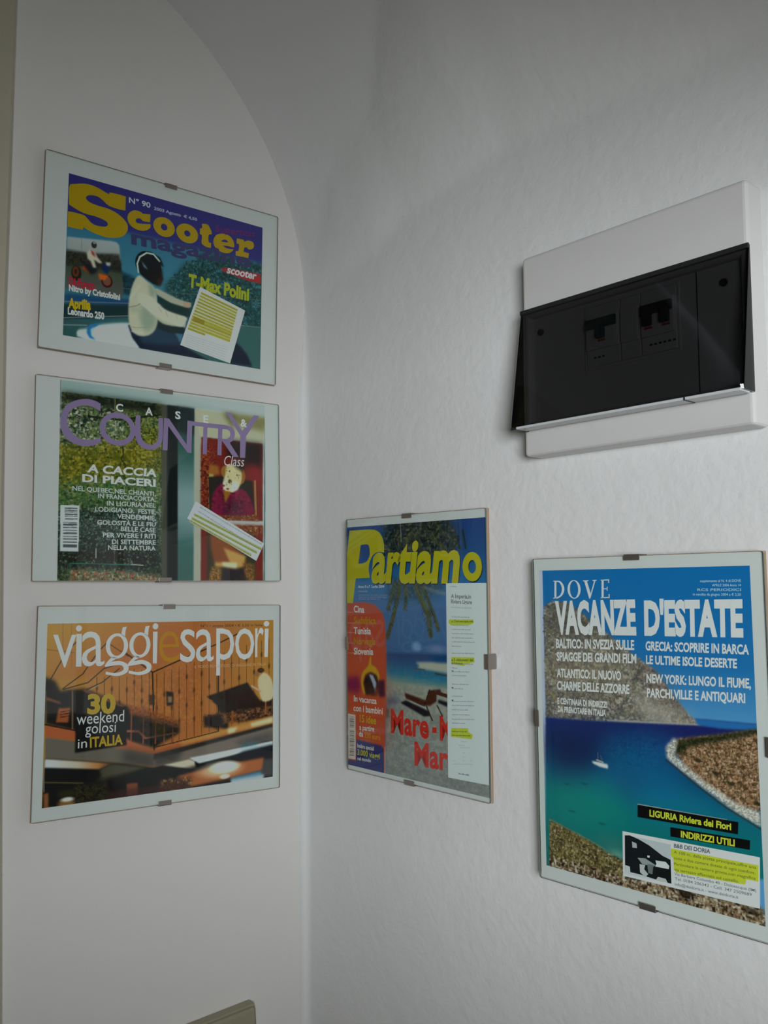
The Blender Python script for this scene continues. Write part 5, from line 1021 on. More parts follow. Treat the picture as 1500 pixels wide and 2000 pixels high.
 ('L',(84,86,44),[47.8,115.0,51.6,110.4],0.9,0.5,0.8),
 ('L',(62,68,36),[50.3,113.1,47.6,110.0],0.9,0.5,0.8),
 ('L',(30,42,44),[50.3,113.1,53.8,109.9],0.9,0.5,0.8),
 ('L',(62,68,36),[52.7,111.3,49.5,108.3],0.9,0.5,0.8),
 ('L',(62,68,36),[52.7,111.3,55.7,107.6],0.9,0.5,0.8),
 ('L',(62,68,36),[55.1,109.4,53.4,105.9],0.9,0.5,0.8),
 ('L',(40,52,36),[55.1,109.4,57.0,106.5],0.9,0.5,0.8),
 ('L',(84,86,44),[57.6,107.6,55.5,104.5],0.9,0.5,0.8),
 ('L',(84,86,44),[57.6,107.6,59.8,104.3],0.9,0.5,0.8),
 ('L',(62,68,36),[60.0,105.8,57.2,103.3],0.9,0.5,0.8),
 ('L',(40,52,36),[60.0,105.8,62.0,102.3],0.9,0.5,0.8),
 ('L',(62,68,36),[62.4,103.9,60.9,100.9],0.9,0.5,0.8),
 ('L',(40,52,36),[62.4,103.9,63.5,100.7],0.9,0.5,0.8),
 ('L',(84,86,44),[64.8,102.1,63.4,99.3],0.9,0.5,0.8),
 ('L',(62,68,36),[64.8,102.1,66.8,100.0],0.9,0.5,0.8),
 ('L',(62,68,36),[67.2,100.3,66.2,98.1],0.9,0.5,0.8),
 ('L',(30,42,44),[67.2,100.3,69.0,97.9],0.9,0.5,0.8),
 ('L',(84,86,44),[10.9,132.5,6.8,126.1],0.9,0.5,0.8),
 ('L',(30,42,44),[10.9,132.5,15.2,126.8],0.9,0.5,0.8),
 ('L',(84,86,44),[11.2,130.8,5.5,125.7],0.9,0.5,0.8),
 ('L',(62,68,36),[11.2,130.8,15.4,124.2],0.9,0.5,0.8),
 ('L',(84,86,44),[11.5,129.0,8.9,124.3],0.9,0.5,0.8),
 ('L',(84,86,44),[11.5,129.0,14.0,123.3],0.9,0.5,0.8),
 ('L',(30,42,44),[11.8,127.3,7.1,123.0],0.9,0.5,0.8),
 ('L',(30,42,44),[11.8,127.3,14.2,123.1],0.9,0.5,0.8),
 ('L',(62,68,36),[12.1,125.6,8.3,121.7],0.9,0.5,0.8),
 ('L',(40,52,36),[12.1,125.6,14.5,119.4],0.9,0.5,0.8),
 ('L',(30,42,44),[12.4,123.8,7.7,119.7],0.9,0.5,0.8),
 ('L',(30,42,44),[12.4,123.8,15.7,119.7],0.9,0.5,0.8),
 ('L',(40,52,36),[12.7,122.1,10.1,116.8],0.9,0.5,0.8),
 ('L',(30,42,44),[12.7,122.1,15.5,117.1],0.9,0.5,0.8),
 ('L',(62,68,36),[13.0,120.4,9.4,115.9],0.9,0.5,0.8),
 ('L',(84,86,44),[13.0,120.4,17.0,115.1],0.9,0.5,0.8),
 ('L',(62,68,36),[13.3,118.7,10.3,113.8],0.9,0.5,0.8),
 ('L',(30,42,44),[13.3,118.7,16.3,115.4],0.9,0.5,0.8),
 ('L',(40,52,36),[13.6,116.9,10.5,112.9],0.9,0.5,0.8),
 ('L',(40,52,36),[13.6,116.9,15.2,113.1],0.9,0.5,0.8),
 ('L',(84,86,44),[13.9,115.2,10.9,111.4],0.9,0.5,0.8),
 ('L',(62,68,36),[13.9,115.2,16.4,111.1],0.9,0.5,0.8),
 ('L',(40,52,36),[14.2,113.5,11.4,110.0],0.9,0.5,0.8),
 ('L',(40,52,36),[14.2,113.5,15.7,110.1],0.9,0.5,0.8),
 ('L',(40,52,36),[14.5,111.8,11.5,108.4],0.9,0.5,0.8),
 ('L',(30,42,44),[14.5,111.8,16.0,108.2],0.9,0.5,0.8),
 ('L',(30,42,44),[14.8,110.0,12.9,107.4],0.9,0.5,0.8),
 ('L',(30,42,44),[14.8,110.0,16.8,106.5],0.9,0.5,0.8),
 ('L',(84,86,44),[15.1,108.3,13.4,105.5],0.9,0.5,0.8),
 ('L',(30,42,44),[15.1,108.3,16.7,105.5],0.9,0.5,0.8),
 ('L',(84,86,44),[15.4,106.6,14.3,104.4],0.9,0.5,0.8),
 ('L',(40,52,36),[15.4,106.6,17.2,104.2],0.9,0.5,0.8),
 ('L',(150,120,90),[50.4,60.9,19.7,67.4],4,3,0.4),
 ('E',(120,150,190),[6.4,1.8,7.4,5.1],4,0.6),
 ('E',(110,120,160),[37.7,0.9,14.0,4.0],5,0.6),
 ('G',[(0,(24,60,110)),(0.35,(24,80,130)),(0.7,(30,110,140)),(1,(110,124,110))],[-44.8,-7.9,56.1,-4.6,55.4,-45.2,-45.3,-45.7],[3.9,-6.0,3.3,-41.5],1,1),
 ('P',(150,150,130),[3.7,-15.3,25.6,-13.9,56.0,-13.5,55.8,-24.1,27.8,-22.9,6.1,-21.9,11.0,-19.0],1,0.95,0),
 ('L',(60,64,60),[3.6,-22.6,18.3,-22.7],1.4,0.5,1),
 ('L',(50,64,70),[34.9,-25.7,53.4,-26.7],2,0.6,1),
 ('G',[(0,(134,136,120)),(0.3,(118,122,116)),(1,(98,104,108))],[-45.3,-45.7,-9.1,-41.7,55.4,-41.2,116.2,-38.2,113.6,-156.4,-46.6,-155.2],[3.3,-41.5,1.6,-158.9],1.6,1),
 ('N',[(124,124,110),(108,112,106)],[-45.3,-45.7,-9.1,-41.7,55.4,-41.2,116.2,-38.2,113.6,-156.4,-46.6,-155.2],12,2,0.4,43,1),
 ('P',(60,66,96),[-45.4,-57.9,-27.2,-58.8,-22.1,-62.6,-45.6,-68.4],3,0.8,0),
 ('P',(54,58,90),[-45.3,-45.7,-29.6,-48.7,-17.0,-60.4,-35.0,-60.4],5,0.3,0),
 ('P',(54,60,84),[-45.6,-68.4,-17.1,-72.3,-45.6,-73.6],2.5,0.6,0),
 ('P',(20,22,36),[-20.8,-62.5,-11.9,-59.0,24.7,-67.1,27.0,-71.8,17.4,-73.7],0.8,1,0),
 ('P',(20,22,36),[39.1,-53.3,56.3,-54.9,56.2,-60.5,39.0,-56.6],0.8,1,0),
 ('P',(66,34,28),[-13.8,-50.7,20.1,-55.9,25.1,-44.7,42.8,-41.8,43.9,-45.5,36.9,-46.9,36.7,-55.2,27.2,-61.0,12.8,-62.5,-11.9,-56.5],0.7,1,0),
 ('L',(40,24,24),[26.3,-43.7,17.6,-62.0],1.4,0.4,1),
 ('L',(50,26,22),[21.2,-62.5,29.8,-76.4],1.8,0.4,1),
 ('L',(40,22,22),[37.8,-60.0,45.3,-70.3],1.6,0.4,1),
 ('L',(150,150,140),[-4.4,-59.1,20.0,-64.3],0.8,0.4,1),
 ('L',(70,36,28),[36.9,-46.1,55.3,-48.5],4,0.5,1),
 ('P',(40,44,40),[-46.1,-71.9,-40.3,-71.3,-41.0,-81.8,-46.3,-82.4],2,0.7,0),
 ('P',(178,62,40),[-117.1,48.3,-82.5,49.8,-64.5,47.3,-51.0,38.7,-45.8,26.4,-44.3,-10.5,-45.5,-63.1,-49.1,-147.0,-116.8,-146.7,-117.6,-14.9],0.5,1,0),
 ('P',(190,70,34),[-117.6,-22.3,-47.6,-17.8,-48.8,-115.7,-116.6,-121.2],12,0.6,0),
 ('L',(170,110,96),[-115.4,37.2,-102.6,37.3],0.8,0.3,0.9),
 ('L',(170,110,96),[-115.5,24.1,-99.8,24.5],0.8,0.3,0.9),
 ('L',(170,110,96),[-115.6,12.5,-99.9,12.9],0.8,0.3,0.9),
 ('L',(170,110,96),[-115.7,0.0,-100.0,0.6],0.8,0.3,0.9),
 ('L',(170,110,96),[-115.8,-12.0,-100.1,-11.3],0.8,0.3,0.9),
 ('P',(120,24,70),[-116.0,-42.4,-94.6,-37.1,-89.1,-49.4,-94.8,-58.9,-116.1,-57.2],4,0.9,0),
 ('P',(190,140,20),[-72.8,-14.0,-70.6,-13.9,-70.4,-22.8,-62.5,-25.8,-56.4,-34.2,-58.1,-41.4,-62.6,-34.7,-72.2,-31.9,-81.9,-36.2,-84.8,-45.4,-82.1,-57.7,-86.3,-56.3,-89.6,-44.0,-86.1,-32.9,-76.2,-24.1],0.8,1,1),
 ('P',(26,28,32),[-84.8,-45.4,-81.1,-36.1,-72.2,-32.2,-61.8,-34.7,-58.1,-42.3,-64.2,-56.1,-80.8,-59.4],1,1,0),
 ('P',(130,140,160),[-75.0,-34.8,-68.1,-35.1,-61.9,-43.5,-63.7,-56.1,-69.0,-44.1],0.8,1,0),
 ('P',(50,24,50),[-58.1,-40.6,-47.9,-38.9,-46.8,-58.0,-56.1,-59.8,-61.4,-48.8],1.5,0.9,0),
 ('E',(60,40,36),[-66.9,-54.6,8.2,5.3],3,0.6),
 ('P',(172,158,150),[-114.0,-84.4,-100.2,-84.8,-100.0,-137.0,-113.8,-137.6],0.3,1,0),
 ('P',(56,58,62),[-111.1,-87.8,-102.5,-87.2,-102.5,-87.7,-111.1,-88.3],0.2,0.85,0),
 ('P',(56,58,62),[-111.1,-90.2,-102.5,-89.5,-102.5,-90.5,-111.2,-91.1],0.2,0.85,0),
 ('P',(56,58,62),[-111.2,-92.5,-102.5,-91.9,-102.5,-93.2,-111.2,-93.8],0.2,0.85,0),
 ('P',(56,58,62),[-111.2,-94.9,-102.5,-94.3,-102.5,-95.0,-111.2,-95.6],0.2,0.85,0),
 ('P',(56,58,62),[-111.2,-97.3,-102.6,-96.6,-102.6,-97.7,-111.2,-98.4],0.2,0.85,0),
 ('P',(56,58,62),[-111.2,-99.6,-102.6,-99.0,-102.6,-99.5,-111.2,-100.2],0.2,0.85,0),
 ('P',(56,58,62),[-111.3,-104.4,-102.6,-103.7,-102.6,-104.9,-111.3,-105.6],0.2,0.85,0),
 ('P',(56,58,62),[-111.3,-106.7,-102.6,-106.0,-102.6,-106.8,-111.3,-107.5],0.2,0.85,0),
 ('P',(56,58,62),[-111.3,-109.1,-102.7,-108.4,-102.7,-109.5,-111.3,-110.2],0.2,0.85,0),
 ('P',(56,58,62),[-111.3,-111.5,-102.7,-110.7,-102.7,-111.3,-111.3,-112.0],0.2,0.85,0),
 ('P',(56,58,62),[-111.3,-113.8,-102.7,-113.1,-102.7,-114.0,-111.3,-114.7],0.2,0.85,0),
 ('P',(56,58,62),[-111.4,-116.2,-102.7,-115.4,-102.7,-116.7,-111.4,-117.5],0.2,0.85,0),
 ('P',(56,58,62),[-111.4,-118.6,-102.7,-117.8,-102.7,-118.5,-111.4,-119.3],0.2,0.85,0),
 ('P',(56,58,62),[-111.4,-120.9,-102.8,-120.1,-102.8,-121.2,-111.4,-122.0],0.2,0.85,0),
 ('P',(56,58,62),[-111.4,-123.3,-102.8,-122.5,-102.8,-123.0,-111.4,-123.8],0.2,0.85,0),
 ('P',(56,58,62),[-111.4,-125.6,-102.8,-124.8,-102.8,-125.7,-111.4,-126.5],0.2,0.85,0),
 ('P',(56,58,62),[-111.4,-128.0,-102.8,-127.2,-102.8,-128.4,-111.5,-129.3],0.2,0.85,0),
 ('P',(56,58,62),[-111.5,-130.4,-102.8,-129.5,-102.8,-130.2,-111.5,-131.1],0.2,0.85,0),
 ('P',(56,58,62),[-111.5,-132.7,-102.8,-131.9,-102.9,-132.9,-111.5,-133.8],0.2,0.85,0),
 ('P',(40,44,104),[-98.7,-113.1,-54.1,-114.4,-50.1,-117.7,-49.9,-146.7,-115.1,-145.6,-115.0,-139.2,-99.5,-138.4],0.5,1,0),
 ('L',(190,120,90),[-47.5,-115.6,-48.4,-147.7],1.6,0.3,1),
 ('P',(122,124,120),[-118.5,-145.5,-115.6,-145.1,113.7,-149.5,113.7,-151.0],0.3,0,0),
]
TEXTS[4] = [
 ('masthead_shade',(26,30,52),'artiam',[-69.2,73.5,76.7,73.3,-67.7,103.5],'x',0.04,0.14),
 ('masthead',(176,168,16),'artiam',[-70.5,74.7,75.7,74.4,-69.1,104.8],'x',0.04,0.14),
 ('issue_text',(170,168,165),'Anno II n.7  Luglio 2004',[-93.7,66.7,-46.6,67.2,-93.7,69.6],'H',0.02,0),
 ('issue_text',(130,136,150),'mensile',[-93.2,61.5,-76.8,61.7,-93.2,64.1],'H',0.0,0),
 ('issue_text',(112,120,134),'Spedizione in abb. postale',[-93.2,57.5,-41.4,57.8,-93.2,59.3],'H',0.0,0),
 ('issue_text',(112,120,134),'Sped. art.2 comma 20/b legge',[-93.2,54.7,-42.0,55.2,-93.2,56.6],'H',0.0,0),
 ('issue_text',(112,120,134),'filiale di Milano',[-93.3,52.4,-53.5,52.7,-93.3,54.2],'H',0.0,0),
 ('list_text',(170,168,165),'Cina',[-102.0,37.5,-82.6,37.2,-102.0,45.2],'H',0.025,0),
 ('list_text',(176,120,10),'Sudafrica',[-102.1,24.0,-62.0,24.6,-102.1,31.8],'H',0.025,0),
 ('list_text',(170,168,165),'Tunisia',[-102.2,11.7,-70.9,12.3,-102.2,19.4],'H',0.025,0),
 ('list_text',(176,120,10),'Norvegia',[-102.3,-0.8,-62.8,0.5,-102.3,6.9],'H',0.025,0),
 ('list_text',(170,168,165),'Slovenia',[-102.4,-12.9,-67.0,-11.5,-102.4,-5.2],'H',0.025,0),
 ('list_text',(170,168,165),'In vacanza',[-102.9,-68.7,-61.6,-67.9,-102.8,-61.8],'H',0.02,0),
 ('list_text',(170,168,165),'con i bambini',[-103.6,-80.1,-51.0,-78.6,-103.5,-72.8],'H',0.02,0),
 ('list_text',(190,150,16),'15 idee',[-92.3,-92.0,-62.7,-91.3,-92.2,-83.5],'H',0.02,0),
 ('list_text',(170,168,165),'a partire',[-92.9,-101.1,-66.0,-100.1,-92.9,-95.1],'H',0.02,0),
 ('list_text',(170,168,165),'da',[-93.6,-108.9,-86.2,-108.7,-93.5,-102.4],'H',0.02,0),
 ('list_text',(196,130,16),'230 euro',[-84.0,-108.9,-55.3,-108.8,-84.0,-102.7],'H',0.02,0),
 ('list_text',(170,168,165),'Inoltre speciali',[-96.8,-122.2,-67.1,-122.1,-96.8,-117.7],'H',0.02,0),
 ('list_text',(176,168,24),'3.000 viaggi',[-96.9,-130.8,-56.9,-130.4,-96.8,-124.4],'H',0.02,0),
 ('list_text',(170,168,165),'nel mondo',[-96.9,-136.9,-72.4,-136.2,-96.9,-133.0],'H',0.02,0),
 ('red_headline',(196,40,30),'Mare',[-37.3,-96.9,24.3,-96.0,-36.9,-71.8],'H',0.032,0),
 ('red_headline',(196,40,30),'-',[29.5,-93.7,36.1,-93.2,29.9,-72.3],'H',0.05,0),
 ('red_headline',(196,40,30),'M',[41.2,-95.5,59.0,-94.8,41.1,-71.1],'H',0.032,0),
 ('red_headline',(196,40,30),'Mare',[1.0,-127.7,67.3,-125.5,1.4,-103.6],'H',0.032,0),
]
GLYPHS[4] = [
 ('masthead',(176,168,16),[-109.3,136.2,-109.3,136.2,-91.0,136.2,-70.9,136.0,-58.3,133.6,-50.4,127.2,-46.6,117.4,-46.4,107.7,-46.4,107.7,-55.1,109.0,-64.3,106.6,-70.1,100.7,-73.7,93.2,-73.8,85.6,-72.1,78.8,-72.1,78.8,-98.0,78.0,-98.0,78.0,-103.7,48.4,-103.7,48.4,-116.1,48.2,-116.1,48.2,-115.5,98.5],[[-88.5,118.0,-88.5,118.0,-75.8,118.3,-72.3,112.9,-72.2,105.3,-77.1,98.6,-85.4,96.0,-93.1,95.8,-93.1,95.8]],1),
 ('masthead_shade',(26,30,52),[106.6,88.3,106.3,91.7,105.2,95.0,103.6,97.9,101.4,100.4,98.8,102.2,95.9,103.4,92.9,103.7,89.8,103.4,86.9,102.2,84.3,100.4,82.1,97.9,80.5,95.0,79.5,91.7,79.1,88.3,79.5,84.9,80.5,81.6,82.1,78.7,84.3,76.3,86.9,74.4,89.8,73.3,92.9,72.9,95.9,73.3,98.8,74.4,101.4,76.3,103.6,78.7,105.2,81.6,106.3,84.9],[[98.3,88.3,98.1,89.9,97.7,91.4,97.1,92.7,96.2,93.8,95.2,94.7,94.1,95.2,92.9,95.4,91.7,95.2,90.5,94.7,89.5,93.8,88.6,92.7,88.0,91.4,87.6,89.9,87.5,88.3,87.6,86.7,88.0,85.2,88.6,83.9,89.5,82.8,90.5,81.9,91.7,81.4,92.9,81.2,94.1,81.4,95.2,81.9,96.2,82.8,97.1,83.9,97.7,85.2,98.1,86.7]],0),
 ('masthead',(176,168,16),[105.6,89.5,105.2,92.9,104.2,96.2,102.6,99.1,100.4,101.5,97.8,103.4,94.9,104.5,91.8,104.9,88.7,104.5,85.8,103.4,83.2,101.5,81.0,99.1,79.4,96.2,78.4,92.9,78.0,89.5,78.4,86.0,79.4,82.8,81.0,79.8,83.2,77.4,85.8,75.5,88.7,74.4,91.8,74.0,94.9,74.4,97.8,75.5,100.4,77.4,102.6,79.8,104.2,82.8,105.2,86.0],[[97.2,89.5,97.1,91.0,96.7,92.5,96.0,93.9,95.2,95.0,94.2,95.8,93.0,96.3,91.8,96.5,90.6,96.3,89.5,95.8,88.4,95.0,87.6,93.9,86.9,92.5,86.5,91.0,86.4,89.5,86.5,87.9,86.9,86.4,87.6,85.0,88.4,83.9,89.5,83.1,90.6,82.6,91.8,82.4,93.0,82.6,94.2,83.1,95.2,83.9,96.0,85.0,96.7,86.4,97.1,87.9]],0),
]
PASTED[4] = [
 {'name': 'pasted_clipping','label': 'tall white printed column with highlighted lines','col': (170,178,182),'quad': [53.6,72.1,112.6,72.4,110.6,-132.2,53.1,-133.5],'items': [('I',(176,190,40),[57.3,33.4,92.0,34.4,93.2,30.9,88.0,28.7,60.1,27.4,56.8,29.8],1),('I',(176,190,40),[60.2,-6.3,92.7,-4.8,93.7,-9.5,79.5,-13.1,78.8,-14.7,59.6,-13.8],1),('I',(176,190,40),[58.8,-81.2,82.5,-78.4,83.5,-82.2,89.5,-84.6,87.7,-89.2,57.9,-90.4],1),('B',(128,134,138),[59.7,68.2,69.9,68.2],1.31,200),('T',(90,94,98),'A Imperia,in',[60.9,56.4,89.8,56.1,61.0,60.6],'H',0.02,0),('T',(90,94,98),'Riviera Ligure',[60.8,50.8,91.0,50.3,60.9,54.9],'H',0.02,0),('B',(148,152,156),[60.7,45.9,92.2,45.6],1.64,201),('B',(128,134,138),[61.9,35.8,87.0,36.0],1.31,210),('B',(128,134,138),[61.7,27.0,85.7,27.3],1.31,211),('B',(128,134,138),[61.6,22.6,88.9,23.1],1.3,212),('B',(128,134,138),[61.5,18.2,93.2,19.0],1.3,213),('B',(128,134,138),[61.5,13.6,92.0,14.5],1.3,214),('B',(128,134,138),[61.4,9.4,94.1,10.5],1.3,215),('B',(128,134,138),[61.3,4.7,75.4,4.9],1.3,216),('B',(128,134,138),[61.2,-2.7,93.8,-1.2],1.3,217),('B',(128,134,138),[60.9,-14.0,91.4,-12.5],1.3,218),('B',(128,134,138),[60.9,-18.1,69.4,-18.0],1.3,219),('B',(128,134,138),[60.8,-22.1,85.9,-20.8],1.3,220),('B',(128,134,138),[60.7,-26.2,81.4,-25.1],1.3,221),('B',(128,134,138),[60.5,-35.4,84.5,-33.9],1.29,222),('B',(128,134,138),[60.5,-39.9,77.8,-38.9],1.29,223),('B',(128,134,138),[60.3,-48.0,75.9,-47.0],1.29,224),('B',(128,134,138),[60.2,-53.4,91.7,-50.8],1.29,225),('B',(128,134,138),[60.1,-57.7,92.7,-54.9],1.29,226),('B',(128,134,138),[60.0,-62.2,82.9,-60.3],1.29,227),('B',(128,134,138),[59.9,-67.4,85.6,-65.1],1.29,228),('B',(128,134,138),[59.9,-72.2,92.4,-69.0],1.29,229),('B',(128,134,138),[59.8,-76.2,79.3,-74.5],1.29,230),('T',(84,92,30),'a Dolceacqua,nel',[61.3,30.6,91.9,31.5,61.4,32.8],'H',0.02,0),('T',(84,92,30),'a 5 chilometri dal',[60.6,-10.5,91.5,-8.8,60.6,-7.9],'H',0.02,0),('T',(84,92,30),'da Dolceacqua',[60.5,-13.7,76.6,-13.0,60.5,-11.6],'H',0.02,0),('B',(104,112,34),[59.6,-85.1,82.4,-82.8],1.45,240),('B',(104,112,34),[59.5,-89.0,87.3,-86.4],1.45,241),('I',(60,64,68),[60.4,-20.5,62.6,-20.4,62.6,-21.7,60.3,-21.8],2),('I',(60,64,68),[60.0,-38.0,62.3,-37.8,62.3,-39.1,60.0,-39.3],2),('I',(60,64,68),[59.8,-51.3,62.1,-51.1,62.0,-52.4,59.8,-52.6],2),('B',(150,154,158),[73.5,-93.7,80.7,-93.1],1.11,250),('B',(150,154,158),[69.0,-98.3,78.9,-97.3],1.12,251),('B',(150,154,158),[71.1,-100.4,85.4,-98.7],1.11,252),('B',(150,154,158),[74.8,-105.4,78.7,-105.2],1.11,253),('B',(150,154,158),[74.7,-109.4,78.6,-109.1],1.11,254),('B',(150,154,158),[60.8,-115.3,64.2,-115.2],1.12,255),('B',(150,154,158),[74.6,-113.3,79.0,-113.0],1.11,256),('B',(150,154,158),[85.5,-111.4,89.4,-111.2],1.1,257),('B',(150,154,158),[60.8,-118.8,89.3,-114.9],1.12,258),('B',(96,100,104),[68.4,-127.7,83.7,-127.0],1.59,262)]},
]
FRAMES[5] = dict(c=[0.02047, -0.51217, -0.11776], u=[0.09116, -0.9958, -0.00875], v=[-0.0058, -0.00932, 0.99994], w=0.2276, h=0.3000)
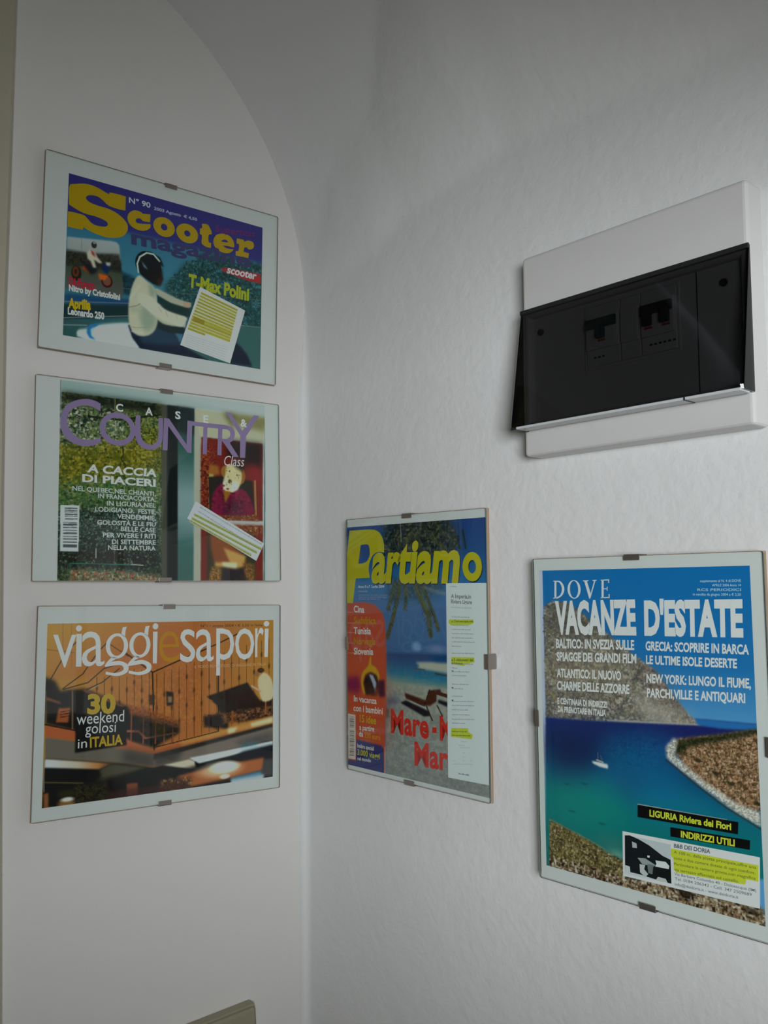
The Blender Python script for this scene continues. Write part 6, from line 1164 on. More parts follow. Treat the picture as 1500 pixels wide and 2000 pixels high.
OPS[5] = [
 ('G',[(0,(14,100,170)),(0.6,(24,104,170)),(1,(70,136,188))],[-109.4,138.7,105.0,141.6,102.9,-149.9,-118.9,-168.3],[3.2,140.1,1.1,5.9],0,1),
 ('P',(150,160,190),[-109.4,138.7,-103.2,138.6,-103.7,-164.6,-118.9,-168.3],0.2,1,0),
 ('N',[(84,80,78),(108,100,92),(70,70,66),(126,118,106)],[-103.1,104.0,-93.1,109.5,-74.6,108.1,-60.4,100.1,-45.1,88.7,-31.7,80.5,-15.6,69.7,0.0,59.4,15.3,50.7,25.3,37.9,33.8,27.9,43.6,17.0,56.0,8.9,13.5,5.9,-51.6,1.5,-103.8,-0.9],5,0.8,1,51,2),
 ('S',[(150,142,132),(64,60,58),(110,96,80),(96,104,70),(130,110,96)],[-103.1,104.0,-93.1,109.5,-74.6,108.1,-60.4,100.1,-45.1,88.7,-31.7,80.5,-15.6,69.7,0.0,59.4,15.3,50.7,25.3,37.9,33.8,27.9,43.6,17.0,56.0,8.9,13.5,5.9,-51.6,1.5,-103.8,-0.9],2200,1.3,8),
 ('P',(66,60,56),[-93.2,104.2,-65.8,98.5,-35.1,81.8,-31.9,76.2,-66.6,76.3,-94.0,79.9],8,0.7,0),
 ('P',(128,112,84),[-102.7,55.3,-32.5,59.0,-9.9,49.1,-23.5,34.1,-68.1,33.6,-103.0,34.1],12,0.5,0),
 ('P',(150,140,128),[-10.5,33.7,1.9,26.5,29.1,19.5,51.9,11.3,13.5,6.6,-3.2,15.1],6,0.8,0),
 ('P',(100,72,70),[-0.1,55.2,18.2,46.8,29.6,32.9,37.9,19.0,22.0,29.6,5.7,43.2],7,0.6,0),
 ('L',(160,148,130),[-34.6,3.6,-2.0,5.6,51.8,8.9],2,1,0.8),
 ('L',(140,120,80),[-99.6,23.8,-86.8,14.4,-79.9,3.3],3,1.6,0.5),
 ('G',[(0,(30,36,96)),(0.16,(26,44,108)),(0.34,(18,52,100)),(0.55,(16,96,130)),(0.75,(14,110,116)),(1,(14,108,110))],[-103.8,-0.6,-51.6,1.5,56.0,8.9,49.2,13.6,102.4,14.8,101.2,-24.0,105.2,-101.8,-108.9,-151.3],[-18.0,5.3,-28.4,-98.5],0.8,1),
 ('P',(30,98,168),[49.2,13.9,102.0,14.7,101.8,9.8,71.2,8.2,51.8,8.7],0.6,1,0),
 ('P',(26,34,78),[-104.4,-9.0,-24.8,-1.7,-25.4,-17.1,-62.1,-50.4,-102.1,-56.4,-103.2,-29.8],12,0.8,0),
 ('P',(16,100,150),[-45.6,-22.5,22.0,-8.6,27.4,-21.1,55.3,-40.4,25.8,-60.9,-4.5,-58.0,-36.5,-49.4],14,0.75,0),
 ('P',(30,70,110),[-39.7,-47.0,-3.8,-38.9,-1.3,-54.8,-20.6,-63.4],10,0.5,0),
 ('P',(14,130,120),[-100.5,-62.1,-36.7,-55.0,-14.4,-67.8,-21.6,-88.2,-72.5,-98.0,-102.3,-91.9],14,0.8,0),
 ('P',(14,124,150),[-4.5,-58.0,62.0,-44.4,81.6,-58.6,40.0,-68.7,-5.1,-74.3],12,0.55,0),
 ('P',(14,110,110),[25.4,-68.8,100.7,-62.4,99.7,-84.4,39.3,-84.3],10,0.7,0),
 ('N',[(20,60,110),(16,96,140),(20,70,110)],[-38.4,-10.3,22.3,-0.5,21.2,-27.3,-36.0,-35.3],4,10,0.35,52,1),
 ('P',(60,110,90),[-55.2,-100.3,-22.0,-99.2,-22.4,-110.2,-38.7,-110.9],6,0.7,0),
 ('P',(150,160,140),[-38.7,-110.2,-22.4,-110.2,-22.5,-114.3,-32.3,-113.7],3,0.8,0),
 ('N',[(126,92,62),(104,70,44),(150,120,92),(84,56,36)],[32.5,-4.6,64.0,1.7,102.2,10.8,101.2,-52.6,81.9,-51.1,55.4,-37.9,41.7,-28.3,31.9,-17.9],2.6,1,1,53,2.4),
 ('S',[(170,130,96),(80,52,32),(140,96,64),(60,60,34),(182,150,120)],[32.5,-4.6,64.0,1.7,102.2,10.8,101.2,-52.6,81.9,-51.1,55.4,-37.9,41.7,-28.3,31.9,-17.9],2600,0.9,9),
 ('N',[(34,40,26),(54,52,32)],[30.2,-6.2,64.0,1.7,102.2,11.3,102.1,8.0,84.3,1.5,63.8,-3.5,42.4,-10.0,36.4,-16.6,29.7,-18.2],3,1.2,1,54,1),
 ('E',(50,42,28),[50.6,-19.9,3.1,1.6],1.2,0.9),
 ('E',(50,42,28),[66.2,-28.0,3.0,1.5],1.2,0.9),
 ('E',(50,42,28),[78.7,-34.2,2.9,1.5],1.2,0.9),
 ('E',(50,42,28),[99.6,-46.2,2.8,1.5],1.2,0.9),
 ('N',[(164,158,146),(140,132,118),(180,172,160)],[21.8,-12.6,29.6,-4.3,33.2,-5.9,29.7,-18.2,41.7,-27.0,55.5,-35.3,82.0,-48.6,101.2,-52.6,101.3,-63.5,81.7,-56.1,55.2,-41.7,35.8,-30.5,22.9,-21.7],2.6,0.9,1,55,2),
 ('L',(44,46,40),[21.7,-23.2,35.7,-31.8,52.4,-42.2,73.8,-53.8,100.6,-64.9],1.6,0.8,0.8),
 ('N',[(104,88,46),(80,70,36),(134,114,78),(60,50,30)],[-102.4,-94.9,-81.5,-99.7,-55.4,-106.0,-38.8,-112.3,-22.6,-115.7,-23.2,-130.8,31.8,-125.8,65.2,-126.5,100.3,-125.0,101.0,-138.0,22.4,-142.3,-30.0,-140.5,-103.9,-140.7],4,0.9,1,56,2.2),
 ('N',[(150,138,120),(100,76,50),(70,52,36),(120,96,66)],[-102.6,-130.1,-73.5,-126.8,-36.1,-129.7,23.2,-124.0,51.6,-127.4,100.3,-125.0,101.0,-138.0,22.4,-142.3,-30.0,-140.5,-103.9,-140.7],4,2,0.85,57,2.4),
 ('S',[(130,112,60),(70,64,30),(160,146,110),(50,40,26),(104,100,50)],[-102.4,-94.9,-81.5,-99.7,-55.4,-106.0,-38.8,-112.3,-22.6,-115.7,-23.2,-130.8,-102.7,-133.1],1500,1.0,10),
 ('S',[(176,164,146),(60,44,32),(130,100,70),(40,30,24),(150,130,100)],[-102.6,-130.1,-73.5,-126.8,-36.1,-129.7,23.2,-124.0,100.4,-123.8,101.0,-138.0,22.4,-142.3,-30.0,-140.5,-103.9,-140.7],1500,1.4,11),
 ('E',(34,28,24),[34.6,-129.0,6.3,4.7],2.5,0.8),
 ('E',(40,34,26),[91.3,-129.1,6.4,2.4],2.5,0.7),
 ('L',(90,110,90),[-102.4,-94.9,-81.5,-99.7,-55.4,-106.0,-32.2,-113.0],1.6,1.2,0.6),
 ('P',(196,196,180),[-52.9,-34.5,-46.0,-34.4,-36.0,-35.3,-36.1,-38.8,-44.5,-38.2,-51.6,-36.3],0.4,1,0),
 ('L',(90,84,90),[-46.4,-26.1,-46.0,-34.1],0.6,0.3,1),
 ('L',(90,84,90),[-43.3,-28.5,-41.3,-33.9],0.5,0.3,1),
 ('L',(140,130,120),[-47.7,-32.7,-41.0,-33.9],1.2,0.4,1),
 ('E',(10,66,66),[-81.1,-59.1,3.6,0.9],1.2,0.6),
 ('E',(10,66,66),[-61.4,-56.0,3.5,0.9],1.2,0.6),
 ('E',(10,66,66),[-76.5,-82.9,3.6,0.9],1.2,0.6),
 ('E',(10,66,66),[-43.8,-88.3,3.4,0.8],1.2,0.6),
]
TEXTS[5] = [
 ('headline',(196,196,192),'VACANZE',[-89.3,80.0,-2.6,82.0,-89.4,107.5],'H',0.05,0),
 ('headline',(196,196,192),"D'ESTATE",[5.3,82.0,93.9,83.6,5.9,108.6],'H',0.05,0),
 ('subheadings',(196,196,192),'BALTICO: IN SVEZIA SULLE',[-89.4,65.7,-5.3,67.7,-89.2,73.6],'H',0.035,0),
 ('subheadings',(196,196,192),'SPIAGGE DEI GRANDI FILM',[-89.2,53.7,-3.6,56.1,-89.0,61.3],'H',0.035,0),
 ('subheadings',(196,196,192),'ATLANTICO: IL NUOVO',[-89.4,38.5,-19.6,40.3,-89.1,46.0],'H',0.035,0),
 ('subheadings',(196,196,192),'CHARME DELLE AZZORRE',[-89.4,26.8,-11.6,29.1,-89.1,34.3],'H',0.035,0),
 ('subheadings',(196,196,192),'E CENTINAIA DI INDIRIZZI',[-89.4,13.6,-34.8,14.8,-89.3,18.7],'H',0.035,0),
 ('subheadings',(196,196,192),'DA PRENOTARE IN ITALIA',[-89.3,6.0,-36.4,7.3,-89.2,11.1],'H',0.035,0),
 ('subheadings',(196,196,192),'GRECIA: SCOPRIRE IN BARCA',[5.9,67.9,97.8,68.8,6.2,75.1],'H',0.035,0),
 ('subheadings',(196,196,192),'LE ULTIME ISOLE DESERTE',[5.9,56.2,87.5,57.5,6.2,63.1],'H',0.035,0),
 ('subheadings',(196,196,192),'NEW YORK: LUNGO IL FIUME,',[5.7,40.1,98.2,42.5,6.0,47.2],'H',0.035,0),
 ('subheadings',(196,196,192),'PARCHI,VILLE E ANTIQUARI',[5.6,27.9,93.1,30.6,5.8,35.0],'H',0.035,0),
 ('issue_text',(140,170,196),'supplemento al N. 4 di DOVE',[58.9,126.0,93.8,125.8,59.0,128.0],'H',0.01,0),
 ('issue_text',(140,170,196),'APRILE 2004 Anno 14',[69.3,122.5,93.7,122.3,69.4,124.4],'H',0.01,0),
 ('issue_text',(140,170,196),'RCS PERIODICI',[56.2,118.7,93.5,118.6,56.3,120.7],'H',0.01,0),
 ('issue_text',(140,170,196),'in vendita da giugno 2004 a € 2,50',[52.0,115.0,93.4,114.8,52.1,117.0],'H',0.01,0),
]
GLYPHS[5] = [
 ('masthead',(196,196,192),[-90.5,128.8,-87.2,128.8,-87.2,128.1,-90.6,128.0],[],0),
 ('masthead',(196,196,192),[-91.1,112.7,-87.7,112.8,-87.7,112.0,-91.1,111.9],[],0),
 ('masthead',(196,196,192),[-89.2,128.5,-86.8,128.5,-87.3,112.3,-89.8,112.2],[],0),
 ('masthead',(196,196,192),[-87.2,128.8,-87.2,128.8,-82.2,128.1,-78.6,123.8,-78.2,119.3,-80.8,114.8,-85.5,112.1,-87.7,111.9,-87.7,111.9],[[-86.8,127.7,-86.8,127.7,-83.5,126.9,-81.2,123.1,-81.0,119.3,-83.2,115.1,-87.3,113.0,-87.3,113.0]],1),
 ('masthead',(196,196,192),[-59.7,120.5,-59.9,122.4,-60.4,124.2,-61.3,125.9,-62.5,127.2,-63.9,128.3,-65.4,128.9,-67.1,129.1,-68.7,128.9,-70.2,128.3,-71.6,127.2,-72.8,125.9,-73.7,124.2,-74.2,122.4,-74.4,120.5,-74.2,118.6,-73.7,116.7,-72.8,115.1,-71.6,113.7,-70.2,112.7,-68.7,112.1,-67.1,111.8,-65.4,112.1,-63.9,112.7,-62.5,113.7,-61.3,115.1,-60.4,116.7,-59.9,118.6],[[-62.4,120.5,-62.5,122.2,-62.9,123.9,-63.4,125.4,-64.2,126.7,-65.0,127.6,-66.0,128.2,-67.1,128.4,-68.1,128.2,-69.1,127.6,-70.0,126.7,-70.7,125.4,-71.3,123.9,-71.6,122.2,-71.7,120.5,-71.6,118.7,-71.3,117.1,-70.7,115.6,-70.0,114.3,-69.1,113.4,-68.1,112.8,-67.1,112.6,-66.0,112.8,-65.0,113.4,-64.2,114.3,-63.4,115.6,-62.9,117.1,-62.5,118.7]],0),
 ('masthead',(196,196,192),[-56.9,128.7,-50.6,128.8,-50.6,128.2,-52.4,127.8,-48.8,116.6,-44.7,127.9,-46.4,128.2,-46.4,128.9,-41.9,129.0,-41.9,128.4,-43.3,128.1,-49.4,111.9,-50.5,111.9,-55.4,127.8,-57.0,128.0],[],0),
 ('masthead',(196,196,192),[-37.6,129.1,-35.0,129.1,-35.1,128.4,-37.6,128.4],[],0),
 ('masthead',(196,196,192),[-38.2,113.1,-35.6,113.2,-35.6,112.5,-38.2,112.4],[],0),
 ('masthead',(196,196,192),[-36.6,128.8,-34.4,128.8,-35.0,112.8,-37.2,112.7],[],0),
 ('masthead',(196,196,192),[-34.4,129.2,-28.9,129.3,-29.0,128.4,-34.4,128.3],[],0),
 ('masthead',(196,196,192),[-29.6,129.1,-28.6,129.2,-28.7,126.1,-29.7,126.1],[],0),
 ('masthead',(196,196,192),[-34.6,121.2,-30.9,121.3,-30.9,120.6,-34.7,120.5],[],0),
 ('masthead',(196,196,192),[-31.4,122.7,-30.5,122.7,-30.7,119.1,-31.5,119.1],[],0),
 ('masthead',(196,196,192),[-34.9,113.4,-29.2,113.6,-29.2,112.6,-35.0,112.4],[],0),
 ('masthead',(196,196,192),[-29.6,116.0,-28.6,116.1,-28.7,112.5,-29.7,112.4],[],0),
]
PASTED[5] = [
 {'name': 'label_strip','label': 'black paper strip lettered LIGURIA Riviera dei Fiori','col': (24,24,24),'quad': [-6.8,-64.9,83.3,-63.1,82.5,-72.7,-7.3,-75.6],'items': [('I',(120,126,124),[-7.0,-64.2,74.1,-62.7,74.0,-63.2,-7.1,-65.1],1),('T',(190,196,40),'LIGURIA Riviera dei Fiori',[4.3,-72.7,77.1,-70.3,4.6,-67.5],'H',0.035,0)]},
 {'name': 'label_strip','label': 'black paper strip lettered INDIRIZZI UTILI','col': (24,24,24),'quad': [23.6,-78.2,92.3,-75.3,91.7,-82.6,23.6,-85.9],'items': [('T',(190,196,40),'INDIRIZZI UTILI',[33.0,-84.5,79.5,-82.4,33.2,-79.5],'H',0.035,0)]},
 {'name': 'pasted_clipping','label': 'white address card with a small black and white photo of terrace tables','col': (176,182,186),'quad': [-22.9,-90.4,99.5,-86.6,97.8,-125.5,-23.7,-128.5],'items': [('I',(184,192,36),[23.4,-95.6,98.0,-93.0,97.4,-105.5,88.0,-105.7,86.6,-110.1,27.3,-114.2,25.5,-111.9,25.4,-103.7,23.3,-101.6],1),('I',(150,156,160),[-20.7,-93.2,23.5,-92.4,22.8,-124.3,-21.6,-126.3],2),('I',(28,32,34),[-20.7,-93.6,-15.6,-92.6,-6.6,-94.3,3.2,-97.4,15.5,-103.3,22.8,-105.0,22.8,-124.3,-21.6,-126.3],2),('I',(140,146,148),[-13.7,-97.4,-9.2,-98.2,-8.9,-102.0,-13.4,-102.5],2),('I',(160,164,166),[-21.2,-118.9,-16.6,-119.2,-16.3,-123.8,-7.7,-123.6,7.9,-124.3,17.5,-124.5,-21.6,-126.8],2),('I',(120,126,126),[-8.7,-110.1,-1.2,-109.0,8.4,-112.4,6.4,-114.1,-4.4,-114.3],2),('I',(170,174,174),[8.6,-108.5,18.2,-107.7,21.4,-110.3,20.8,-113.0,7.9,-113.7,9.4,-111.3],2),('I',(150,152,150),[-6.9,-114.9,-1.4,-114.5,-2.6,-118.2,1.2,-121.6,-1.8,-124.8,-6.7,-121.7],2),('I',(90,96,96),[0.6,-113.2,6.5,-112.8,5.2,-120.7,1.3,-120.7],2),('I',(26,30,30),[8.3,-115.8,22.2,-113.9,21.4,-122.0,10.9,-122.7,8.6,-119.9],2),('I',(150,154,154),[10.5,-121.6,17.6,-121.6,19.4,-124.5,7.9,-125.1],2),('I',(170,172,172),[0.9,-106.0,3.3,-105.9,3.0,-107.6,1.0,-107.7],2),('T',(70,74,84),'B&B DEI DORIA',[26.3,-94.2,58.5,-92.4,26.6,-91.0],'H',0.02,0),('T',(98,104,40),'A 100 m. dalla piazza principale,offre una',[26.1,-99.0,96.2,-96.1,26.2,-96.7],'H',0.005,0),('T',(98,104,40),'suite e due camere dotate di ogni comfort.',[26.1,-103.7,95.2,-100.4,26.2,-101.4],'H',0.005,0),('T',(98,104,40),'Particolare la camera grotta,con magnifica',[26.0,-108.5,95.4,-104.4,26.1,-106.3],'H',0.005,0),('T',(98,104,40),'via terrazzo affacciata sul castello.',[25.8,-113.1,81.6,-109.9,25.9,-110.8],'H',0.005,0),('T',(88,92,104),'Via Barbera Colombo 40 - Dolceacqua (IM)',[25.8,-116.6,95.4,-113.6,25.9,-114.4],'H',0.003,0),('T',(88,92,104),'Tel. 0184 206343 - Cell. 347 2509689',[26.1,-120.5,91.6,-117.6,26.2,-118.2],'H',0.003,0),('T',(88,92,104),'info@deidoria.it - www.deidoria.it',[25.9,-124.9,80.7,-122.3,26.0,-122.6],'H',0.003,0)]},
]

# ------------------------------------------------------------------ flat artwork painter
def smooth_outline(pts, n=5):
    """Catmull-Rom through the points; a doubled point is a corner"""
    out = []; N = len(pts)
    for i in range(N):
        p0, p1, p2, p3 = (np.array(pts[(i + k) % N]) for k in (-1, 0, 1, 2))
        if np.allclose(p1, p2): out.append(tuple(p1)); continue
        for k in range(n):
            t = k / n
            m1 = (p2 - p0) / 2 if not np.allclose(p0, p1) else (p2 - p1) / 2
            m2 = (p3 - p1) / 2 if not np.allclose(p2, p3) else (p2 - p1) / 2
            out.append(tuple((2 * t**3 - 3 * t**2 + 1) * p1 + (t**3 - 2 * t**2 + t) * m1 + (-2 * t**3 + 3 * t**2) * p2 + (t**3 - t**2) * m2))
    return out
def pairs(f): return [(f[i], f[i + 1]) for i in range(0, len(f), 2)]
class Painter:
    def __init__(s, x0, y0, x1, y1, res):
        s.nx = int((x1 - x0) / res) + 2; s.ny = int((y1 - y0) / res) + 2
        s.x = np.linspace(x0, x1, s.nx); s.y = np.linspace(y0, y1, s.ny); s.res = (x1 - x0) / (s.nx - 1)
        s.X, s.Y = np.meshgrid(s.x, s.y); s.c = np.ones((s.ny, s.nx, 3)) * .35
    def inside(s, pts, X, Y):
        ins = np.zeros(X.shape, bool); n = len(pts)
        for i in range(n):
            (xa, ya), (xb, yb) = pts[i], pts[(i + 1) % n]
            if ya == yb: continue
            c = ((Y < ya) != (Y < yb)); ins ^= c & (X < (xb - xa) * (Y - ya) / (yb - ya) + xa)
        return ins
    def mask(s, pts, blur):
        m = np.zeros((s.ny, s.nx))
        for ox, oy in ((-.25, -.25), (.25, -.25), (-.25, .25), (.25, .25)):
            m += s.inside(pts, s.X + ox * s.res, s.Y + oy * s.res) * .25
        k = int(round(blur / s.res))
        for _ in range(2 if k else 0):
            for ax in (0, 1):
                c = np.cumsum(np.pad(m, [(k + 1, k) if a == ax else (0, 0) for a in (0, 1)], mode='edge'), ax)
                m = (c[2 * k + 1:] - c[:-2 * k - 1]) / (2 * k + 1) if ax == 0 else (c[:, 2 * k + 1:] - c[:, :-2 * k - 1]) / (2 * k + 1)
        return m
    def put(s, m, col): s.c += m[..., None] * (col - s.c)
    def noise(s, sc, seed):
        r = np.random.default_rng(seed); out = 0; amp = 1; tot = 0
        for o in range(4):
            g = r.random((260, 260)); u = (s.X + 400) / sc; v = (s.Y + 400) / sc * 1.15
            iu = np.floor(u).astype(int); iv = np.floor(v).astype(int); fu = u - iu; fv = v - iv
            fu = fu * fu * (3 - 2 * fu); fv = fv * fv * (3 - 2 * fv); iu %= 259; iv %= 259
            out = out + amp * ((g[iv, iu] * (1 - fu) + g[iv, iu + 1] * fu) * (1 - fv) + (g[iv + 1, iu] * (1 - fu) + g[iv + 1, iu + 1] * fu) * fv)
            tot += amp; amp *= .75; sc /= 2.1
            if sc < s.res: break
        return np.clip((out / tot - .5) * 2.2 + .5, 0, 1)
    def run(s, ops):
        A = lambda c: np.array(c, float) / 255
        for o in ops:
            k = o[0]
            if k == 'P':
                pts = pairs(o[2]); pts = smooth_outline(pts, 4) if o[5] else pts
                s.put(s.mask(pts, o[3]) * o[4], A(o[1]))
            elif k == 'E':
                cx, cy, rx, ry = o[2]; rx = max(rx, .2); ry = max(ry, .2)
                q = np.hypot((s.X - cx) / rx, (s.Y - cy) / ry); w = max(o[3], s.res) / min(rx, ry)
                s.put(np.clip((1 - q) / w + .5, 0, 1) * o[4], A(o[1]))
            elif k == 'L':
                pts = pairs(o[2]); dmin = np.full(s.X.shape, 1e9)
                for (xa, ya), (xb, yb) in zip(pts, pts[1:]):
                    dx, dy = xb - xa, yb - ya; L = dx * dx + dy * dy + 1e-9
                    t = np.clip(((s.X - xa) * dx + (s.Y - ya) * dy) / L, 0, 1)
                    dmin = np.minimum(dmin, np.hypot(s.X - xa - t * dx, s.Y - ya - t * dy))
                b = max(o[4], s.res * .6); s.put(np.clip((o[3] * .5 - dmin) / b + .5, 0, 1) * o[5], A(o[1]))
            elif k == 'G':
                pts = pairs(o[2]); (xa, ya), (xb, yb) = pairs(o[3]); dx, dy = xb - xa, yb - ya
                t = np.clip(((s.X - xa) * dx + (s.Y - ya) * dy) / (dx * dx + dy * dy), 0, 1)
                st = o[1]; col = np.stack([np.interp(t, [q[0] for q in st], [q[1][c] / 255 for q in st]) for c in range(3)], -1)
                s.put(s.mask(pts, o[4]) * o[5], col)
            elif k == 'S':                      # scattered small dabs
                cols, pts, cnt, size, seed = o[1], pairs(o[2]), o[3], o[4], o[5]
                r = np.random.default_rng(seed); xs = [q[0] for q in pts]; ys = [q[1] for q in pts]
                px = r.uniform(min(xs), max(xs), cnt); py = r.uniform(min(ys), max(ys), cnt); ok = s.inside(pts, px, py)
                for i in np.nonzero(ok)[0]:
                    R = size * r.uniform(.4, 1.2); e = r.uniform(.5, 1.6); c = A(cols[int(r.integers(len(cols)))])
                    i0 = int((px[i] - s.x[0]) / s.res); j0 = int((py[i] - s.y[0]) / (s.y[1] - s.y[0])); w = int(R * 2 / s.res) + 2
                    sl = (slice(max(j0 - w, 0), max(j0 + w, 0)), slice(max(i0 - w, 0), max(i0 + w, 0)))
                    X, Y = s.X[sl], s.Y[sl]
                    if not X.size: continue
                    q = np.hypot((X - px[i]) / (R * e), (Y - py[i]) / (R / e)); m = np.clip((1 - q) * R / s.res * .7 + .3, 0, 1) * .85
                    s.c[sl] += m[..., None] * (c - s.c[sl])
            elif k == 'N':
                cols, pts, sc, b, a, seed, stn = o[1], pairs(o[2]), o[3], o[4], o[5], o[6], o[7]
                n = np.clip((s.noise(sc, seed) - .5) * stn + .5, 0, 1) * (len(cols) - 1)
                col = np.stack([np.interp(n, range(len(cols)), [q[c] / 255 for q in cols]) for c in range(3)], -1)
                fine = s.noise(max(sc * .35, s.res * 1.5), seed + 77)[..., None]
                s.put(s.mask(pts, b) * a, col * (.8 + .4 * fine))
# photographed paper colour -> reflectance, given how brightly each print is lit
GAIN = {1: .33, 2: .385, 3: .41, 4: .395, 5: .46}; HAZE = .007; VALUE = {1: .90, 2: .92, 3: .91, 4: .91, 5: 1.0}
def albedo(c, k):
    v = np.asarray(c, float)
    if v.max() > 1.5: v = v / 255
    m = v.mean(-1, keepdims=True); mx = v.max(-1, keepdims=True); sat = (mx - v.min(-1, keepdims=True)) / np.maximum(mx, .02)
    v = np.clip((m + .82 * (v - m)) * VALUE[k] * (1 - .13 * sat), 0, 1)
    l = np.where(v <= .04045, v / 12.92, ((v + .055) / 1.055) ** 2.4)
    return np.clip((l - HAZE) / GAIN[k], .004, .88)

# ------------------------------------------------------------------ lettering
_tc = {}
def text_mesh(txt, bold):
    key = (txt, bold)
    if key in _tc: return _tc[key]
    cu = bpy.data.curves.new('t', 'FONT'); cu.body = txt; cu.size = 1; cu.offset = bold; cu.resolution_u = 3; cu.fill_mode = 'BOTH'
    ob = bpy.data.objects.new('t', cu); me = bpy.data.meshes.new_from_object(ob)
    v = np.zeros(len(me.vertices) * 3); me.vertices.foreach_get('co', v); v = v.reshape(-1, 3)[:, :2].copy()
    fs = [tuple(p.vertices) for p in me.polygons]
    bpy.data.objects.remove(ob); bpy.data.curves.remove(cu); bpy.data.meshes.remove(me)
    _tc[key] = (v, fs); return _tc[key]
REFH = {}
def ref_height(r):
    if r not in REFH: REFH[r] = float(text_mesh(r, 0)[0][:, 1].max())
    return REFH[r]
def place_text(txt, q, ref, bold, sh):
    v, fs = text_mesh(txt, bold)
    bl, br, tl = (np.array(p) for p in pairs(q))
    x0, x1 = v[:, 0].min(), v[:, 0].max(); h = ref_height(ref)
    yy = v[:, 1] / h; xx = (v[:, 0] - x0) / (x1 - x0)
    L = np.linalg.norm(br - bl); e = (br - bl)
    up = tl - bl
    if sh:
        hgt = np.linalg.norm(up); xx = xx * (1 - sh * hgt / L) ; nrm = np.array([-e[1], e[0]]) / L
        if abs(up @ e) < .5 * hgt * L * .3: up = nrm * hgt + e / L * hgt * sh
    P = bl + xx[:, None] * e + yy[:, None] * up
    return P, fs
def fill_outline(outer, holes):
    cu = bpy.data.curves.new('g', 'CURVE'); cu.dimensions = '2D'; cu.fill_mode = 'BOTH'
    for ring in [outer] + list(holes):
        sp = cu.splines.new('POLY'); sp.points.add(len(ring) - 1); sp.use_cyclic_u = True
        for p, (x, y) in zip(sp.points, ring): p.co = (x, y, 0, 1)
    ob = bpy.data.objects.new('g', cu); me = bpy.data.meshes.new_from_object(ob)
    v = np.zeros(len(me.vertices) * 3); me.vertices.foreach_get('co', v); v = v.reshape(-1, 3)[:, :2].copy()
    fs = [tuple(p.vertices) for p in me.polygons]
    bpy.data.objects.remove(ob); bpy.data.curves.remove(cu); bpy.data.meshes.remove(me)
    return v, fs
class Layer:
    def __init__(s): s.v = []; s.f = []; s.c = []
    def add(s, P, fs, z, col):
        n = len(s.v); s.v += [(float(x) / 1000, float(y) / 1000, z) for x, y in P]
        for f in fs: s.f.append(tuple(i + n for i in f)); s.c += [tuple(col)] * len(f)
    def build(s, name, parent, label=None):
        if not s.f: return None
        me = bpy.data.meshes.new(name); me.from_pydata(s.v, [], s.f); me.update()
        at = me.color_attributes.new('ink', 'FLOAT_COLOR', 'CORNER')
        at.data.foreach_set('color', np.array([(*c, 1) for c in s.c], dtype=np.float32).ravel())
        return link(name, me, 'ink', parent, label)
def clean(ring):
    out = [ring[0]]
    for p in ring[1:]:
        if abs(p[0] - out[-1][0]) + abs(p[1] - out[-1][1]) > 1e-3: out.append(p)
    if abs(out[0][0] - out[-1][0]) + abs(out[0][1] - out[-1][1]) < 1e-3: out.pop()
    return out
def word_bars(q, h, seed):
    r = random.Random(seed); (xa, ya), (xb, yb) = pairs(q); L = math.hypot(xb - xa, yb - ya)
    ex, ey = (xb - xa) / L, (yb - ya) / L; nx, ny = -ey, ex; t = 0; V = []; F = []
    while t < L - h * .5:
        w = min(h * r.uniform(1.2, 4.2), L - t); u = t
        while u < t + w - .05:
            lw = min(h * r.uniform(.28, .5), t + w - u); hh = h * r.choice((.62, .62, .7, 1.0))
            a = (xa + ex * u, ya + ey * u); b = (xa + ex * (u + lw * .78), ya + ey * (u + lw * .78)); n = len(V)
            V += [a, b, (b[0] + nx * hh, b[1] + ny * hh), (a[0] + nx * hh, a[1] + ny * hh)]; F.append((n, n + 1, n + 2, n + 3)); u += lw
        t += w + h * .45
    return V, F

# ------------------------------------------------------------------ clip frames
PRINT_RECT = {1: (-123.2, -95.6, 128.0, 93.9), 2: (-123.4, -113.0, 130.8, 111.0), 3: (-139.0, -99.6, 141.0, 94.6),
              4: (-115.3, -145.0, 112.2, 140.4), 5: (-107.1, -138.0, 101.5, 138.6)}
RES = {1: .62, 2: .62, 3: .62, 4: .62, 5: .58}
INFO = {
    1: ('clip frame with a scooter magazine cover and helmeted rider, topmost on the left wall', 'landscape motorcycling magazine cover, yellow slab masthead on navy'),
    2: ('clip frame with a country homes cover in lilac lettering, middle of the left wall', 'country homes cover, autumn trees beside a door with paintings'),
    3: ('clip frame with an orange terrace magazine cover, lowest on the left wall', 'orange food and travel cover showing a terrace with railings'),
    4: ('portrait clip frame with a palm beach magazine cover, nearest the corner', 'travel magazine cover with palm beach, yellow masthead and red side panel'),
    5: ('portrait clip frame with a blue bay and sailing boat cover, beneath the fuse box', 'summer holiday cover with blue sky, rocky coast and turquoise bay'),
}
def clip_mesh(depth_back):
    """spring clip: front lip over the glass, bridge across the edge, tail behind the board. local: y up = outwards"""
    bm = bmesh.new(); w = .0078
    box(bm, -w, w, -.0042, .0010, .0001, .0009, .0002)
    box(bm, -w, w, .0003, .0011, -depth_back, .0009, .0002)
    box(bm, -w * .8, w * .8, -.010, .0010, -depth_back - .0006, -depth_back, .0002)
    return bm
clip_proto = None
STAND = {}
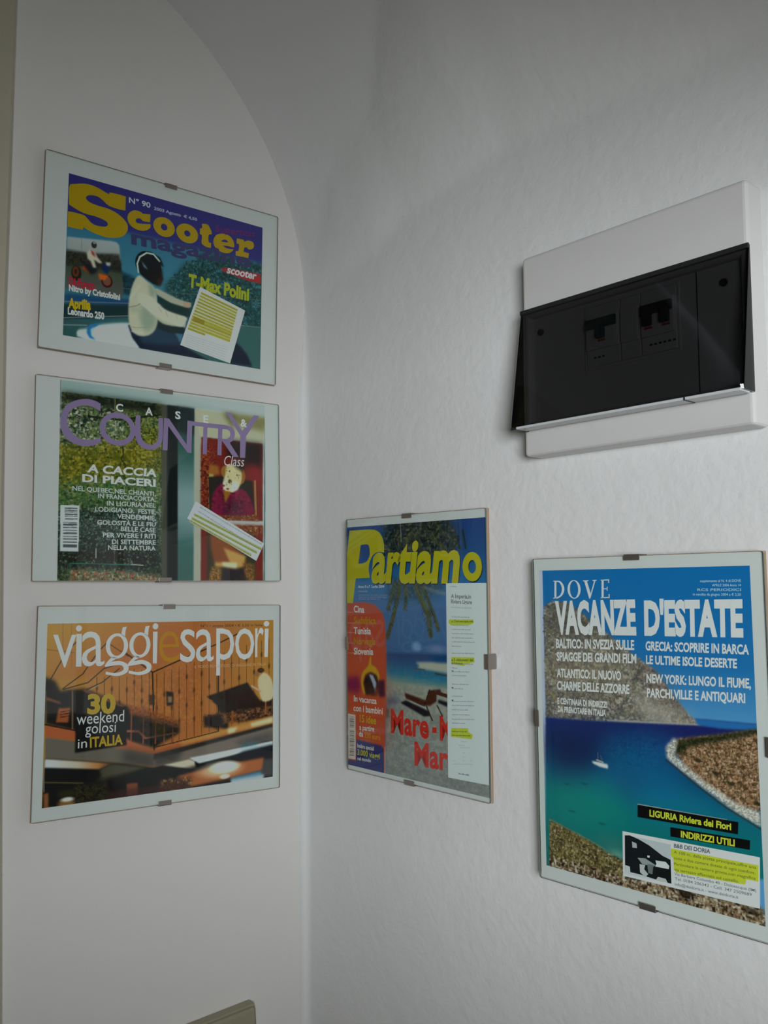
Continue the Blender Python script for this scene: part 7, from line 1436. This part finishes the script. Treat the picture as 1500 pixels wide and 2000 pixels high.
for k in range(1, 6):
    F = FRAMES[k]; u = Vector(F['u']); v = Vector(F['v']); n = u.cross(v).normalized()
    c = Vector(F['c']) + Vector((0, 0, ZC))
    rot = Matrix(((u.x, v.x, n.x), (u.y, v.y, n.y), (u.z, v.z, n.z))).to_4x4()
    root = thing('clip_frame', INFO[k][0], 'picture frame', c, rot, 'glass clip frames with magazine covers')
    w, h = F['w'], F['h']
    bm = bmesh.new(); box(bm, -w / 2, w / 2, -h / 2, h / 2, -.0056, -.0028, .0003, 1); bmobj('backing_board', bm, 'mdf', root)
    bm = bmesh.new(); box(bm, -w / 2 + .0005, w / 2 - .0005, -h / 2 + .0005, h / 2 - .0005, -.0028, -.0026); bmobj('mount_paper', bm, 'mount', root)
    # glass sheet with polished edges and slightly nipped corners
    bm = bmesh.new(); r = .0022
    pts = []
    for sx, sy in ((1, 1), (-1, 1), (-1, -1), (1, -1)):
        cx, cy = sx * (w / 2 - r), sy * (h / 2 - r); a0 = math.atan2(sy, sx) - math.pi / 4
        for q in range(4): a = a0 + q * math.pi / 6; pts.append((cx + r * math.cos(a), cy + r * math.sin(a)))
    prism(bm, pts, -.0020, 0)
    g = bmobj('glass_pane', bm, 'glass', root); g.data.materials.append(MAT['edge'])
    for p in g.data.polygons:
        if abs(p.normal.z) < .5: p.material_index = 1
    # picture
    x0, y0, x1, y1 = PRINT_RECT[k]; pn = Painter(x0, y0, x1, y1, RES[k]); pn.run(OPS[k])
    me = bpy.data.meshes.new('printed_cover'); ny, nx = pn.ny, pn.nx
    co = np.zeros((ny * nx, 3), np.float32); co[:, 0] = pn.X.ravel() / 1000; co[:, 1] = pn.Y.ravel() / 1000; co[:, 2] = -.00250
    idx = np.arange(ny * nx).reshape(ny, nx); q = np.stack([idx[:-1, :-1], idx[:-1, 1:], idx[1:, 1:], idx[1:, :-1]], -1).reshape(-1).astype(np.int32)
    nf = len(q) // 4
    me.vertices.add(ny * nx); me.vertices.foreach_set('co', co.ravel()); me.loops.add(nf * 4); me.loops.foreach_set('vertex_index', q)
    me.polygons.add(nf); me.polygons.foreach_set('loop_start', np.arange(0, nf * 4, 4, dtype=np.int32)); me.update(calc_edges=True)
    at = me.color_attributes.new('ink', 'FLOAT_COLOR', 'POINT')
    rgba = np.ones((ny * nx, 4), np.float32); rgba[:, :3] = albedo(pn.c.reshape(-1, 3), k); at.data.foreach_set('color', rgba.ravel())
    pr = link('printed_cover', me, 'ink', root, INFO[k][1])
    # lettering: one mesh per letter or line
    z = -.00244
    f = lambda r_, sm: clean(smooth_outline(pairs(r_), 4)) if sm else clean(pairs(r_))
    def glyphs():
        global z
        cur = None; L = None
        for gi, (nm, col, outer, holes, sm) in enumerate(GLYPHS[k]):
            gid = GROUPED.get(k, list(range(40)))[gi]
            if gid != cur:
                if L: L.build('letter', pr)
                cur = gid; L = Layer(); z += .000004
            V, Fc = fill_outline(f(outer, sm), [f(q_, sm) for q_ in holes]); L.add(V, Fc, z, albedo(col, k))
        if L: L.build('letter', pr)
        z += .00003
    if k != 4: glyphs()
    for nm, col, txt, q_, ref, bold, sh in TEXTS[k]:
        L = Layer(); V, Fc = place_text(txt, q_, ref, bold, sh); L.add(V, Fc, z, albedo(col, k)); z += .000002
        if nm == 'masthead_shade' and txt == 'o': continue
        L.build('letter' if len(txt) == 1 else 'text_line', pr)
    if k == 4: glyphs()
    # pasted clippings
    for ci, d in enumerate(PASTED[k]):
        zb = -.00218 + ci * .00001
        L = Layer(); L.add(pairs(d['quad']), [(0, 1, 2, 3)], zb, albedo(d['col'], k)); po = L.build(d['name'], root, d['label'])
        T_, I_ = Layer(), Layer(); zi = 0
        for it in d['items']:
            if it[0] == 'I':
                V, Fc = fill_outline(clean(pairs(it[2])), []); zi += 1
                if it[3] == 1: H = Layer()
                (H if it[3] == 1 else I_).add(V, Fc, zb + .00003 + zi * .000002, albedo(it[1], k))
                if it[3] == 1: H.build('highlighter_mark', po)
            elif it[0] == 'T': V, Fc = place_text(it[2], it[3], it[4], it[5], it[6]); T_.add(V, Fc, zb + .00009, albedo(it[1], k))
            elif it[0] == 'B': V, Fc = word_bars(it[2], it[3], it[4]); T_.add(V, Fc, zb + .00009, albedo(it[1], k))
        I_.build('printed_picture', po); T_.build('clipping_text', po)
    # spring clips
    back = min(max(.0062, abs(F['c'][1] if k <= 3 else .0130) - .0012), .0125)
    spots = [(-.001, h / 2, 0), (-.002, -h / 2, math.pi)]
    if k >= 4: spots = [(-.0045 if k == 4 else -.003, h / 2, 0), (-.0045 if k == 4 else .001, -h / 2, math.pi), (-w / 2, 0 if k == 4 else -.002, math.pi / 2), (w / 2, -.008 if k == 4 else -.0015, -math.pi / 2)]
    me = None
    for x, y, a in spots:
        if me is None: o = bmobj('clip', clip_mesh(back), 'steel', root); me = o.data
        else: o = link('clip', me, None, root)
        o.location = (x, y, 0); o.rotation_euler = (0, 0, a)

# ------------------------------------------------------------------ fuse box on the right wall
fb = thing('fuse_box', 'white wall fuse box with a smoked black tilting cover, above the blue magazine cover', 'electrical box', (0, 0, 0))
FBX, FBZ = .5178, .2305                        # centre along wall, height
fb.matrix_world = Matrix.Translation(UR * FBX + Vector((0, 0, ZC + FBZ))) @ RM @ Matrix.Rotation(-.0135, 4, 'Z')
HW, HH, DP = .1160, .0993, .0260
def fr(x): return x - FBX
bm = bmesh.new()
# housing: ring-shaped front with a recess for the modules
rx0, rx1, rz0, rz1 = -.108, .108, -.066, .037
box(bm, -HW, HW, rz1, HH, .0, DP, .0035, 3); box(bm, -HW, HW, -HH, rz0, .0, DP, .0035, 3)
box(bm, -HW, rx0, rz0 - .006, rz1 + .006, .0, DP, .0035, 3); box(bm, rx1, HW, rz0 - .006, rz1 + .006, .0, DP, .0035, 3)
bmobj('housing', bm, 'plastic', fb, smooth=False)
bm = bmesh.new(); box(bm, rx0 - .002, rx1 + .002, rz0 - .004, rz1 + .004, .010, .0195, .001)
ip = bmobj('inner_panel', bm, 'plastic_in', fb)
bm = bmesh.new(); box(bm, .0666, .0674, rz0, rz1, .0192, .0198); bmobj('panel_seam', bm, 'dark', ip)
# module window rim
wx0, wx1, wz0, wz1 = -.0445, .0495, -.0252, .0325
bm = bmesh.new()
for a in ((wx0 - .002, wx1 + .002, wz1, wz1 + .002), (wx0 - .002, wx1 + .002, wz0 - .002, wz0), (wx0 - .002, wx0, wz0, wz1), (wx1, wx1 + .002, wz0, wz1)):
    box(bm, a[0], a[1], a[2], a[3], .019, .0205, .0003)
bmobj('module_window', bm, 'plastic_in', ip)
mods = [(wx0 + .001, wx0 + .037, 2), (wx0 + .038, wx0 + .058, 0), (wx0 + .059, wx1 - .001, 4)]
for i, (a, b, nt) in enumerate(mods):
    bm = bmesh.new(); box(bm, a, b, wz0 + .001, wz1 - .001, .012, .0215, .0006)
    box(bm, a + .001, b - .001, wz0 + .016, wz1 - .010, .0212, .0240, .0006)
    md = bmobj('circuit_breaker', bm, 'plastic_in', fb)
    if nt == 0: continue
    bm = bmesh.new(); zc = (wz0 + wz1) / 2 + .006
    box(bm, a + .002, b - .002, zc, zc + .009, .0235, .0270, .0008)
    for q in range(nt // 2):
        xm = a + (b - a) * ((q + .5) / (nt // 2)); box(bm, xm - .004, xm + .004, zc - .010, zc + .004, .0235, .0285, .001)
    bmobj('toggle', bm, 'dark' if i else 'blue', md)
    bm = bmesh.new()
    for q in range(nt // 2):
        xm = a + (b - a) * ((q + .5) / (nt // 2)); box(bm, xm - .004, xm + .004, zc - .0125, zc - .0105, .0215, .0241)
    bmobj('red_mark', bm, 'red', md)
    bm = bmesh.new()
    for q in range(6 if i else 3):
        xm = a + .008 + q * .0045; box(bm, xm, xm + .0025, wz0 + .008, wz0 + .0095, .0214, .0218)
    bmobj('small_print', bm, 'dark', md)
for x, z in ((-.0983, .0220), (.0912, .0216)):
    bm = bmesh.new(); bmesh.ops.create_cone(bm, cap_ends=True, segments=20, radius1=.0034, radius2=.0030, depth=.002, matrix=Matrix.Translation((x, z, .0203)))
    bmobj('screw', bm, 'dark', fb, smooth=False)
# smoked cover: wedge-shaped lid hinged at the top
CX0, CX1 = -.1170, .1172; CT, CB = .0440, -.0742; TO, BO = .0290, .0470; TK = .0018
def cov(x, t, inset):   # t 0 top .. 1 bottom
    return (x, CT + (CB - CT) * t, TO + (BO - TO) * t - inset)
bm = bmesh.new()
rows = []
NS = 6
for t in (0, .03, .97, 1):
    i = .0015 if t in (0, 1) else 0
    rows.append([bm.verts.new(cov(x, t, i + (.0015 if e else 0))) for x, e in ((CX0, 1), (CX0 + .002, 0), (CX1 - .002, 0), (CX1, 1))])
for a, b in zip(rows, rows[1:]):
    for i in range(3): bm.faces.new((a[i], a[i + 1], b[i + 1], b[i]))
cv = bmobj('smoked_cover', bm, 'smoke', fb, 'smoked see-through plastic lid')
for sx, x in ((0, CX0), (1, CX1)):
    bm = bmesh.new(); s = -TK if sx else TK
    pts = [(CT, .0263), (CT, TO - .0015), (CB, BO - .0030), (CB, .0264)]
    a = [bm.verts.new((x, p, q)) for p, q in pts]; b = [bm.verts.new((x + s, p, q)) for p, q in pts]
    bm.faces.new(a); bm.faces.new(b[::-1])
    for i in range(4): bm.faces.new((a[i], a[(i + 1) % 4], b[(i + 1) % 4], b[i]))
    bmobj('cover_cheek', bm, 'smoke', cv)
bm = bmesh.new(); box(bm, CX0, CX1, CT - .003, CT + .0015, .0262, TO + .0002, .0008); bmobj('hinge_bar', bm, 'dark', cv)
bm = bmesh.new(); box(bm, CX0 + .0075, CX1 - .002, CB - .0012, CB + .0012, .0305, BO - .0010, .0005); bmobj('cover_lip', bm, 'lip_reflection', cv, 'pale bottom edge of the lid, reflection painted in')
bm = bmesh.new(); box(bm, CX0 + .0005, CX0 + .0078, CB - .0014, CB + .0012, .0264, BO - .0012, .0006); bmobj('lip_corner', bm, 'dark', cv)
bm = bmesh.new(); box(bm, fr(.5850), fr(.5862), CB - .0016, CB + .0014, .0300, BO - .0006); bmobj('lip_notch', bm, 'dark', cv)

# ------------------------------------------------------------------ beige box low on the left wall
bb = thing('wall_box', 'beige plastic box on the left wall, cut off by the bottom of the picture', 'wall box', (-.1385, 0, ZC - .5500))
bb.rotation_euler = (0, math.radians(-3.6), 0)
bm = bmesh.new(); box(bm, -.0600, .0600, -.0150, 0, -.060, .060, .0015, 2); bmobj('base_plate', bm, 'beige', bb)
bm = bmesh.new(); box(bm, -.0585, .0585, -.0195, -.0145, -.0585, .0585, .0035, 3); bmobj('front_cover', bm, 'beige', bb)
